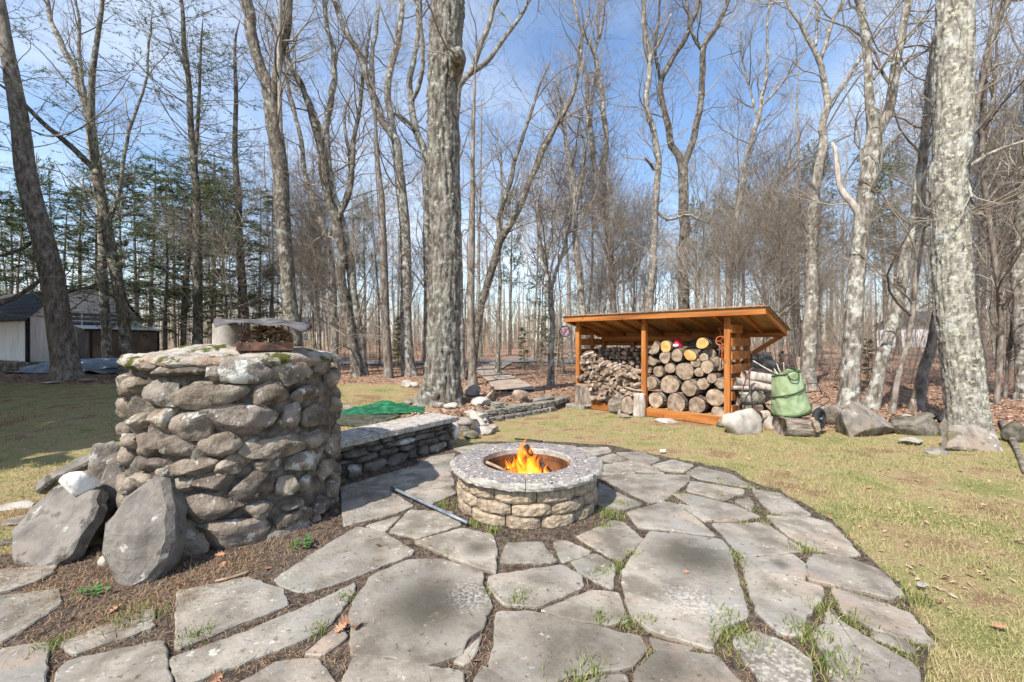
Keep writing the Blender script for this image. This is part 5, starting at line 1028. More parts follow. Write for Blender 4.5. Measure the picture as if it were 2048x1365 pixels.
# ------------------------------------------------------------------ stone bench
BA = np.array([-1.74, 4.20]); BB = np.array([-.78, 5.52]); bu = nrm(BB - BA); bn = np.array([-bu[1], bu[0]])      # bn points back
BS = BA - bu * .35
bench = tag(empty('stone_bench', (BS[0], BS[1], 0), math.atan2(bu[1], bu[0])), 'long low stone bench with two concrete seat slabs right of the oven', 'stone bench')
BL = float(np.linalg.norm(BB - BS))
MT['seat_slab'] = mat('seat_slab', [(.26, .235, .205), (.38, .35, .31), (.48, .45, .40)], 16, 7, coord='world', bump=.9, bscale=60, bdist=.01, var=.04, fine=.3, patches=[((.15, .16, .17), 30, .56, .62), ((.12, .12, .05), 5, .64, .75)])
def rough_slab(L, Wd, H, seed):
    bm = boxbm((L, Wd, H), .012); bmesh.ops.subdivide_edges(bm, edges=bm.edges[:], cuts=1, use_grid_fill=True)
    bmesh.ops.subdivide_edges(bm, edges=[e for e in bm.edges if e.calc_length() > .12], cuts=7, use_grid_fill=True)
    p = np.array([v.co[:] for v in bm.verts]); dd = fbm(p * 18, 2, seed)
    for v, d in zip(bm.verts, dd):
        if abs(v.co.y) > Wd / 2 - .015 or abs(v.co.x) > L / 2 - .015: v.co.y += d * .007; v.co.x += d * .005
        v.co.z += d * .0015
    return bm
for x0, x1, dz, sd_ in ((-.05, .82, -.012, 1), (.825, BL + .04, .0, 2)):
    o = bmobj('seat_slab', rough_slab(x1 - x0, .46, .075, sd_), MT['seat_slab'], bench, ((x0 + x1) / 2, .17, .385 + dz), (0, R_.gauss(0, .004), 0))
box('core', (BL - .1, .3, .36), (BL / 2 - .06, .21, .165), MT['dark_stone'], bench, bev=0)
zz = .0; row = 0
while zz < .33:
    h_ = [.12, .085, .075, .07][row]; x = -.05 + R_.uniform(0, .1)
    while x < BL - .03:
        w_ = min(R_.uniform(.14, .34) if row else R_.uniform(.16, .30), BL - x + .04); v, f = rock_geo((w_ * 1.04, .17, h_ * R_.uniform(1.0, 1.12)), 500 + row * 60 + int(x * 40), 3, 6, .10, 2.0, pw=.7)
        obj('stone', npmesh('stone', v, [f]), MT['dark_stone' if R_.random() < .7 else 'mossy_stone' if R_.random() < .5 else 'lichen_stone'], bench, (x + w_ / 2, .055 + R_.gauss(0, .012), zz + h_ / 2), (0, R_.gauss(0, .05), R_.gauss(0, .06))); x += w_
    for ye in (.16, .30):
        v, f = rock_geo((.16, .15, h_ * 1.06), 640 + row * 3 + int(ye * 10), 3, 6, .1, 2, pw=.75); obj('stone', npmesh('stone', v, [f]), MT['dark_stone'], bench, (BL - .06, ye, zz + h_ / 2))
    zz += h_; row += 1
# green tarp bunched behind the bench
def cloth(name, cx_, cy_, wx, wy, hfun, m, label, cat, nx_=70, ny_=46, edge=.0, seed=0, rz=0.):
    u, v = np.meshgrid(np.linspace(-1, 1, nx_), np.linspace(-1, 1, ny_)); r = np.sqrt(u ** 2 + v ** 2); f = 1 + .12 * vn(np.stack([np.arctan2(v, u) * 1.3 + 5, u * 0, u * 0], -1), seed)
    x = u * wx / 2 * f; y = v * wy / 2 * f; x, y = x * math.cos(rz) - y * math.sin(rz), x * math.sin(rz) + y * math.cos(rz)
    z = zt(cx_ + x, cy_ + y) + .015 + hfun(u, v, x, y); z0 = float(zt(cx_, cy_)); V = np.stack([x, y, z - z0], -1).reshape(-1, 3); i = (np.arange(ny_ - 1)[:, None] * nx_ + np.arange(nx_ - 1)[None]).ravel()
    o = obj(name, npmesh(name, V, [np.stack([i, i + 1, i + nx_ + 1, i + nx_], -1)]), MT[m], None, (cx_, cy_, z0)); md = o.modifiers.new('thickness', 'SOLIDIFY'); md.thickness = .004; return tag(o, label, cat)
MT['green_mesh'] = mat('green_mesh', [(.004, .055, .022), (.010, .10, .045), (.022, .16, .075)], 10, 5, bump=.5, bscale=120, bdist=.004, var=0, rough=.7)
MT['dark_mesh'] = mat('dark_mesh', [(.025, .03, .018), (.055, .06, .04), (.09, .09, .065)], 10, 5, bump=.5, bscale=90, bdist=.004, var=0, rough=.8)
c = Pg(775, 822); cloth('green_tarp', c[0], c[1] + .05, 1.25, .95, lambda u, v, x, y: np.clip(1.15 - (u ** 2 + v ** 2), 0, 1) * (.05 + .05 * fbm(np.stack([x * 3.5 + y * 1.5, y * 3, x * 0], -1), 3, 41) + .07 * np.exp(-((u + .05) ** 2 / .1 + (v - .35) ** 2 / .1))), 'green_mesh', 'bunched bright green mesh tarp on the ground behind the bench', 'tarp', rz=.25)
c = Pg(715, 845); cloth('shade_net', c[0] - .1, c[1] + .1, 1.0, .8, lambda u, v, x, y: np.clip(1 - (u ** 2 + v ** 2), 0, 1) * (.025 + .02 * fbm(np.stack([x * 5, y * 5, x * 0], -1), 2, 43)), 'dark_mesh', 'dark olive netting lying flat between the green tarp and the oven', 'netting', seed=3)

# ------------------------------------------------------------------ tumbled stones and block wall
for i, (px, py, w_, h_, m, lab) in enumerate([(948, 836, 54, 22, 'pale_stone', 'flat pale stone on top of the tumbled heap at the bench end'), (928, 847, 46, 16, 'grey_stone', 'thin flat slab tucked under the bench slab end'), (960, 846, 30, 20, 'pale_stone', 'rounded tan stone halfway down the tumbled heap'), (948, 855, 24, 24, 'dark_stone', 'dark round stone in the tumbled heap beside the bench'),
        (968, 865, 40, 16, 'pale_stone', 'low pale stone at the foot of the tumbled heap'), (984, 860, 24, 16, 'grey_stone', 'small grey stone at the right foot of the tumbled heap'), (907, 862, 20, 44, 'quartz', 'upright whitish stone at the end of the bench wall'), (922, 868, 30, 26, 'mossy_stone', 'mossy stone at the bench end below the whitish one'), (942, 873, 34, 18, 'grey_stone', 'low grey stone at the foot of the bench end'),
        (960, 807, 40, 18, 'pale_stone', 'pale stone above the leaning slab near the oak root'), (942, 786, 38, 24, 'grey_stone', 'grey rounded boulder right of the big oak root'), (850, 809, 30, 14, 'pale_stone', 'low pale stone left below the big oak root'), (876, 813, 28, 12, 'grey_stone', 'flat stone directly below the big oak root'), (900, 815, 30, 14, 'pale_stone', 'broad flat stone below the right side of the oak root'), (820, 806, 30, 12, 'grey_stone', 'flat grey stone right behind the green tarp'),
        (812, 770, 26, 14, 'pale_stone', 'left one of two pale stones beside the tall grey tree'), (828, 772, 18, 12, 'pale_stone', 'right one of two pale stones beside the tall grey tree'), (688, 820, 44, 12, 'grey_stone', 'dark flat stone behind the netting near the oven')]):
    rock_px(lab, px, py, w_, h_, m, 900 + i, .9, planes=9, amp=.07, rz=R_.uniform(-.4, .4))
slab_px('pointed grey slab leaning in the tumbled heap beside the block wall', [(950, 812), (962, 806), (972, 825), (982, 852), (974, 851), (960, 838)], 7.0, .35, .09, 'grey_stone', 30, yaw=.3)
slab_px('long tan slab lying slanted on the tumbled heap', [(926, 822), (945, 818), (968, 840), (972, 848), (962, 850), (940, 834)], 6.7, .8, .08, 'pale_stone', 31, yaw=.1)
slab_px('flat grey slab laid on top of the block wall', [(1054, 792), (1100, 788), (1112, 793), (1062, 804)], 8.6, 1.2, .05, 'grey_stone', 32)
MT['wall_block'] = mat('wall_block', [(.13, .118, .10), (.21, .192, .165), (.29, .27, .235)], 14, 7, bump=1, bscale=60, bdist=.012, var=.14, fine=.2, patches=[((.09, .085, .04), 4, .6, .72)])
WA = [np.array([-.46, 7.20]), np.array([.81, 8.42]), np.array([1.36, 9.32])]
rw = tag(empty('retaining_wall', (WA[0][0], WA[0][1], 0)), 'low curved wall of grey split-face blocks between oak and wood shed', 'block wall')
def wpt(s):
    for a, b in zip(WA, WA[1:]):
        l = np.linalg.norm(b - a)
        if s <= l or b is WA[-1]: return a + (b - a) * s / l, math.atan2((b - a)[1], (b - a)[0])
        s -= l
def wblock(seed, w_, h_):
    bm = boxbm((w_, .20, h_), .012); bmesh.ops.subdivide_edges(bm, edges=[e for e in bm.edges if e.calc_length() > .05], cuts=3, use_grid_fill=True); g = np.random.default_rng(seed)
    for v in bm.verts:
        if v.co.y < -.08: v.co.y += g.normal() * .006 + .025 * max(0, abs(v.co.x) / (w_ / 2) - .6)
    return bm
for row, (s0, s1, back) in enumerate([(0.0, 1.78, 0), (-.15, 2.75, .035), (.28, .52, .07)]):
    s = s0; i = 0
    while s < s1 - .1:
        w_ = .235; p, th = wpt(s + w_ / 2); off = np.array([-math.sin(th), math.cos(th)]) * (.09 + back)
        bmobj('block', wblock(row * 30 + i, w_ - .008, .112), MT['wall_block'], rw, (p[0] + off[0] - WA[0][0], p[1] + off[1] - WA[0][1], .035 + row * .113 + R_.gauss(0, .004)), (R_.gauss(0, .02), R_.gauss(0, .02), th + R_.gauss(0, .04))); s += w_; i += 1
MT['end_orange'] = mat('fresh_end_grain', [(.42, .22, .075), (.56, .32, .12), (.62, .40, .18)], 14, 6, bump=.3, var=.06)
MT['end_tan'] = mat('end_grain', [(.20, .15, .11), (.34, .265, .20), (.46, .375, .295)], 9, 7, bump=.4, bscale=40, var=.16, patches=[((.13, .115, .10), 4, .54, .7)])
MT['log_bark'] = mat('log_bark', [(.085, .065, .05), (.18, .145, .115), (.30, .255, .21)], 16, 7, (1, .25, 1), bump=1, bscale=34, bdist=.02, var=.18)
MT['split_wood'] = mat('split_wood', [(.15, .105, .075), (.27, .20, .15), (.38, .295, .225)], 13, 6, (.25, 1, 1), bump=.7, bscale=40, bdist=.008, var=.28)
o = rock_px('chunk of split orange-brown wood on top of the block wall', 1040, 796, 34, 24, 'grey_stone', 950, cat='wood chunk', name='wood_chunk', planes=10); o.data.materials[0] = MT['split_wood']
p = Pg(984, 802); tag(tube_obj('broken_stump', [p + (0, 0, -.02), p + (.01, 0, .14), p + (.0, .02, .27)], [.06, .055, .03], MT['dark_bark'] if False else MT['char'], k=8), 'dark broken stub of wood standing behind the block wall', 'stump')
tag(tube_obj('branch_piece', [Pg(968, 812) + (0, 0, .10), Pg(986, 806) + (0, 0, .22)], [.035, .025], MT['split_wood'], k=7), 'short pale stick leaning against the dark broken stub', 'stick')
# ------------------------------------------------------------------ wood shed
SO = np.array([3.49, 6.98]); SR = math.radians(135); su = np.array([-math.sqrt(.5), math.sqrt(.5)]); sv = np.array([-math.sqrt(.5), -math.sqrt(.5)])   # su: along the front to the left, sv: towards the camera
def SW(x, y, z): return np.array([SO[0] + su[0] * x + sv[0] * y, SO[1] + su[1] * x + sv[1] * y, z])
MT['stain'] = mat('orange_stain', [(.22, .074, .017), (.345, .125, .030), (.44, .18, .052)], 9, 8, (.1, 1, 1), bump=.4, bscale=40, bdist=.006, var=.12, fine=.12, rough=.7, patches=[((.13, .05, .018), 7, .60, .68)])
MT['stain_v'] = mat('orange_stain_upright', [(.22, .074, .017), (.345, .125, .030), (.44, .18, .052)], 9, 8, (1, 1, .1), bump=.4, bscale=40, bdist=.006, var=.12, fine=.12, rough=.7, patches=[((.13, .05, .018), 7, .60, .68)])
MT['ply'] = mat('plywood', [(.27, .14, .05), (.38, .21, .085), (.45, .27, .12)], 6, 6, (.3, 1, 1), bump=.2, var=.05, rough=.7)
MT['shingle'] = mat('roof_felt', [(.06, .055, .05), (.12, .112, .105), (.20, .19, .18)], 20, 6, bump=.6, bscale=90, bdist=.005, var=.06)
shed = tag(empty('wood_shed', (SO[0], SO[1], 0), SR), 'open-fronted orange-stained wood shed with sloping roof, stacked with logs', 'wood shed')
def zr(y): return 1.80 + (y - .2) * .244
XR, XM, XL = -.05, 1.414, 2.93; YB = -.98
for x in (XR, XM, XL): box('post', (.09, .09, 1.83 if x != XL else 1.80), (x, 0, .0 + .915), MT['stain_v'], shed)
for x in (XR, .68, XM, 2.2, XL): box('rear_post', (.09, .09, zr(YB) - .02), (x, YB, (zr(YB) - .02) / 2), MT['stain_v'], shed)
box('fascia', (3.80, .038, .14), (1.243, .215, 1.87), MT['stain'], shed)
box('rear_fascia', (3.80, .038, .12), (1.243, -1.06, zr(-1.06) + .05), MT['stain'], shed)
for x in (-.64, 3.126): beam('side_fascia', (x, .193, 1.872), (x, -1.04, 1.872 - 1.233 * .244), .036, .13, MT['stain'], shed)
for x in (-.30, .12, .55, .98, 1.55, 1.98, 2.42, 2.82): beam('rafter', (x, .19, 1.845), (x, -1.04, 1.845 - 1.23 * .244), .038, .085, MT['stain'], shed)
beam('roof_deck', (1.243, .235, 1.902 + .0), (1.243, -1.08, 1.902 - 1.315 * .244), 3.86, .016, MT['ply'], shed, 0)
beam('roof_felt', (1.243, .262, 1.9215), (1.243, -1.10, 1.9215 - 1.362 * .244), 3.90, .014, MT['shingle'], shed, .002)
box('rear_beam', (2.98, .036, .10), (1.44, YB + .065, zr(YB) - .07), MT['stain'], shed)
for x0, x1 in ((XR - .045, XM - .004), (XM + .004, XL + .045)): box('base_board', (x1 - x0, .036, .145), ((x0 + x1) / 2, .064, .085), MT['stain'], shed)
box('floor_deck', (2.96, 1.0, .02), (1.44, -.47, .148), MT['ply'], shed, bev=0)
for z in (.28, .50, .72, .94, 1.16, 1.37):
    box('rear_slat', (2.98, .022, .14), (1.44, YB - .058, z), MT['stain'], shed)
for z in (.28, .50, .72, .94, 1.16, 1.38, 1.60):
    for x, nm in ((XR - .058, 'side_slat'), (XL + .058, 'side_slat')):
        L_ = .98 if z < 1.5 else .55; box(nm, (.022, L_, .14), (x, -.49 if z < 1.5 else -.24, z), MT['stain'], shed)
for x in (XR, XL): box('side_stud', (.06, .06, 1.62), (x, -.5, .81), MT['stain_v'], shed)
beam('knee_brace', (XR - .10, YB, 1.18), (-.60, YB + .0, 1.50), .06, .07, MT['stain'], shed)
beam('outrigger', (XR, YB + .06, 1.50), (-.62, YB + .06, 1.50), .036, .07, MT['stain'], shed)
# --- round logs in the right bay: each log a thing with a cut face
def log_mesh(r, L_, seed, sq=1.0, rot=0., cut=None, barkamp=.07):
    k = 36; a = np.arange(k) / k * 2 * np.pi; pr = 1 + .10 * fbm(np.stack([np.cos(a) * 1.3, np.sin(a) * 1.3, a * 0 + seed], -1), 2, seed)
    x = np.cos(a) * pr; z = np.sin(a) * pr * sq
    if cut is not None: s = x * math.cos(cut[0]) + z * math.sin(cut[0]) - cut[1]; s = np.maximum(s, 0); x = x - s * math.cos(cut[0]); z = z - s * math.sin(cut[0])
    x, z = x * math.cos(rot) - z * math.sin(rot), x * math.sin(rot) + z * math.cos(rot)
    n = 9; y = np.linspace(0, -L_, n); V = []
    for j in range(n):
        bk = 1 + barkamp * (.6 * np.abs(fbm(np.stack([np.cos(a) * 6, np.sin(a) * 6, a * 0 + y[j] * 3 + seed], -1), 2, seed + 1)) + .25 * np.sin(a * 17 + seed)); V.append(np.stack([x * r * bk, np.full(k, y[j]), z * r * bk], -1))
    V = np.array(V).reshape(-1, 3); b = (np.arange(n - 1) * k)[:, None] + np.arange(k)[None]; b2 = (np.arange(n - 1) * k)[:, None] + (np.arange(k)[None] + 1) % k
    body = npmesh('firewood_log', V, [np.stack([b, b + k, b2 + k, b2], -1).reshape(-1, 4), np.arange((n - 1) * k, n * k)[None]])
    V2 = [(0, .012, 0)]
    for t in (.35, .7, .93):
        for i in range(k): V2.append((x[i] * r * t, .012 - .003 * (t > .9), z[i] * r * t))
    for i in range(k): V2.append((x[i] * r * .93, -.01, z[i] * r * .93))
    F3 = [np.array([[0, 1 + (i + 1) % k, 1 + i] for i in range(k)]), np.array([[1 + j * k + i, 1 + j * k + (i + 1) % k, 1 + (j + 1) * k + (i + 1) % k, 1 + (j + 1) * k + i] for j in range(3) for i in range(k)])]
    return body, npmesh('cut_face', np.array(V2), F3, False)
def ring_mat(name, cols, dark):
    m = mat(name, cols, 10, 7, bump=.35, bscale=45, bdist=.004, var=.16, rough=.85); nt = m.node_tree; L = nt.links.new; bs = nt.nodes['Principled BSDF']; col = bs.inputs['Base Color'].links[0].from_socket
    tcx = nt.nodes.new('ShaderNodeTexCoord'); ln = nt.nodes.new('ShaderNodeVectorMath'); ln.operation = 'LENGTH'; L(tcx.outputs['Object'], ln.inputs[0])
    ns = nt.nodes.new('ShaderNodeTexNoise'); ns.inputs['Scale'].default_value = 9; L(tcx.outputs['Object'], ns.inputs['Vector'])
    ma = nt.nodes.new('ShaderNodeMath'); ma.operation = 'MULTIPLY_ADD'; L(ns.outputs[0], ma.inputs[0]); ma.inputs[1].default_value = .035; L(ln.outputs['Value'], ma.inputs[2])
    sn = nt.nodes.new('ShaderNodeMath'); sn.operation = 'SINE'; m2 = nt.nodes.new('ShaderNodeMath'); m2.operation = 'MULTIPLY'; L(ma.outputs[0], m2.inputs[0]); m2.inputs[1].default_value = 520; L(m2.outputs[0], sn.inputs[0])
    mr = nt.nodes.new('ShaderNodeMapRange'); L(sn.outputs[0], mr.inputs[0]); mr.inputs[1].default_value = -1; mr.inputs[3].default_value = .84; mr.inputs[4].default_value = 1.06
    sc = nt.nodes.new('ShaderNodeVectorMath'); sc.operation = 'SCALE'; L(col, sc.inputs[0]); L(mr.outputs[0], sc.inputs['Scale'])
    # radial drying cracks and a darker heart
    sp = nt.nodes.new('ShaderNodeSeparateXYZ'); L(tcx.outputs['Object'], sp.inputs[0]); at_ = nt.nodes.new('ShaderNodeMath'); at_.operation = 'ARCTAN2'; L(sp.outputs[2], at_.inputs[0]); L(sp.outputs[0], at_.inputs[1])
    oi = nt.nodes.new('ShaderNodeObjectInfo'); cb_ = nt.nodes.new('ShaderNodeCombineXYZ'); L(at_.outputs[0], cb_.inputs[0]); L(oi.outputs['Random'], cb_.inputs[1]); mpx = nt.nodes.new('ShaderNodeVectorMath'); mpx.operation = 'MULTIPLY'; L(cb_.outputs[0], mpx.inputs[0]); mpx.inputs[1].default_value = (3.2, 60, 1)
    n2 = nt.nodes.new('ShaderNodeTexNoise'); n2.inputs['Scale'].default_value = 1; n2.inputs['Detail'].default_value = 4; n2.inputs['Roughness'].default_value = .8; L(mpx.outputs[0], n2.inputs['Vector'])
    m3 = nt.nodes.new('ShaderNodeMapRange'); L(n2.outputs[0], m3.inputs[0]); m3.inputs[1].default_value = .57; m3.inputs[2].default_value = .63; m3.inputs[4].default_value = .75
    hb = nt.nodes.new('ShaderNodeMapRange'); L(ma.outputs[0], hb.inputs[0]); hb.inputs[1].default_value = .10; hb.inputs[2].default_value = .02; hb.inputs[4].default_value = .55; 
    mo = nt.nodes.new('ShaderNodeMath'); mo.operation = 'MULTIPLY'; L(hb.outputs[0], mo.inputs[0]); L(oi.outputs['Random'], mo.inputs[1]); mm = nt.nodes.new('ShaderNodeMath'); mm.operation = 'MAXIMUM'; L(m3.outputs[0], mm.inputs[0]); L(mo.outputs[0], mm.inputs[1])
    mx = nt.nodes.new('ShaderNodeMix'); mx.data_type = 'RGBA'; L(mm.outputs[0], mx.inputs[0]); L(sc.outputs[0], mx.inputs[6]); mx.inputs[7].default_value = (*dark, 1); L(mx.outputs[2], bs.inputs['Base Color']); return m
MT['face_tan'] = ring_mat('log_face', [(.17, .12, .085), (.30, .225, .16), (.43, .335, .25)], (.08, .065, .052))
MT['face_orange'] = ring_mat('fresh_log_face', [(.44, .22, .07), (.58, .32, .11), (.64, .40, .17)], (.33, .15, .05))
LOGS = '''722,790,122,t,bottom row leftmost against the middle post
862,808,146,t,bottom row second from the middle post
1003,825,132,t,bottom row third from the middle post
1145,870,92,t,bottom row half hidden by the right post
690,672,100,t,second row leftmost behind the middle post
818,680,150,t,second row largest round with dark cracks
950,708,124,t,second row round with star-shaped crack
1128,770,132,t,lower right round lying under the small hollow one
740,592,82,t,third row small round left of the big pale one
818,570,82,t,third row small round touching the big pale one
920,588,130,t,third row big pale round in the middle
1045,675,98,t,second row medium round right of the star-cracked one
1015,597,70,t,third row small round right of the big pale one
1105,637,70,t,small hollow-hearted round near the right post
1165,672,84,t,second row round touching the right post
698,515,84,t,fourth row half round against the middle post
785,497,92,t,fourth row grey-faced round under the orange one
868,482,84,t,fourth row barky olive-brown oval
955,482,104,o,fourth row large orange lopsided oval
995,530,72,t,fourth row small grey round below the orange oval
1052,497,66,t,fourth row small round under a barky log
1075,560,98,t,fourth row round with barky log behind
700,430,92,w,top row pointed split wedge at the middle post
792,422,84,o,top row small bright orange round
1040,400,88,o,top row half-shaded orange round under the roof'''.split('\n')
for i, ln in enumerate(LOGS):
    a, b, dm, kd, lab = ln.split(','); px = 1100 + float(a) / 3.413; py = 570 + float(b) / 3.413; yy = R_.uniform(-.06, .02) - .03
    p = ray_plane(px, py, SW(0, yy, 0), np.array([sv[0], sv[1], 0])); r = float(dm) / 3.413 / 2 * p[1] / F * (1.0 if kd != 'w' else 1.15)
    cut = (2.2, .35) if i == 15 else ((.55, .15) if kd == 'w' else None); sq = .72 if i == 18 else (1.2 if i == 17 else 1)
    body, face = log_mesh(r * .93, R_.uniform(.42, .62) if i > 3 else .75, 40 + i, sq, .5 if i == 18 else 0, cut)
    o = obj('firewood_log', body, MT['log_bark'], None, tuple(p), (R_.gauss(0, .03), 0, SR + R_.gauss(0, .07))); tag(o, 'cut round log in the shed, ' + lab, 'log', 'round logs stacked in the right bay of the shed')
    obj('cut_face', face, MT['face_orange' if kd == 'o' else 'face_tan'], o)
for i, (a, b, r, lab) in enumerate([(1140, 540, 50, 'barky grey log showing its side beside the right shed post'), (1085, 470, 45, 'gnarled barky log lying on top of the round logs near the right post')]):
    px = 1100 + a / 3.413; py = 570 + b / 3.413; p = ray_plane(px, py, SW(0, -.2, 0), np.array([sv[0], sv[1], 0])); rr_ = r / 3.413 * p[1] / F
    body, face = log_mesh(rr_, .42, 90 + i, barkamp=.14); o = obj('firewood_log', body, MT['pale_bark'], None, tuple(p), (0, .1, SR + .75)); tag(o, lab, 'log'); obj('cut_face', face, MT['face_tan'], o)
# hidden rows behind, so gaps between the rounds show wood, not the yard
for i in range(14):
    x = .12 + (i % 5) * .27; z = .30 + (i // 5) * .27; body, face = log_mesh(.13, .34, 130 + i); o = obj('firewood_log', body, MT['log_bark'], None, tuple(SW(x, -.62, z)), (0, 0, SR + R_.gauss(0, .05))); tag(o, 'round log in the shadowed back row of the right shed bay', 'log', 'logs in the shadowed back row of the shed'); obj('cut_face', face, MT['face_tan'], o)
# --- split firewood heap in the left bay
def split_mesh(seed, L_, r):
    g = np.random.default_rng(seed); k = g.integers(4, 7); a = np.sort(g.uniform(0, 2 * np.pi, k)) ; a = np.linspace(0, 2 * np.pi, k, endpoint=False) + g.normal(0, .25, k); rr = r * g.uniform(.65, 1.25, k); n = 4; V = []
    for j, t in enumerate(np.linspace(-.5, .5, n)):
        wv = 1 + .12 * g.normal(0, 1, k) * (j in (1, 2)); V.append(np.stack([np.full(k, t * L_ + 0), rr * np.cos(a) * wv + .008 * g.normal(), rr * np.sin(a) * wv + .008 * g.normal()], -1))
    V = np.array(V).reshape(-1, 3); b = (np.arange(n - 1) * k)[:, None] + np.arange(k)[None]; b2 = (np.arange(n - 1) * k)[:, None] + (np.arange(k)[None] + 1) % k
    return npmesh('split_firewood', V, [np.stack([b, b2, b2 + k, b + k], -1).reshape(-1, 4), np.arange(k)[None, ::-1], np.arange((n - 1) * k, n * k)[None]], False)
SPL = [split_mesh(700 + i, R_.uniform(.20, .36), R_.uniform(.028, .048)) for i in range(22)]
for m_ in SPL: m_.materials.append(MT['split_wood'])
def heap_top(x):   # heap profile along the bay: high at the left post, falling to the right
    return np.interp(x, [1.46, 1.9, 2.35, 2.75, 2.88], [.62, .80, .88, 1.08, 1.16])
cnt = 0; z = .20
while z < 1.2:
    x = 1.5 + R_.uniform(0, .05)
    while x < 2.86:
        for y in (-.02, -.16, -.30):
            zt_ = heap_top(x) - (.0 if y > -.1 else -.03 if y > -.2 else -.06)
            if z < zt_ and (y > -.1 or z > zt_ - .14) and cnt < 240:
                front = y > -.1
                yaw = SR + math.pi / 2 + (R_.gauss(0, .55) if R_.random() < .65 else R_.uniform(-1.5, 1.5)); o = obj('split_firewood', R_.choice(SPL), None, None, tuple(SW(x + R_.gauss(0, .012), y - .04 + R_.gauss(0, .03) + .06 * (z < .5), z + R_.gauss(0, .012))), (R_.uniform(0, 6), R_.gauss(0, .22), yaw))
                tag(o, 'piece of split firewood in the loose heap, left bay of the shed', 'firewood', 'split firewood heaped in the left bay'); cnt += 1
        x += R_.uniform(.075, .105)
    z += .068
print('split', cnt)
for i, (x0, z0, x1, z1, lab) in enumerate([(2.83, 1.05, 2.52, 1.17, 'longer pale stick sloping over the top of the firewood heap'), (2.45, .78, 2.28, .98, 'crooked stick lying steeply on the firewood heap'), (2.10, .84, 1.88, .95, 'pale stick lying near the middle of the firewood heap'), (2.6, .62, 2.5, .84, 'bleached split stick standing upright in the firewood heap')]):
    tag(tube_obj('stick', [SW(x0, .06, z0), SW((x0 + x1) / 2, .07, (z0 + z1) / 2 + .012), SW(x1, .04, z1)], [.024, .026, .02], MT['dead_wood'], k=6), lab, 'stick', None)
cnt = 0
for r in range(8):
    for c_ in range(12):
        x = 1.52 + c_ * .115 + R_.gauss(0, .01); z = .62 + r * .085
        if z < heap_top(x) - .12 or z > 1.26 + .05 * math.sin(x * 5): continue
        o = obj('split_firewood', R_.choice(SPL), None, None, tuple(SW(x, -.72 + R_.gauss(0, .02), z)), (R_.uniform(0, 6), 0, SR + math.pi / 2 + R_.gauss(0, .12))); o.scale = (1.2, 1.15, 1.15)
        tag(o, 'piece of split firewood stacked in the shaded back of the left bay', 'firewood', 'split firewood stacked at the shaded back'); cnt += 1
# red and white bag, dark tarp bundle, orange chain on the post
MT['red'] = mat('red_plastic', [(.30, .012, .03), (.45, .02, .05), (.50, .04, .07)], 6, 4, bump=.4, var=0, rough=.5); MT['white_plastic'] = mat('white_plastic', [(.55, .53, .52), (.7, .69, .68)], 8, 4, var=0, bump=.3, rough=.5)
p = ray_plane(1355, 687, SW(0, -.2, 0), np.array([sv[0], sv[1], 0])); bag = rock('plastic_bag', (p[0], p[1], p[2] - .11), (.18, .14, .23), 61, 'grey_stone', SR, planes=2, amp=.2, freq=3); bag.data.materials[0] = MT['red']; tag(bag, 'crumpled red and white plastic bag on top of the logs', 'bag')
wv, wf = rock_geo((.11, .05, .07), 62, 2, 3, .2); obj('white_print', npmesh('white_print', wv, [wf]), MT['white_plastic'], bag, (.0, .07, .065))
MT['grey_plastic'] = mat('grey_plastic', [(.03, .027, .027), (.075, .068, .066), (.16, .15, .15)], 6, 5, bump=.6, var=0, rough=.35, spec=.5)
p = ray_plane(1413, 690, SW(0, -.35, 0), np.array([sv[0], sv[1], 0])); o = rock('tarp_bundle', (p[0], p[1], p[2] - .13), (.62, .4, .27), 63, 'grey_stone', SR, planes=3, amp=.18, freq=2.4); o.data.materials[0] = MT['grey_plastic']; tag(o, 'dark shiny plastic bundle lying across the top of the logs', 'tarp bundle')
MT['orange_paint'] = mat('orange_paint', [(.30, .07, .02), (.42, .11, .03)], 6, 4, var=0, bump=.1, rough=.45)
p = SW(XR + .13, -.06, 1.40); ch = tag(empty('chain_hoist', tuple(p), SR), 'orange metal chain tackle hanging inside the right shed post', 'chain hoist')
def ring_pts(r, n=18): return [(r * math.cos(i / n * 6.2832), 0, r * math.sin(i / n * 6.2832)) for i in range(n + 1)]
tube_obj('wheel', ring_pts(.075), .013, MT['orange_paint'], ch, 6, 36, False); tube_obj('hook', [(0, 0, .075), (0, 0, .16), (.03, 0, .20), (0, 0, .22), (-.02, 0, .20)], .009, MT['orange_paint'], ch, 6)
for i in range(3): beam('spoke', (0, 0, 0), (.07 * math.cos(i * 2.1), 0, .07 * math.sin(i * 2.1)), .012, .012, MT['orange_paint'], ch, 0)
for i in range(7):
    l = tube_obj('chain_link', [(.012 * math.cos(k / 10 * 6.2832), 0, .024 * math.sin(k / 10 * 6.2832)) for k in range(11)], .006, MT['orange_paint'], ch, 5, 16, False); l.location = (-.02, 0, -.10 - i * .034); l.rotation_euler = (0, 0, (i % 2) * 1.57)
tube_obj('dark_rod', [(.02, 0, -.05), (.03, .0, -.45)], .008, MT['grey_plastic'], ch, 5)

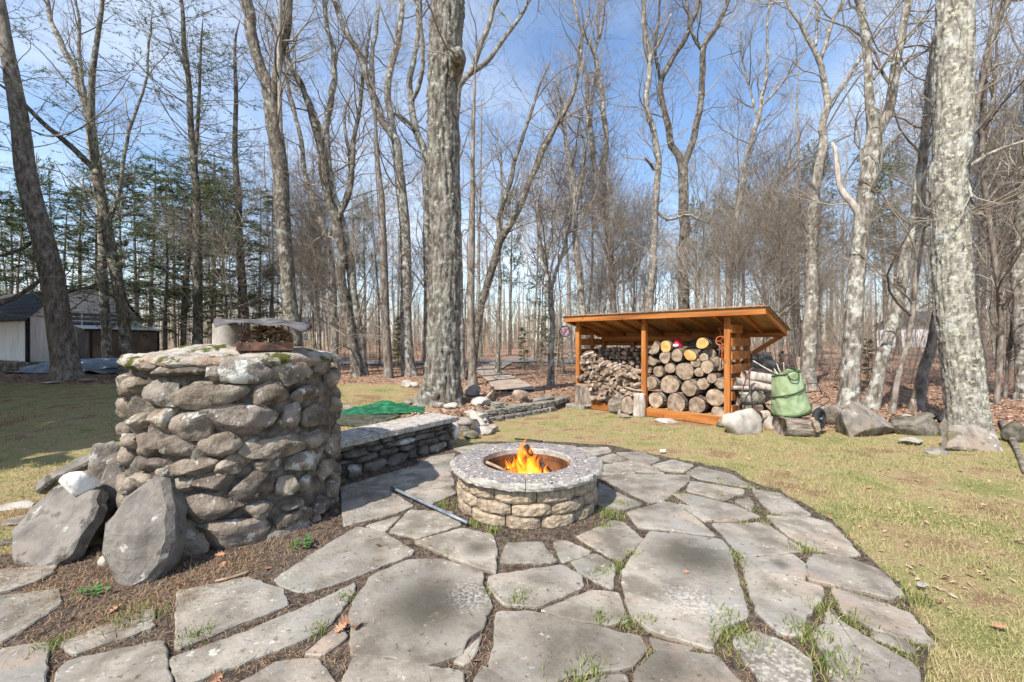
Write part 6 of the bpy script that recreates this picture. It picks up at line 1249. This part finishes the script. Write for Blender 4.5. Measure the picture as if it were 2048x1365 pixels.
# ------------------------------------------------------------------ stumps and stones along the shed
def stump(px, py_top, py_bot, wpx, label, top='face_tan', m='log_bark', zbase=None, name='stump'):
    g = Pg(px, py_bot) if zbase is None else P(px, py_bot, zbase); s = g[1] / F; r = wpx * s / 2; h = (py_bot - py_top) * s; body, face = log_mesh(r, h, int(px), barkamp=.08)
    o = obj(name, body, MT[m], None, (g[0], g[1] + r * .6, g[2] + h - .01), (-math.pi / 2 + math.pi, 0, 0)); o.rotation_euler = (math.pi / 2, 0, .3); tag(o, label, 'stump'); obj('cut_face', face, MT[top], o); return o
stump(1171, 770, 811, 37, 'upright stump with ridged bark in front of the left shed post', zbase=.075)
g = Pg(1160, 818); tag(bmobj('paver', rough_slab(.46, .26, .09, 77), MT['wall_block'], None, (g[0] - .02, g[1] + .12, .035), (0, 0, -.75)), 'grey concrete paver under the stump by the left shed post', 'paver')
p = P(1280, 834, 0); body, face = log_mesh(.17, .42, 333, barkamp=.1); o = obj('firewood_log', body, MT['log_bark'], None, tuple(SW(1.62, .24, .20)), (.15, 0, SR + 1.15)); tag(o, 'short fat log with weathered face leaning at the middle shed post', 'log'); obj('cut_face', face, MT['face_tan'], o)
p = SW(1.44, .16, 0); slab = tag(tube_obj('split_log', [p + (0, 0, -.02), p + (.01, -.0, .22), p + (.01, .02, .43)], [.115, .11, .10], MT['dead_wood'], k=9), 'bleached grey split log standing against the middle shed post', 'log')
for i, (px, py, w_, h_, m, lab) in enumerate([(1204, 815, 20, 16, 'pale_stone', 'round tan stone at the left end of the shed base board'), (1231, 820, 17, 15, 'grey_stone', 'blue-grey rounded stone second along the shed base board'), (1246, 826, 24, 17, 'pale_stone', 'pale round stone left of the weathered fat log'), (1250, 834, 26, 9, 'grey_stone', 'flat stone in the grass under the pale round stone'), (1335, 844, 44, 8, 'pale_stone', 'thin flat stone under the middle of the base board'),
        (1450, 850, 26, 20, 'grey_stone', 'grey-brown stone at the foot of the right shed post'), (1492, 852, 86, 50, 'pale_stone', 'large pale sloping boulder in front of the outside log pile'), (1545, 848, 30, 26, 'pale_stone', 'small pale stone right of the large sloping boulder'), (1739, 850, 126, 62, 'grey_stone', 'broad rounded grey boulder right of the wheel'),
        (1840, 858, 90, 40, 'mossy_stone', 'long dark mossy rock between the rounded boulder and flat slab'), (1893, 862, 17, 34, 'grey_stone', 'narrow upright stone beside the mossy rock'), (1906, 842, 36, 15, 'pale_stone', 'flat pale stone on top of the narrow upright stone'), (1824, 838, 28, 12, 'pale_stone', 'small rounded stone on the mossy rock at the stake'), (1862, 836, 42, 14, 'mossy_stone', 'flat dark stone on top of the mossy rock'),
        (1884, 906, 50, 10, 'grey_stone', 'flat grey stone sunk in the lawn left of the big slab'), (1640, 822, 46, 14, 'grey_stone', 'flat stone behind the wheel in the leaves'), (1690, 820, 50, 14, 'grey_stone', 'low stone under the thick forked trunk'), (1835, 886, 60, 12, 'pale_stone', 'low tan stone in front of the mossy rock'), (2035, 872, 40, 40, 'mossy_stone', 'mossy stone at the right edge past the flat slab')]):
    rock_px(lab, px, py, w_, h_, m, 1000 + i, .75 if w_ < 60 else .6, planes=14 if w_ > 60 else 9, amp=.05, dlo=.42 if w_ > 60 else .5, dhi=.82, sub=4 if w_ > 60 else 3, flatb=.45 if w_ > 60 else 0, rz=R_.uniform(-.25, .25), cat='boulder' if w_ > 60 else 'rock', name='boulder' if w_ > 60 else 'rock')
rock_px('grey block of stone behind the small wheel', 1668, 842, 44, 40, 'grey_stone', 1050, .6, base_y=851, planes=10, dlo=.5, dhi=.8)
slab_px('big flat blue-grey slab tilted up beneath the lichen-covered oak', [(1902, 850), (1944, 846), (1998, 862), (2015, 912), (1957, 904), (1903, 895)], 5.45, .60, .12, 'grey_stone', 34, yaw=.1)
tag(tube_obj('stake', [Pg(1833, 838), Pg(1833, 838) + (-.045, .03, .33)], [.025, .022], MT['split_wood'], k=5), 'short pale wooden stake standing behind the mossy rock', 'stake')
tag(tube_obj('fallen_branch', [Pg(2002, 850) + (0, 0, .05), Pg(2020, 880) + (0, 0, .06), Pg(2034, 905) + (0, 0, .03), Pg(2050, 950) + (0, 0, .02)], [.035, .04, .03, .02], MT['spruce_bark'], k=7), 'dead fallen branch at the right edge beside the big slab', 'branch')

# ------------------------------------------------------------------ log pile outside the shed, leaf bag, wheel
def side_log(label, x0, y0, x1, y1, rpx, d, m, seed, face='face_tan', dz=0., barkamp=.08):
    a = D(x0, y0, d); b = D(x1, y1, d + dz); L_ = np.linalg.norm(b - a); r = rpx * d / F; body, fc = log_mesh(r, L_, seed, barkamp=barkamp)
    o = obj('firewood_log', body, MT[m], None, tuple(b)); dv = Vector(b - a); o.rotation_euler = dv.to_track_quat('Y', 'Z').to_euler(); tag(o, label, 'log'); obj('cut_face', fc, MT[face], o); return o
side_log('bark-covered log at the bottom of the outside pile, behind the bent rods', 1478, 819, 1518, 818, 13, 7.05, 'log_bark', 401)
side_log('grey barky log second from the bottom of the outside pile', 1473, 796, 1520, 794, 15, 7.05, 'grey_bark', 402)
side_log('bleached thin pole sticking out left from the outside pile', 1456, 776, 1505, 777, 4, 6.95, 'dead_wood', 403)
side_log('bleached weathered log sloping right on the outside pile', 1468, 764, 1541, 778, 9, 7.0, 'dead_wood', 404)
side_log('bleached round log on top of the outside pile reaching the leaf bag', 1487, 751, 1558, 760, 10, 7.1, 'dead_wood', 405)
side_log('dark wet log at the back of the outside pile', 1488, 732, 1545, 730, 12, 7.7, 'dark_bark', 406)
side_log('black topmost log at the back of the outside pile', 1500, 716, 1540, 718, 8, 7.75, 'dark_bark', 407)
side_log('split brown log under the dark wet log', 1488, 745, 1540, 746, 9, 7.55, 'split_wood', 408)
side_log('short split log beside the bag at the middle of the pile', 1522, 795, 1540, 790, 14, 7.2, 'split_wood', 409)
side_log('short grey log end at the foot of the pile', 1520, 832, 1536, 830, 9, 6.9, 'dead_wood', 410)
side_log('split brown log standing in the gap left of the leaf bag', 1534, 822, 1548, 812, 14, 7.1, 'split_wood', 411)
bl = side_log('thick deeply ridged log lying under the green leaf bag', 1560, 855, 1625, 857, 21, 6.35, 'log_bark', 412, barkamp=.2)
p = D(1592, 832, 6.42); bagz = .26
MT['bag'] = mat('green_bag', [(.19, .255, .135), (.25, .32, .18), (.30, .37, .22)], 5, 5, bump=.35, bscale=9, bdist=.03, var=0, rough=.42, spec=.45); MT['bag_trim'] = mat('bag_trim', [(.03, .055, .02), (.05, .08, .03)], 8, 3, var=0, bump=.2)
bg = tag(empty('leaf_bag', (p[0], p[1] + .1, bagz)), 'light green collapsible leaf bag full of sticks on a ridged log', 'leaf bag'); bg.rotation_euler = (.05, -.16, 0)
n, k = 30, 64; t = np.linspace(0, 1, n); a = np.arange(k) / k * 2 * np.pi; rr = (.262 - .085 * t ** 1.2)[:, None] * (1 + .05 * np.sin(a * 7 + 2 + 0)[None] * (1 - t)[:, None] + .075 * fbm(np.stack([np.cos(a)[None] * 3 + 0 * t[:, None], np.sin(a)[None] * 3 + 0 * t[:, None], t[:, None] * 5 + 0 * a[None]], -1), 3, 6)) 
rr *= (1 - .35 * np.exp(-t * 30))[:, None]; X = np.stack([np.cos(a)[None] * rr, np.sin(a)[None] * rr, (t * .68)[:, None] + 0 * rr + .02 * t[:, None] * np.sin(a * 3)[None]], -1); b = (np.arange(n - 1) * k)[:, None] + np.arange(k)[None]; b2 = (np.arange(n - 1) * k)[:, None] + (np.arange(k)[None] + 1) % k
o = obj('fabric', npmesh('fabric', X.reshape(-1, 3), [np.stack([b, b2, b2 + k, b + k], -1).reshape(-1, 4), np.arange(k)[None, ::-1]]), MT['bag'], bg); md = o.modifiers.new('thickness', 'SOLIDIFY'); md.thickness = .004
sp = [((.262 - .085 * (s / 60) ** 1.2 + .008) * math.cos(s * .205 - 2.6), (.285 - .10 * (s / 60) ** 1.2 + .006) * math.sin(s * .205 - 2.6), .03 + .63 * s / 60) for s in range(61)]
tube_obj('spiral_wire', sp, .010, MT['bag_trim'], bg, 6, 160)
tube_obj('rim', [(.180 * math.cos(i / 30 * 6.2832), .180 * math.sin(i / 30 * 6.2832), .682 + .02 * math.sin(i / 30 * 6.2832 * 3)) for i in range(31)], .011, MT['bag_trim'], bg, 6, 60, False)
tube_obj('base_band', [(.252 * math.cos(i / 30 * 6.2832), .252 * math.sin(i / 30 * 6.2832), .055) for i in range(31)], .012, MT['bag_trim'], bg, 6, 60, False)
tube_obj('handle', [(-.09, -.17, .66), (-.07, -.215, .60), (.0, -.23, .585), (.05, -.205, .62), (.07, -.18, .67)], .010, MT['bag_trim'], bg, 6)
tag(tube_obj('stake', [D(1597, 760, 6.5), D(1598, 714, 6.5)], [.021, .020], MT['split_wood'], k=5), 'pale wooden stake standing up out of the leaf bag', 'stake')
for i, (x0, y0, x1, y1, lab) in enumerate([(1560, 752, 1506, 722, 'long thin stick slanting left out of the leaf bag'), (1565, 755, 1553, 727, 'split stick poking up at the left of the leaf bag'), (1570, 760, 1567, 725, 'knobbly grey stick in the middle of the leaf bag'), (1562, 756, 1548, 738, 'short pale stick beside the split stick in the leaf bag')]):
    tag(tube_obj('stick', [D(x0, y0, 6.55), D((x0 + x1) / 2, (y0 + y1) / 2 + 1, 6.56), D(x1, y1, 6.6)], [.013, .012, .009], MT['dead_wood'], k=6), lab, 'stick')
rod = tag(empty('bent_rod', tuple(Pg(1476, 845))), 'rusty bent iron rods arching against the outside log pile', 'bent rod'); b0 = np.array(rod.location)
for pts in ([(1475, 838), (1480, 800), (1490, 765), (1500, 740), (1507, 736)], [(1518, 835), (1505, 805), (1499, 775), (1500, 745), (1507, 736)]): tube_obj('rod', [D(a_, b_, 6.75) - b0 for a_, b_ in pts], .010, MT['rust'], rod, 6)
MT['tyre'] = mat('tyre', [(.018, .018, .018), (.035, .035, .035)], 10, 4, var=0, bump=.3, rough=.75); MT['wheel_rim'] = mat('wheel_rim', [(.05, .05, .055), (.12, .12, .125)], 6, 3, var=0, bump=.05, rough=.4, metallic=.4)
wc = D(1638, 838, 6.35); barrow = tag(empty('hand_cart', tuple(wc)), 'tipped hand cart with one black tyre and thin black handles', 'cart'); barrow.rotation_euler = (0, 0, .55)
def torus(name, R1, r1, m, par, k=40, j=12, sq=1.):
    A = np.arange(k) / k * 2 * np.pi; B = np.arange(j) / j * 2 * np.pi; V = np.array([((R1 + r1 * math.cos(bb)) * math.cos(aa), r1 * sq * math.sin(bb), (R1 + r1 * math.cos(bb)) * math.sin(aa)) for aa in A for bb in B]); i, l = np.meshgrid(np.arange(k), np.arange(j), indexing='ij'); Q = np.stack([i * j + l, i * j + (l + 1) % j, ((i + 1) % k) * j + (l + 1) % j, ((i + 1) % k) * j + l], -1).reshape(-1, 4); return obj(name, npmesh(name, V, [Q]), m, par)
wheel = torus('wheel', .124, .042, MT['tyre'], barrow)
rimo = torus('rim', .082, .012, MT['wheel_rim'], wheel, 30, 8, 2.5)
hub = tube_obj('hub', [(0, -.05, 0), (0, .05, 0)], .028, MT['wheel_rim'], wheel, 12)
for i in range(5): beam('spoke', (.02 * math.cos(i * 1.257), -.01, .02 * math.sin(i * 1.257)), (.082 * math.cos(i * 1.257), -.01, .082 * math.sin(i * 1.257)), .012, .022, MT['wheel_rim'], wheel, 0)
b0 = wc; Rz = np.array([[math.cos(-.55), -math.sin(-.55), 0], [math.sin(-.55), math.cos(-.55), 0], [0, 0, 1]])
for nm, pts in (('handle', [(1620, 812), (1645, 795), (1650, 785), (1630, 783), (1612, 786)]), ('handle', [(1628, 822), (1660, 800), (1645, 790), (1634, 768), (1612, 769)]), ('frame_tube', [(1636, 840), (1622, 825), (1605, 818)])):
    tube_obj(nm, [Rz @ (D(a_, b_, 6.7) - b0) for a_, b_ in pts], .0065, MT['tyre'], barrow, 6)
tag(bmobj('plank', boxbm((.05, .03, .22), .003), MT['split_wood'], None, tuple(D(1630, 850, 6.15)), (0, -.45, .2)), 'short board leaning on the black wheel', 'board')

# ------------------------------------------------------------------ glass ornament hanging by the shed
oc = D(1130, 663, 9.4); orn = tag(empty('glass_ornament', tuple(oc)), 'round dark-rimmed stained-glass ornament hanging left of the shed roof', 'ornament')
torus('frame', .115, .012, MT['tyre'], orn, 40, 8)
MT['glass'] = mat('stained_glass', [(.10, .03, .06), (.22, .14, .17), (.35, .38, .42)], 22, 3, var=.3, bump=.3, rough=.15, spec=.6)
for i in range(8):
    a0 = i / 8 * 6.2832; Vp = [(.028 * math.cos(a0 + .04), -.004, .028 * math.sin(a0 + .04)), (.108 * math.cos(a0 + .04), -.004, .108 * math.sin(a0 + .04)), (.108 * math.cos(a0 + .39), -.004, .108 * math.sin(a0 + .39)), (.108 * math.cos(a0 + .745), -.004, .108 * math.sin(a0 + .745)), (.028 * math.cos(a0 + .745), -.004, .028 * math.sin(a0 + .745))]
    Vp = np.array(Vp + [(x, y + .008, z) for x, y, z in Vp]); obj('pane', npmesh('pane', Vp, [np.array([[0, 1, 2, 3, 4]]), np.array([[9, 8, 7, 6, 5]]), np.array([[i_, i_ + 5, (i_ + 1) % 5 + 5, (i_ + 1) % 5] for i_ in range(5)])], False), MT['glass'], orn)
tube_obj('boss', [(0, -.012, 0), (0, .012, 0)], .026, MT['red'], orn, 10)
tube_obj('hanging_wire', [(0, 0, .125), (.02, .3, .7), (-.25, .9, 1.6)], .004, MT['tyre'], orn, 4)

# ------------------------------------------------------------------ white barn, left background
MT['siding'] = mat('white_siding', [(.62, .63, .64), (.72, .73, .74), (.78, .78, .78)], 4, 5, (1, 1, .2), bump=.2, var=.03, rough=.6)
MT['roofing'] = mat('dark_shingles', [(.022, .024, .028), (.045, .047, .052), (.075, .077, .082)], 16, 6, bump=.6, bscale=50, var=.08)
MT['trim'] = mat('dark_trim', [(.012, .013, .015), (.03, .03, .033)], 6, 3, var=0, bump=.1)
MT['canvas'] = mat('grey_canvas', [(.085, .08, .072), (.125, .117, .105), (.165, .155, .14)], 3, 6, (1, 1, .4), bump=.4, bscale=8, bdist=.05, var=0, rough=.8)
MT['blue_tarp'] = mat('blue_tarp', [(.13, .155, .20), (.20, .235, .29), (.30, .34, .40)], 3, 6, bump=.6, bscale=8, bdist=.05, var=0, rough=.45, spec=.5)
bc = np.array([-19.7, 17.3]); bzb = float(zt(*bc)) - .25; bgx = np.array([.39, .92]); bgx = nrm(bgx)
barn = tag(empty('barn', (bc[0], bc[1], bzb), math.atan2(bgx[1], bgx[0])), 'white plank-sided barn with dark gambrel roof behind the leaning spruce', 'barn')
GW, BLEN, EH = 3.9, 7.5, 2.05      # local x: along the gable to the right; local y: along the long side, away from it
# gambrel gable profile
prof = [(0, EH), (.75, EH + .95), (GW / 2, EH + 1.45), (GW - .75, EH + .95), (GW, EH)]
bm = bmesh.new()
for y in (0, .12):
    pass
n_pl = 17
for i in range(n_pl):      # gable boards
    x0 = GW * i / n_pl; x1 = GW * (i + 1) / n_pl - .008; f = lambda x: np.interp(x, [p_[0] for p_ in prof], [p_[1] for p_ in prof]) - .02
    Vp = np.array([(x0, 0, 0), (x1, 0, 0), (x1, 0, f(x1)), (x0, 0, f(x0)), (x0, .1, 0), (x1, .1, 0), (x1, .1, f(x1)), (x0, .1, f(x0))]); obj('gable_board', npmesh('gable_board', Vp, [np.array([[0, 1, 2, 3], [7, 6, 5, 4], [0, 4, 5, 1], [1, 5, 6, 2], [2, 6, 7, 3], [3, 7, 4, 0]])], False), MT['siding'], barn)
for i in range(30): box('wall_board', (.06, BLEN / 30 - .008, EH), (.03, .12 + BLEN * (i + .5) / 30, EH / 2), MT['siding'], barn, bev=0)
box('corner_board', (.11, .11, EH), (-.02, -.02, EH / 2), MT['trim'], barn, bev=0)
box('far_wall', (.06, BLEN, EH), (GW - .03, .12 + BLEN / 2, EH / 2), MT['siding'], barn, bev=0)
box('back_wall', (GW - .1, .06, EH), (GW / 2, BLEN + .1, EH / 2), MT['siding'], barn, bev=0)
for i in range(4):
    (xa, za), (xb, zb) = prof[i], prof[i + 1]; ex = .12 if i == 0 else 0; dx, dz = xb - xa, zb - za; l = math.hypot(dx, dz); ns = 5 if i in (0, 3) else 4
    for s in range(ns):      # shingle courses, each lapping the one below
        t0, t1 = s / ns, (s + 1) / ns
        if i >= 2: t0, t1 = 1 - t1, 1 - t0
        pa = (xa + dx * t0, za + dz * t0 + .02); pb = (xa + dx * t1, za + dz * t1 + .02); lift = .03
        if i < 2: pa2 = (pa[0], pa[1] + lift); pb2 = pb
        else: pa2 = pa; pb2 = (pb[0], pb[1] + lift)
        if i == 0 and s == 0: pa2 = (pa2[0] - .14, pa2[1] - .16); pa = (pa[0] - .14, pa[1] - .16)
        y0, y1 = -.18, BLEN + .25; Vp = np.array([(pa[0], y0, pa[1]), (pa[0], y1, pa[1]), (pb[0], y1, pb[1]), (pb[0], y0, pb[1]), (pa2[0], y0, pa2[1] + .03), (pa2[0], y1, pa2[1] + .03), (pb2[0], y1, pb2[1] + .03), (pb2[0], y0, pb2[1] + .03)])
        obj('shingle_course', npmesh('shingle_course', Vp, [np.array([[0, 1, 2, 3], [7, 6, 5, 4], [0, 4, 5, 1], [1, 5, 6, 2], [2, 6, 7, 3], [3, 7, 4, 0]])], False), MT['roofing'], barn)
win = obj('window', boxbm((1.7, .05, .42), 0) and bpy.data.meshes.new('x'), None, barn) if False else None
wf_ = box('window', (2.0, .05, .50), (1.95, -.035, EH + .02), MT['trim'], barn, bev=0)
MT['dull_glass'] = mat('dull_glass', [(.10, .10, .105), (.22, .22, .225)], 3, 4, var=.1, bump=.05, rough=.2, spec=.6)
for i in range(3): box('pane', (.60, .02, .40), (-.65 + i * .65, -.028, 0), MT['dull_glass'], wf_, bev=0)
for z in (-.08, .1): box('bar', (2.0, .03, .035), (0, -.05, z), MT['siding'], wf_, bev=0)
for x in (-.33, .33): box('bar', (.04, .026, .5), (x, -.052, 0), MT['siding'], wf_, bev=0)
# canvas lean-to in front of the gable and tarps on the ground
lt = tag(empty('canvas_shelter', (bc[0] + bgx[0] * 1.0 + bgx[1] * 1.0, bc[1] + bgx[1] * 1.0 - bgx[0] * 1.0, bzb), math.atan2(bgx[1], bgx[0])), 'grey canvas-walled lean-to with black roof edge against the barn gable', 'lean-to')
box('canvas_wall', (2.6, .03, 1.5), (1.75, -.1, .78), MT['canvas'], lt, bev=0); box('canvas_end', (.03, .9, 1.45), (.45, .36, .75), MT['canvas'], lt, bev=0)
beam('roof_edge', (.3, -.14, 1.58), (3.2, -.14, 1.56), .1, .08, MT['trim'], lt, 0); beam('roof_sheet', (1.75, -.1, 1.62), (1.75, .95, 1.80), 2.9, .03, MT['siding'], lt, 0)
for i, x in enumerate((.5, 1.75, 3.0)): box('pole', (.06, .06, 1.55), (x, -.16, .775), MT['trim'], lt, bev=0)
c = Pg(100, 752); cloth('blue_tarp', c[0] + .3, c[1] + 1.2, 3.6, 1.6, lambda u, v, x, y: .40 * np.clip(1.1 - u ** 2 - v ** 2, 0, 1) ** .6 + .06 * fbm(np.stack([x * 2, y * 2, x * 0], -1), 3, 51), 'blue_tarp', 'crumpled blue-grey tarp over a heap in front of the barn', 'tarp', rz=.15)
c = Pg(205, 750); cloth('grey_tarp', c[0] + .2, c[1] + .9, 2.9, 1.4, lambda u, v, x, y: .46 * np.clip(1.15 - u ** 4 - v ** 2, 0, 1) ** .5 + .04 * fbm(np.stack([x * 2, y * 2, x * 0], -1), 3, 52), 'blue_tarp', 'pale blue-grey tarp below the canvas lean-to', 'tarp', rz=.25, seed=5)
tag(rock('rock', tuple(Pg(172, 765)), (.45, .3, .12), 1101, 'grey_stone', .2), 'flat grey stone at the root of the leaning spruce', 'rock')
tag(rock('rock', tuple(Pg(103, 768)), (.38, .3, .07), 1102, 'pale_stone', .2), 'low pale stone in the grass left of the spruce root', 'rock')
c = Pg(18, 745); tag(bmobj('timber', boxbm((1.6, .3, .25), .02), MT['dark_bark'], None, (c[0] - .2, c[1] + .6, c[2] + .15), (0, -.04, .1)), 'dark weathered timber lying in front of the barn wall', 'timber')

# ------------------------------------------------------------------ far houses and road glimpsed through the trunks
def house(px, d, w_, h_, wallm, label, roofm='roofing'):
    x, y, _ = D(px, 700, d); z = float(zt(x, y)) - .1; h = tag(empty('house', (x, y, z), R_.uniform(-.3, .3)), label, 'house')
    box('wall', (w_, 5, h_), (0, 0, h_ / 2), MT[wallm], h, bev=0)
    Vp = np.array([(-w_ / 2 - .3, -2.8, h_), (w_ / 2 + .3, -2.8, h_), (w_ / 2 + .3, 2.8, h_), (-w_ / 2 - .3, 2.8, h_), (-w_ / 2 - .3, 0, h_ + 1.6), (w_ / 2 + .3, 0, h_ + 1.6)]); obj('roof', npmesh('roof', Vp, [np.array([[0, 1, 5, 4], [2, 3, 4, 5], [3, 2, 1, 0]]), np.array([[0, 4, 3], [1, 2, 5]])], False), MT[roofm], h)
    for i in range(3):
        wx = -w_ / 3 + i * w_ / 3; f_ = box('window', (.9, .06, 1.1), (wx, -2.52, h_ * .55), MT['siding'], h, bev=0); box('pane', (.74, .03, .94), (0, -.03, 0), MT['dull_glass'], f_, bev=0)
MT['tan_wall'] = mat('tan_wall', [(.36, .28, .17), (.44, .35, .22)], 3, 3, var=0, bump=.1)
house(1830, 46, 4.0, 2.4, 'siding', 'white house glimpsed between trunks left of the lichen-covered oak')
house(640, 56, 6, 2.4, 'tan_wall', 'tan house glimpsed low through the trunks right of the oven')
house(925, 60, 6, 2.6, 'tan_wall', 'tan house half hidden behind the big oak')
MT['asphalt'] = mat('asphalt', [(.10, .10, .105), (.15, .15, .155), (.20, .20, .205)], 8, 6, coord='world', bump=.4, var=0)
def strip(name, pts, wd, m):
    p, _ = resample(np.array([(a_, b_, 0) for a_, b_ in pts], float), np.ones(len(pts)), 60); t = nrm(np.gradient(p, axis=0)); nn = np.stack([-t[:, 1], t[:, 0], t[:, 0] * 0], -1); e = np.linspace(-.5, .5, 5); V = np.array([p + nn * wd * k for k in e]); V[..., 2] = zt(V[..., 0], V[..., 1]) + .05; V = V.transpose(1, 0, 2).reshape(-1, 3); i = (np.arange(59)[:, None] * 5 + np.arange(4)[None]).ravel(); return tag(obj(name, npmesh(name, V, [np.stack([i, i + 1, i + 6, i + 5], -1)]), MT[m]), kind='structure')
strip('road', [(-22, 27), (-12, 22.5), (-6.5, 20.5), (-3.2, 21.5), (2, 24.5), (12, 30)], 2.6, 'asphalt')
MT['path_dirt'] = mat('path_dirt', [(.22, .17, .13), (.32, .255, .20), (.40, .33, .27)], 5, 7, coord='world', bump=.7, var=0)
strip('path', [(.1, 9.6), (-.15, 11.5), (-.6, 14), (-.9, 17), (-.5, 21.5)], 1.0, 'path_dirt')

# ------------------------------------------------------------------ small loose things
def oak_leaf(seed):
    g = np.random.default_rng(seed); n = 9; t = np.linspace(0, 1, n); wv = .34 * np.sin(np.pi * t ** .8) * (1 + .55 * np.where(np.arange(n) % 2, 1, -1) * (t > .1) * (t < .95)) + .02; cu = g.uniform(.2, .6)
    mid = np.stack([t - .5, t * 0, .25 * cu * (t - .5) ** 2 * 4 * .5], -1); L_ = mid + np.stack([t * 0 + .05, wv, np.abs(wv) * g.uniform(.1, .8)], -1); Rr = mid + np.stack([t * 0 + .05, -wv, np.abs(wv) * g.uniform(-.1, .8)], -1)
    V = np.concatenate([mid, L_, Rr]); i = np.arange(n - 1); return npmesh('fallen_leaf', V, [np.concatenate([np.stack([i, i + 1, i + 1 + n, i + n], -1), np.stack([i + 1, i, i + 2 * n, i + 1 + 2 * n], -1)])], False)
MT['oak_leaf'] = mat('oak_leaf', [(.20, .095, .05), (.32, .17, .10), (.42, .25, .16)], 14, 5, (1, 1, 1), var=.25, bump=.3)
LV = [oak_leaf(i) for i in range(5)]
for m_ in LV: m_.materials.append(MT['oak_leaf'])
for i, (px, py, s, lab) in enumerate([(690, 1245, .11, 'curled brown oak leaf, upper one of the trio on the narrow stone'), (681, 1258, .10, 'curled brown oak leaf, lower left of the trio on the narrow stone'), (716, 1253, .11, 'brown oak leaf at the edge of the big stained flagstone'), (757, 1092, .09, 'small brown leaf lying on the flagstone right of the oven'), (950, 1322, .08, 'pinkish leaf in the joint at the right of the big stained stone'), (1372, 1145, .06, 'single pale pink leaf on the black-stained flagstone'), (1660, 1035, .08, 'brown leaf at the grassy edge of the patio, right side'),
        (1005, 1066, .07, 'brown leaf at the foot of the fire pit, left of two'), (1012, 1072, .06, 'pale leaf at the foot of the fire pit, right of two'), (440, 1110, .09, 'upright dry leaf at the shaded foot of the oven'), (445, 1130, .08, 'dry leaf lying below the upright one at the oven foot'), (535, 1138, .08, 'small leaf between oven foot and flagstone'), (355, 1170, .08, 'leaf on the needles below the tall angular slab'), (230, 1222, .10, 'brown leaf among the needles near the small pink flagstone'), (430, 1358, .09, 'pinkish leaf in the joint at the bottom edge, left of the pebble'), (1205, 1045, .06, 'pinkish leaf in the grass right of the fire pit'), (2000, 1255, .09, 'orange-brown leaf in the grass near the lower right corner'), (1740, 975, .08, 'orange leaf in the lawn, middle distance'), (860, 1090, .04, 'tiny leaf on the stone left below the fire pit')]):
    z = .038 if in_flag(P(px, py, .04)[None, :2])[0] else .022; p = P(px, py, z); o = obj('fallen_leaf', R_.choice(LV), None, None, tuple(p), (R_.gauss(0, .3), R_.gauss(0, .3), R_.uniform(0, 6))); s *= .62; o.scale = (s, s, s); tag(o, lab, 'leaf', 'fallen oak leaves on the patio')
p = P(1325, 905, .02); tag(tube_obj('white_tube', [p + (-.03, 0, .015), p + (.035, -.01, .02)], .018, MT['white_plastic'], k=10), 'small white plastic tube in the grass at the patio edge', 'tube')
p = P(1842, 1172, .03); o = rock('paper_scrap', tuple(p), (.075, .04, .014), 66, 'pale_stone', .5, planes=16, amp=.3, dlo=.35, dhi=.8); tag(o, 'crumpled white scrap of paper in the grass by the patio', 'paper scrap')
tag(tube_obj('stick', [P(430, 1163, .03), P(465, 1155, .035), P(500, 1143, .03)], [.008, .009, .007], MT['stick'], k=6), 'smooth brown stick lying at the foot of the oven', 'stick')
tag(tube_obj('stick', [P(1030, 878, .03), P(1065, 881, .05), P(1085, 883, .03)], [.012, .012, .01], MT['char'], k=6), 'dark curved stick lying behind the fire pit', 'stick')
# little clover plants by the oven foot
MT['clover'] = mat('clover', [(.03, .10, .02), (.06, .17, .035)], 9, 3, bump=.1, var=.1)
for px, py, sc_, lab in ((612, 1094, 1, 'small bright green clover plant at the right foot of the oven'), (185, 1190, .9, 'small green weed in the needles below the leaning slabs')):
    c = P(px, py, .02); Vl = []; Fl = []
    for i in range(34):
        o_ = np.array([R_.gauss(0, .035), R_.gauss(0, .03), R_.uniform(.01, .055)]) * sc_; r = R_.uniform(.008, .014) * sc_; b = len(Vl); tl = R_.uniform(-.5, .5)
        for k in range(7): a_ = k / 7 * 6.2832; Vl.append(o_ + np.array([r * math.cos(a_), r * math.sin(a_), r * math.sin(a_) * tl]))
        Fl.append(list(range(b, b + 7)))
    w_ = tag(empty('weed', tuple(c)), lab, 'plant'); tag(obj('leaves', npmesh('leaves', np.array(Vl), [np.array(Fl)], False), MT['clover'], w_), kind='stuff')
print('tris', sum(len(m.polygons) for m in bpy.data.meshes), 'objects', len(S.objects))
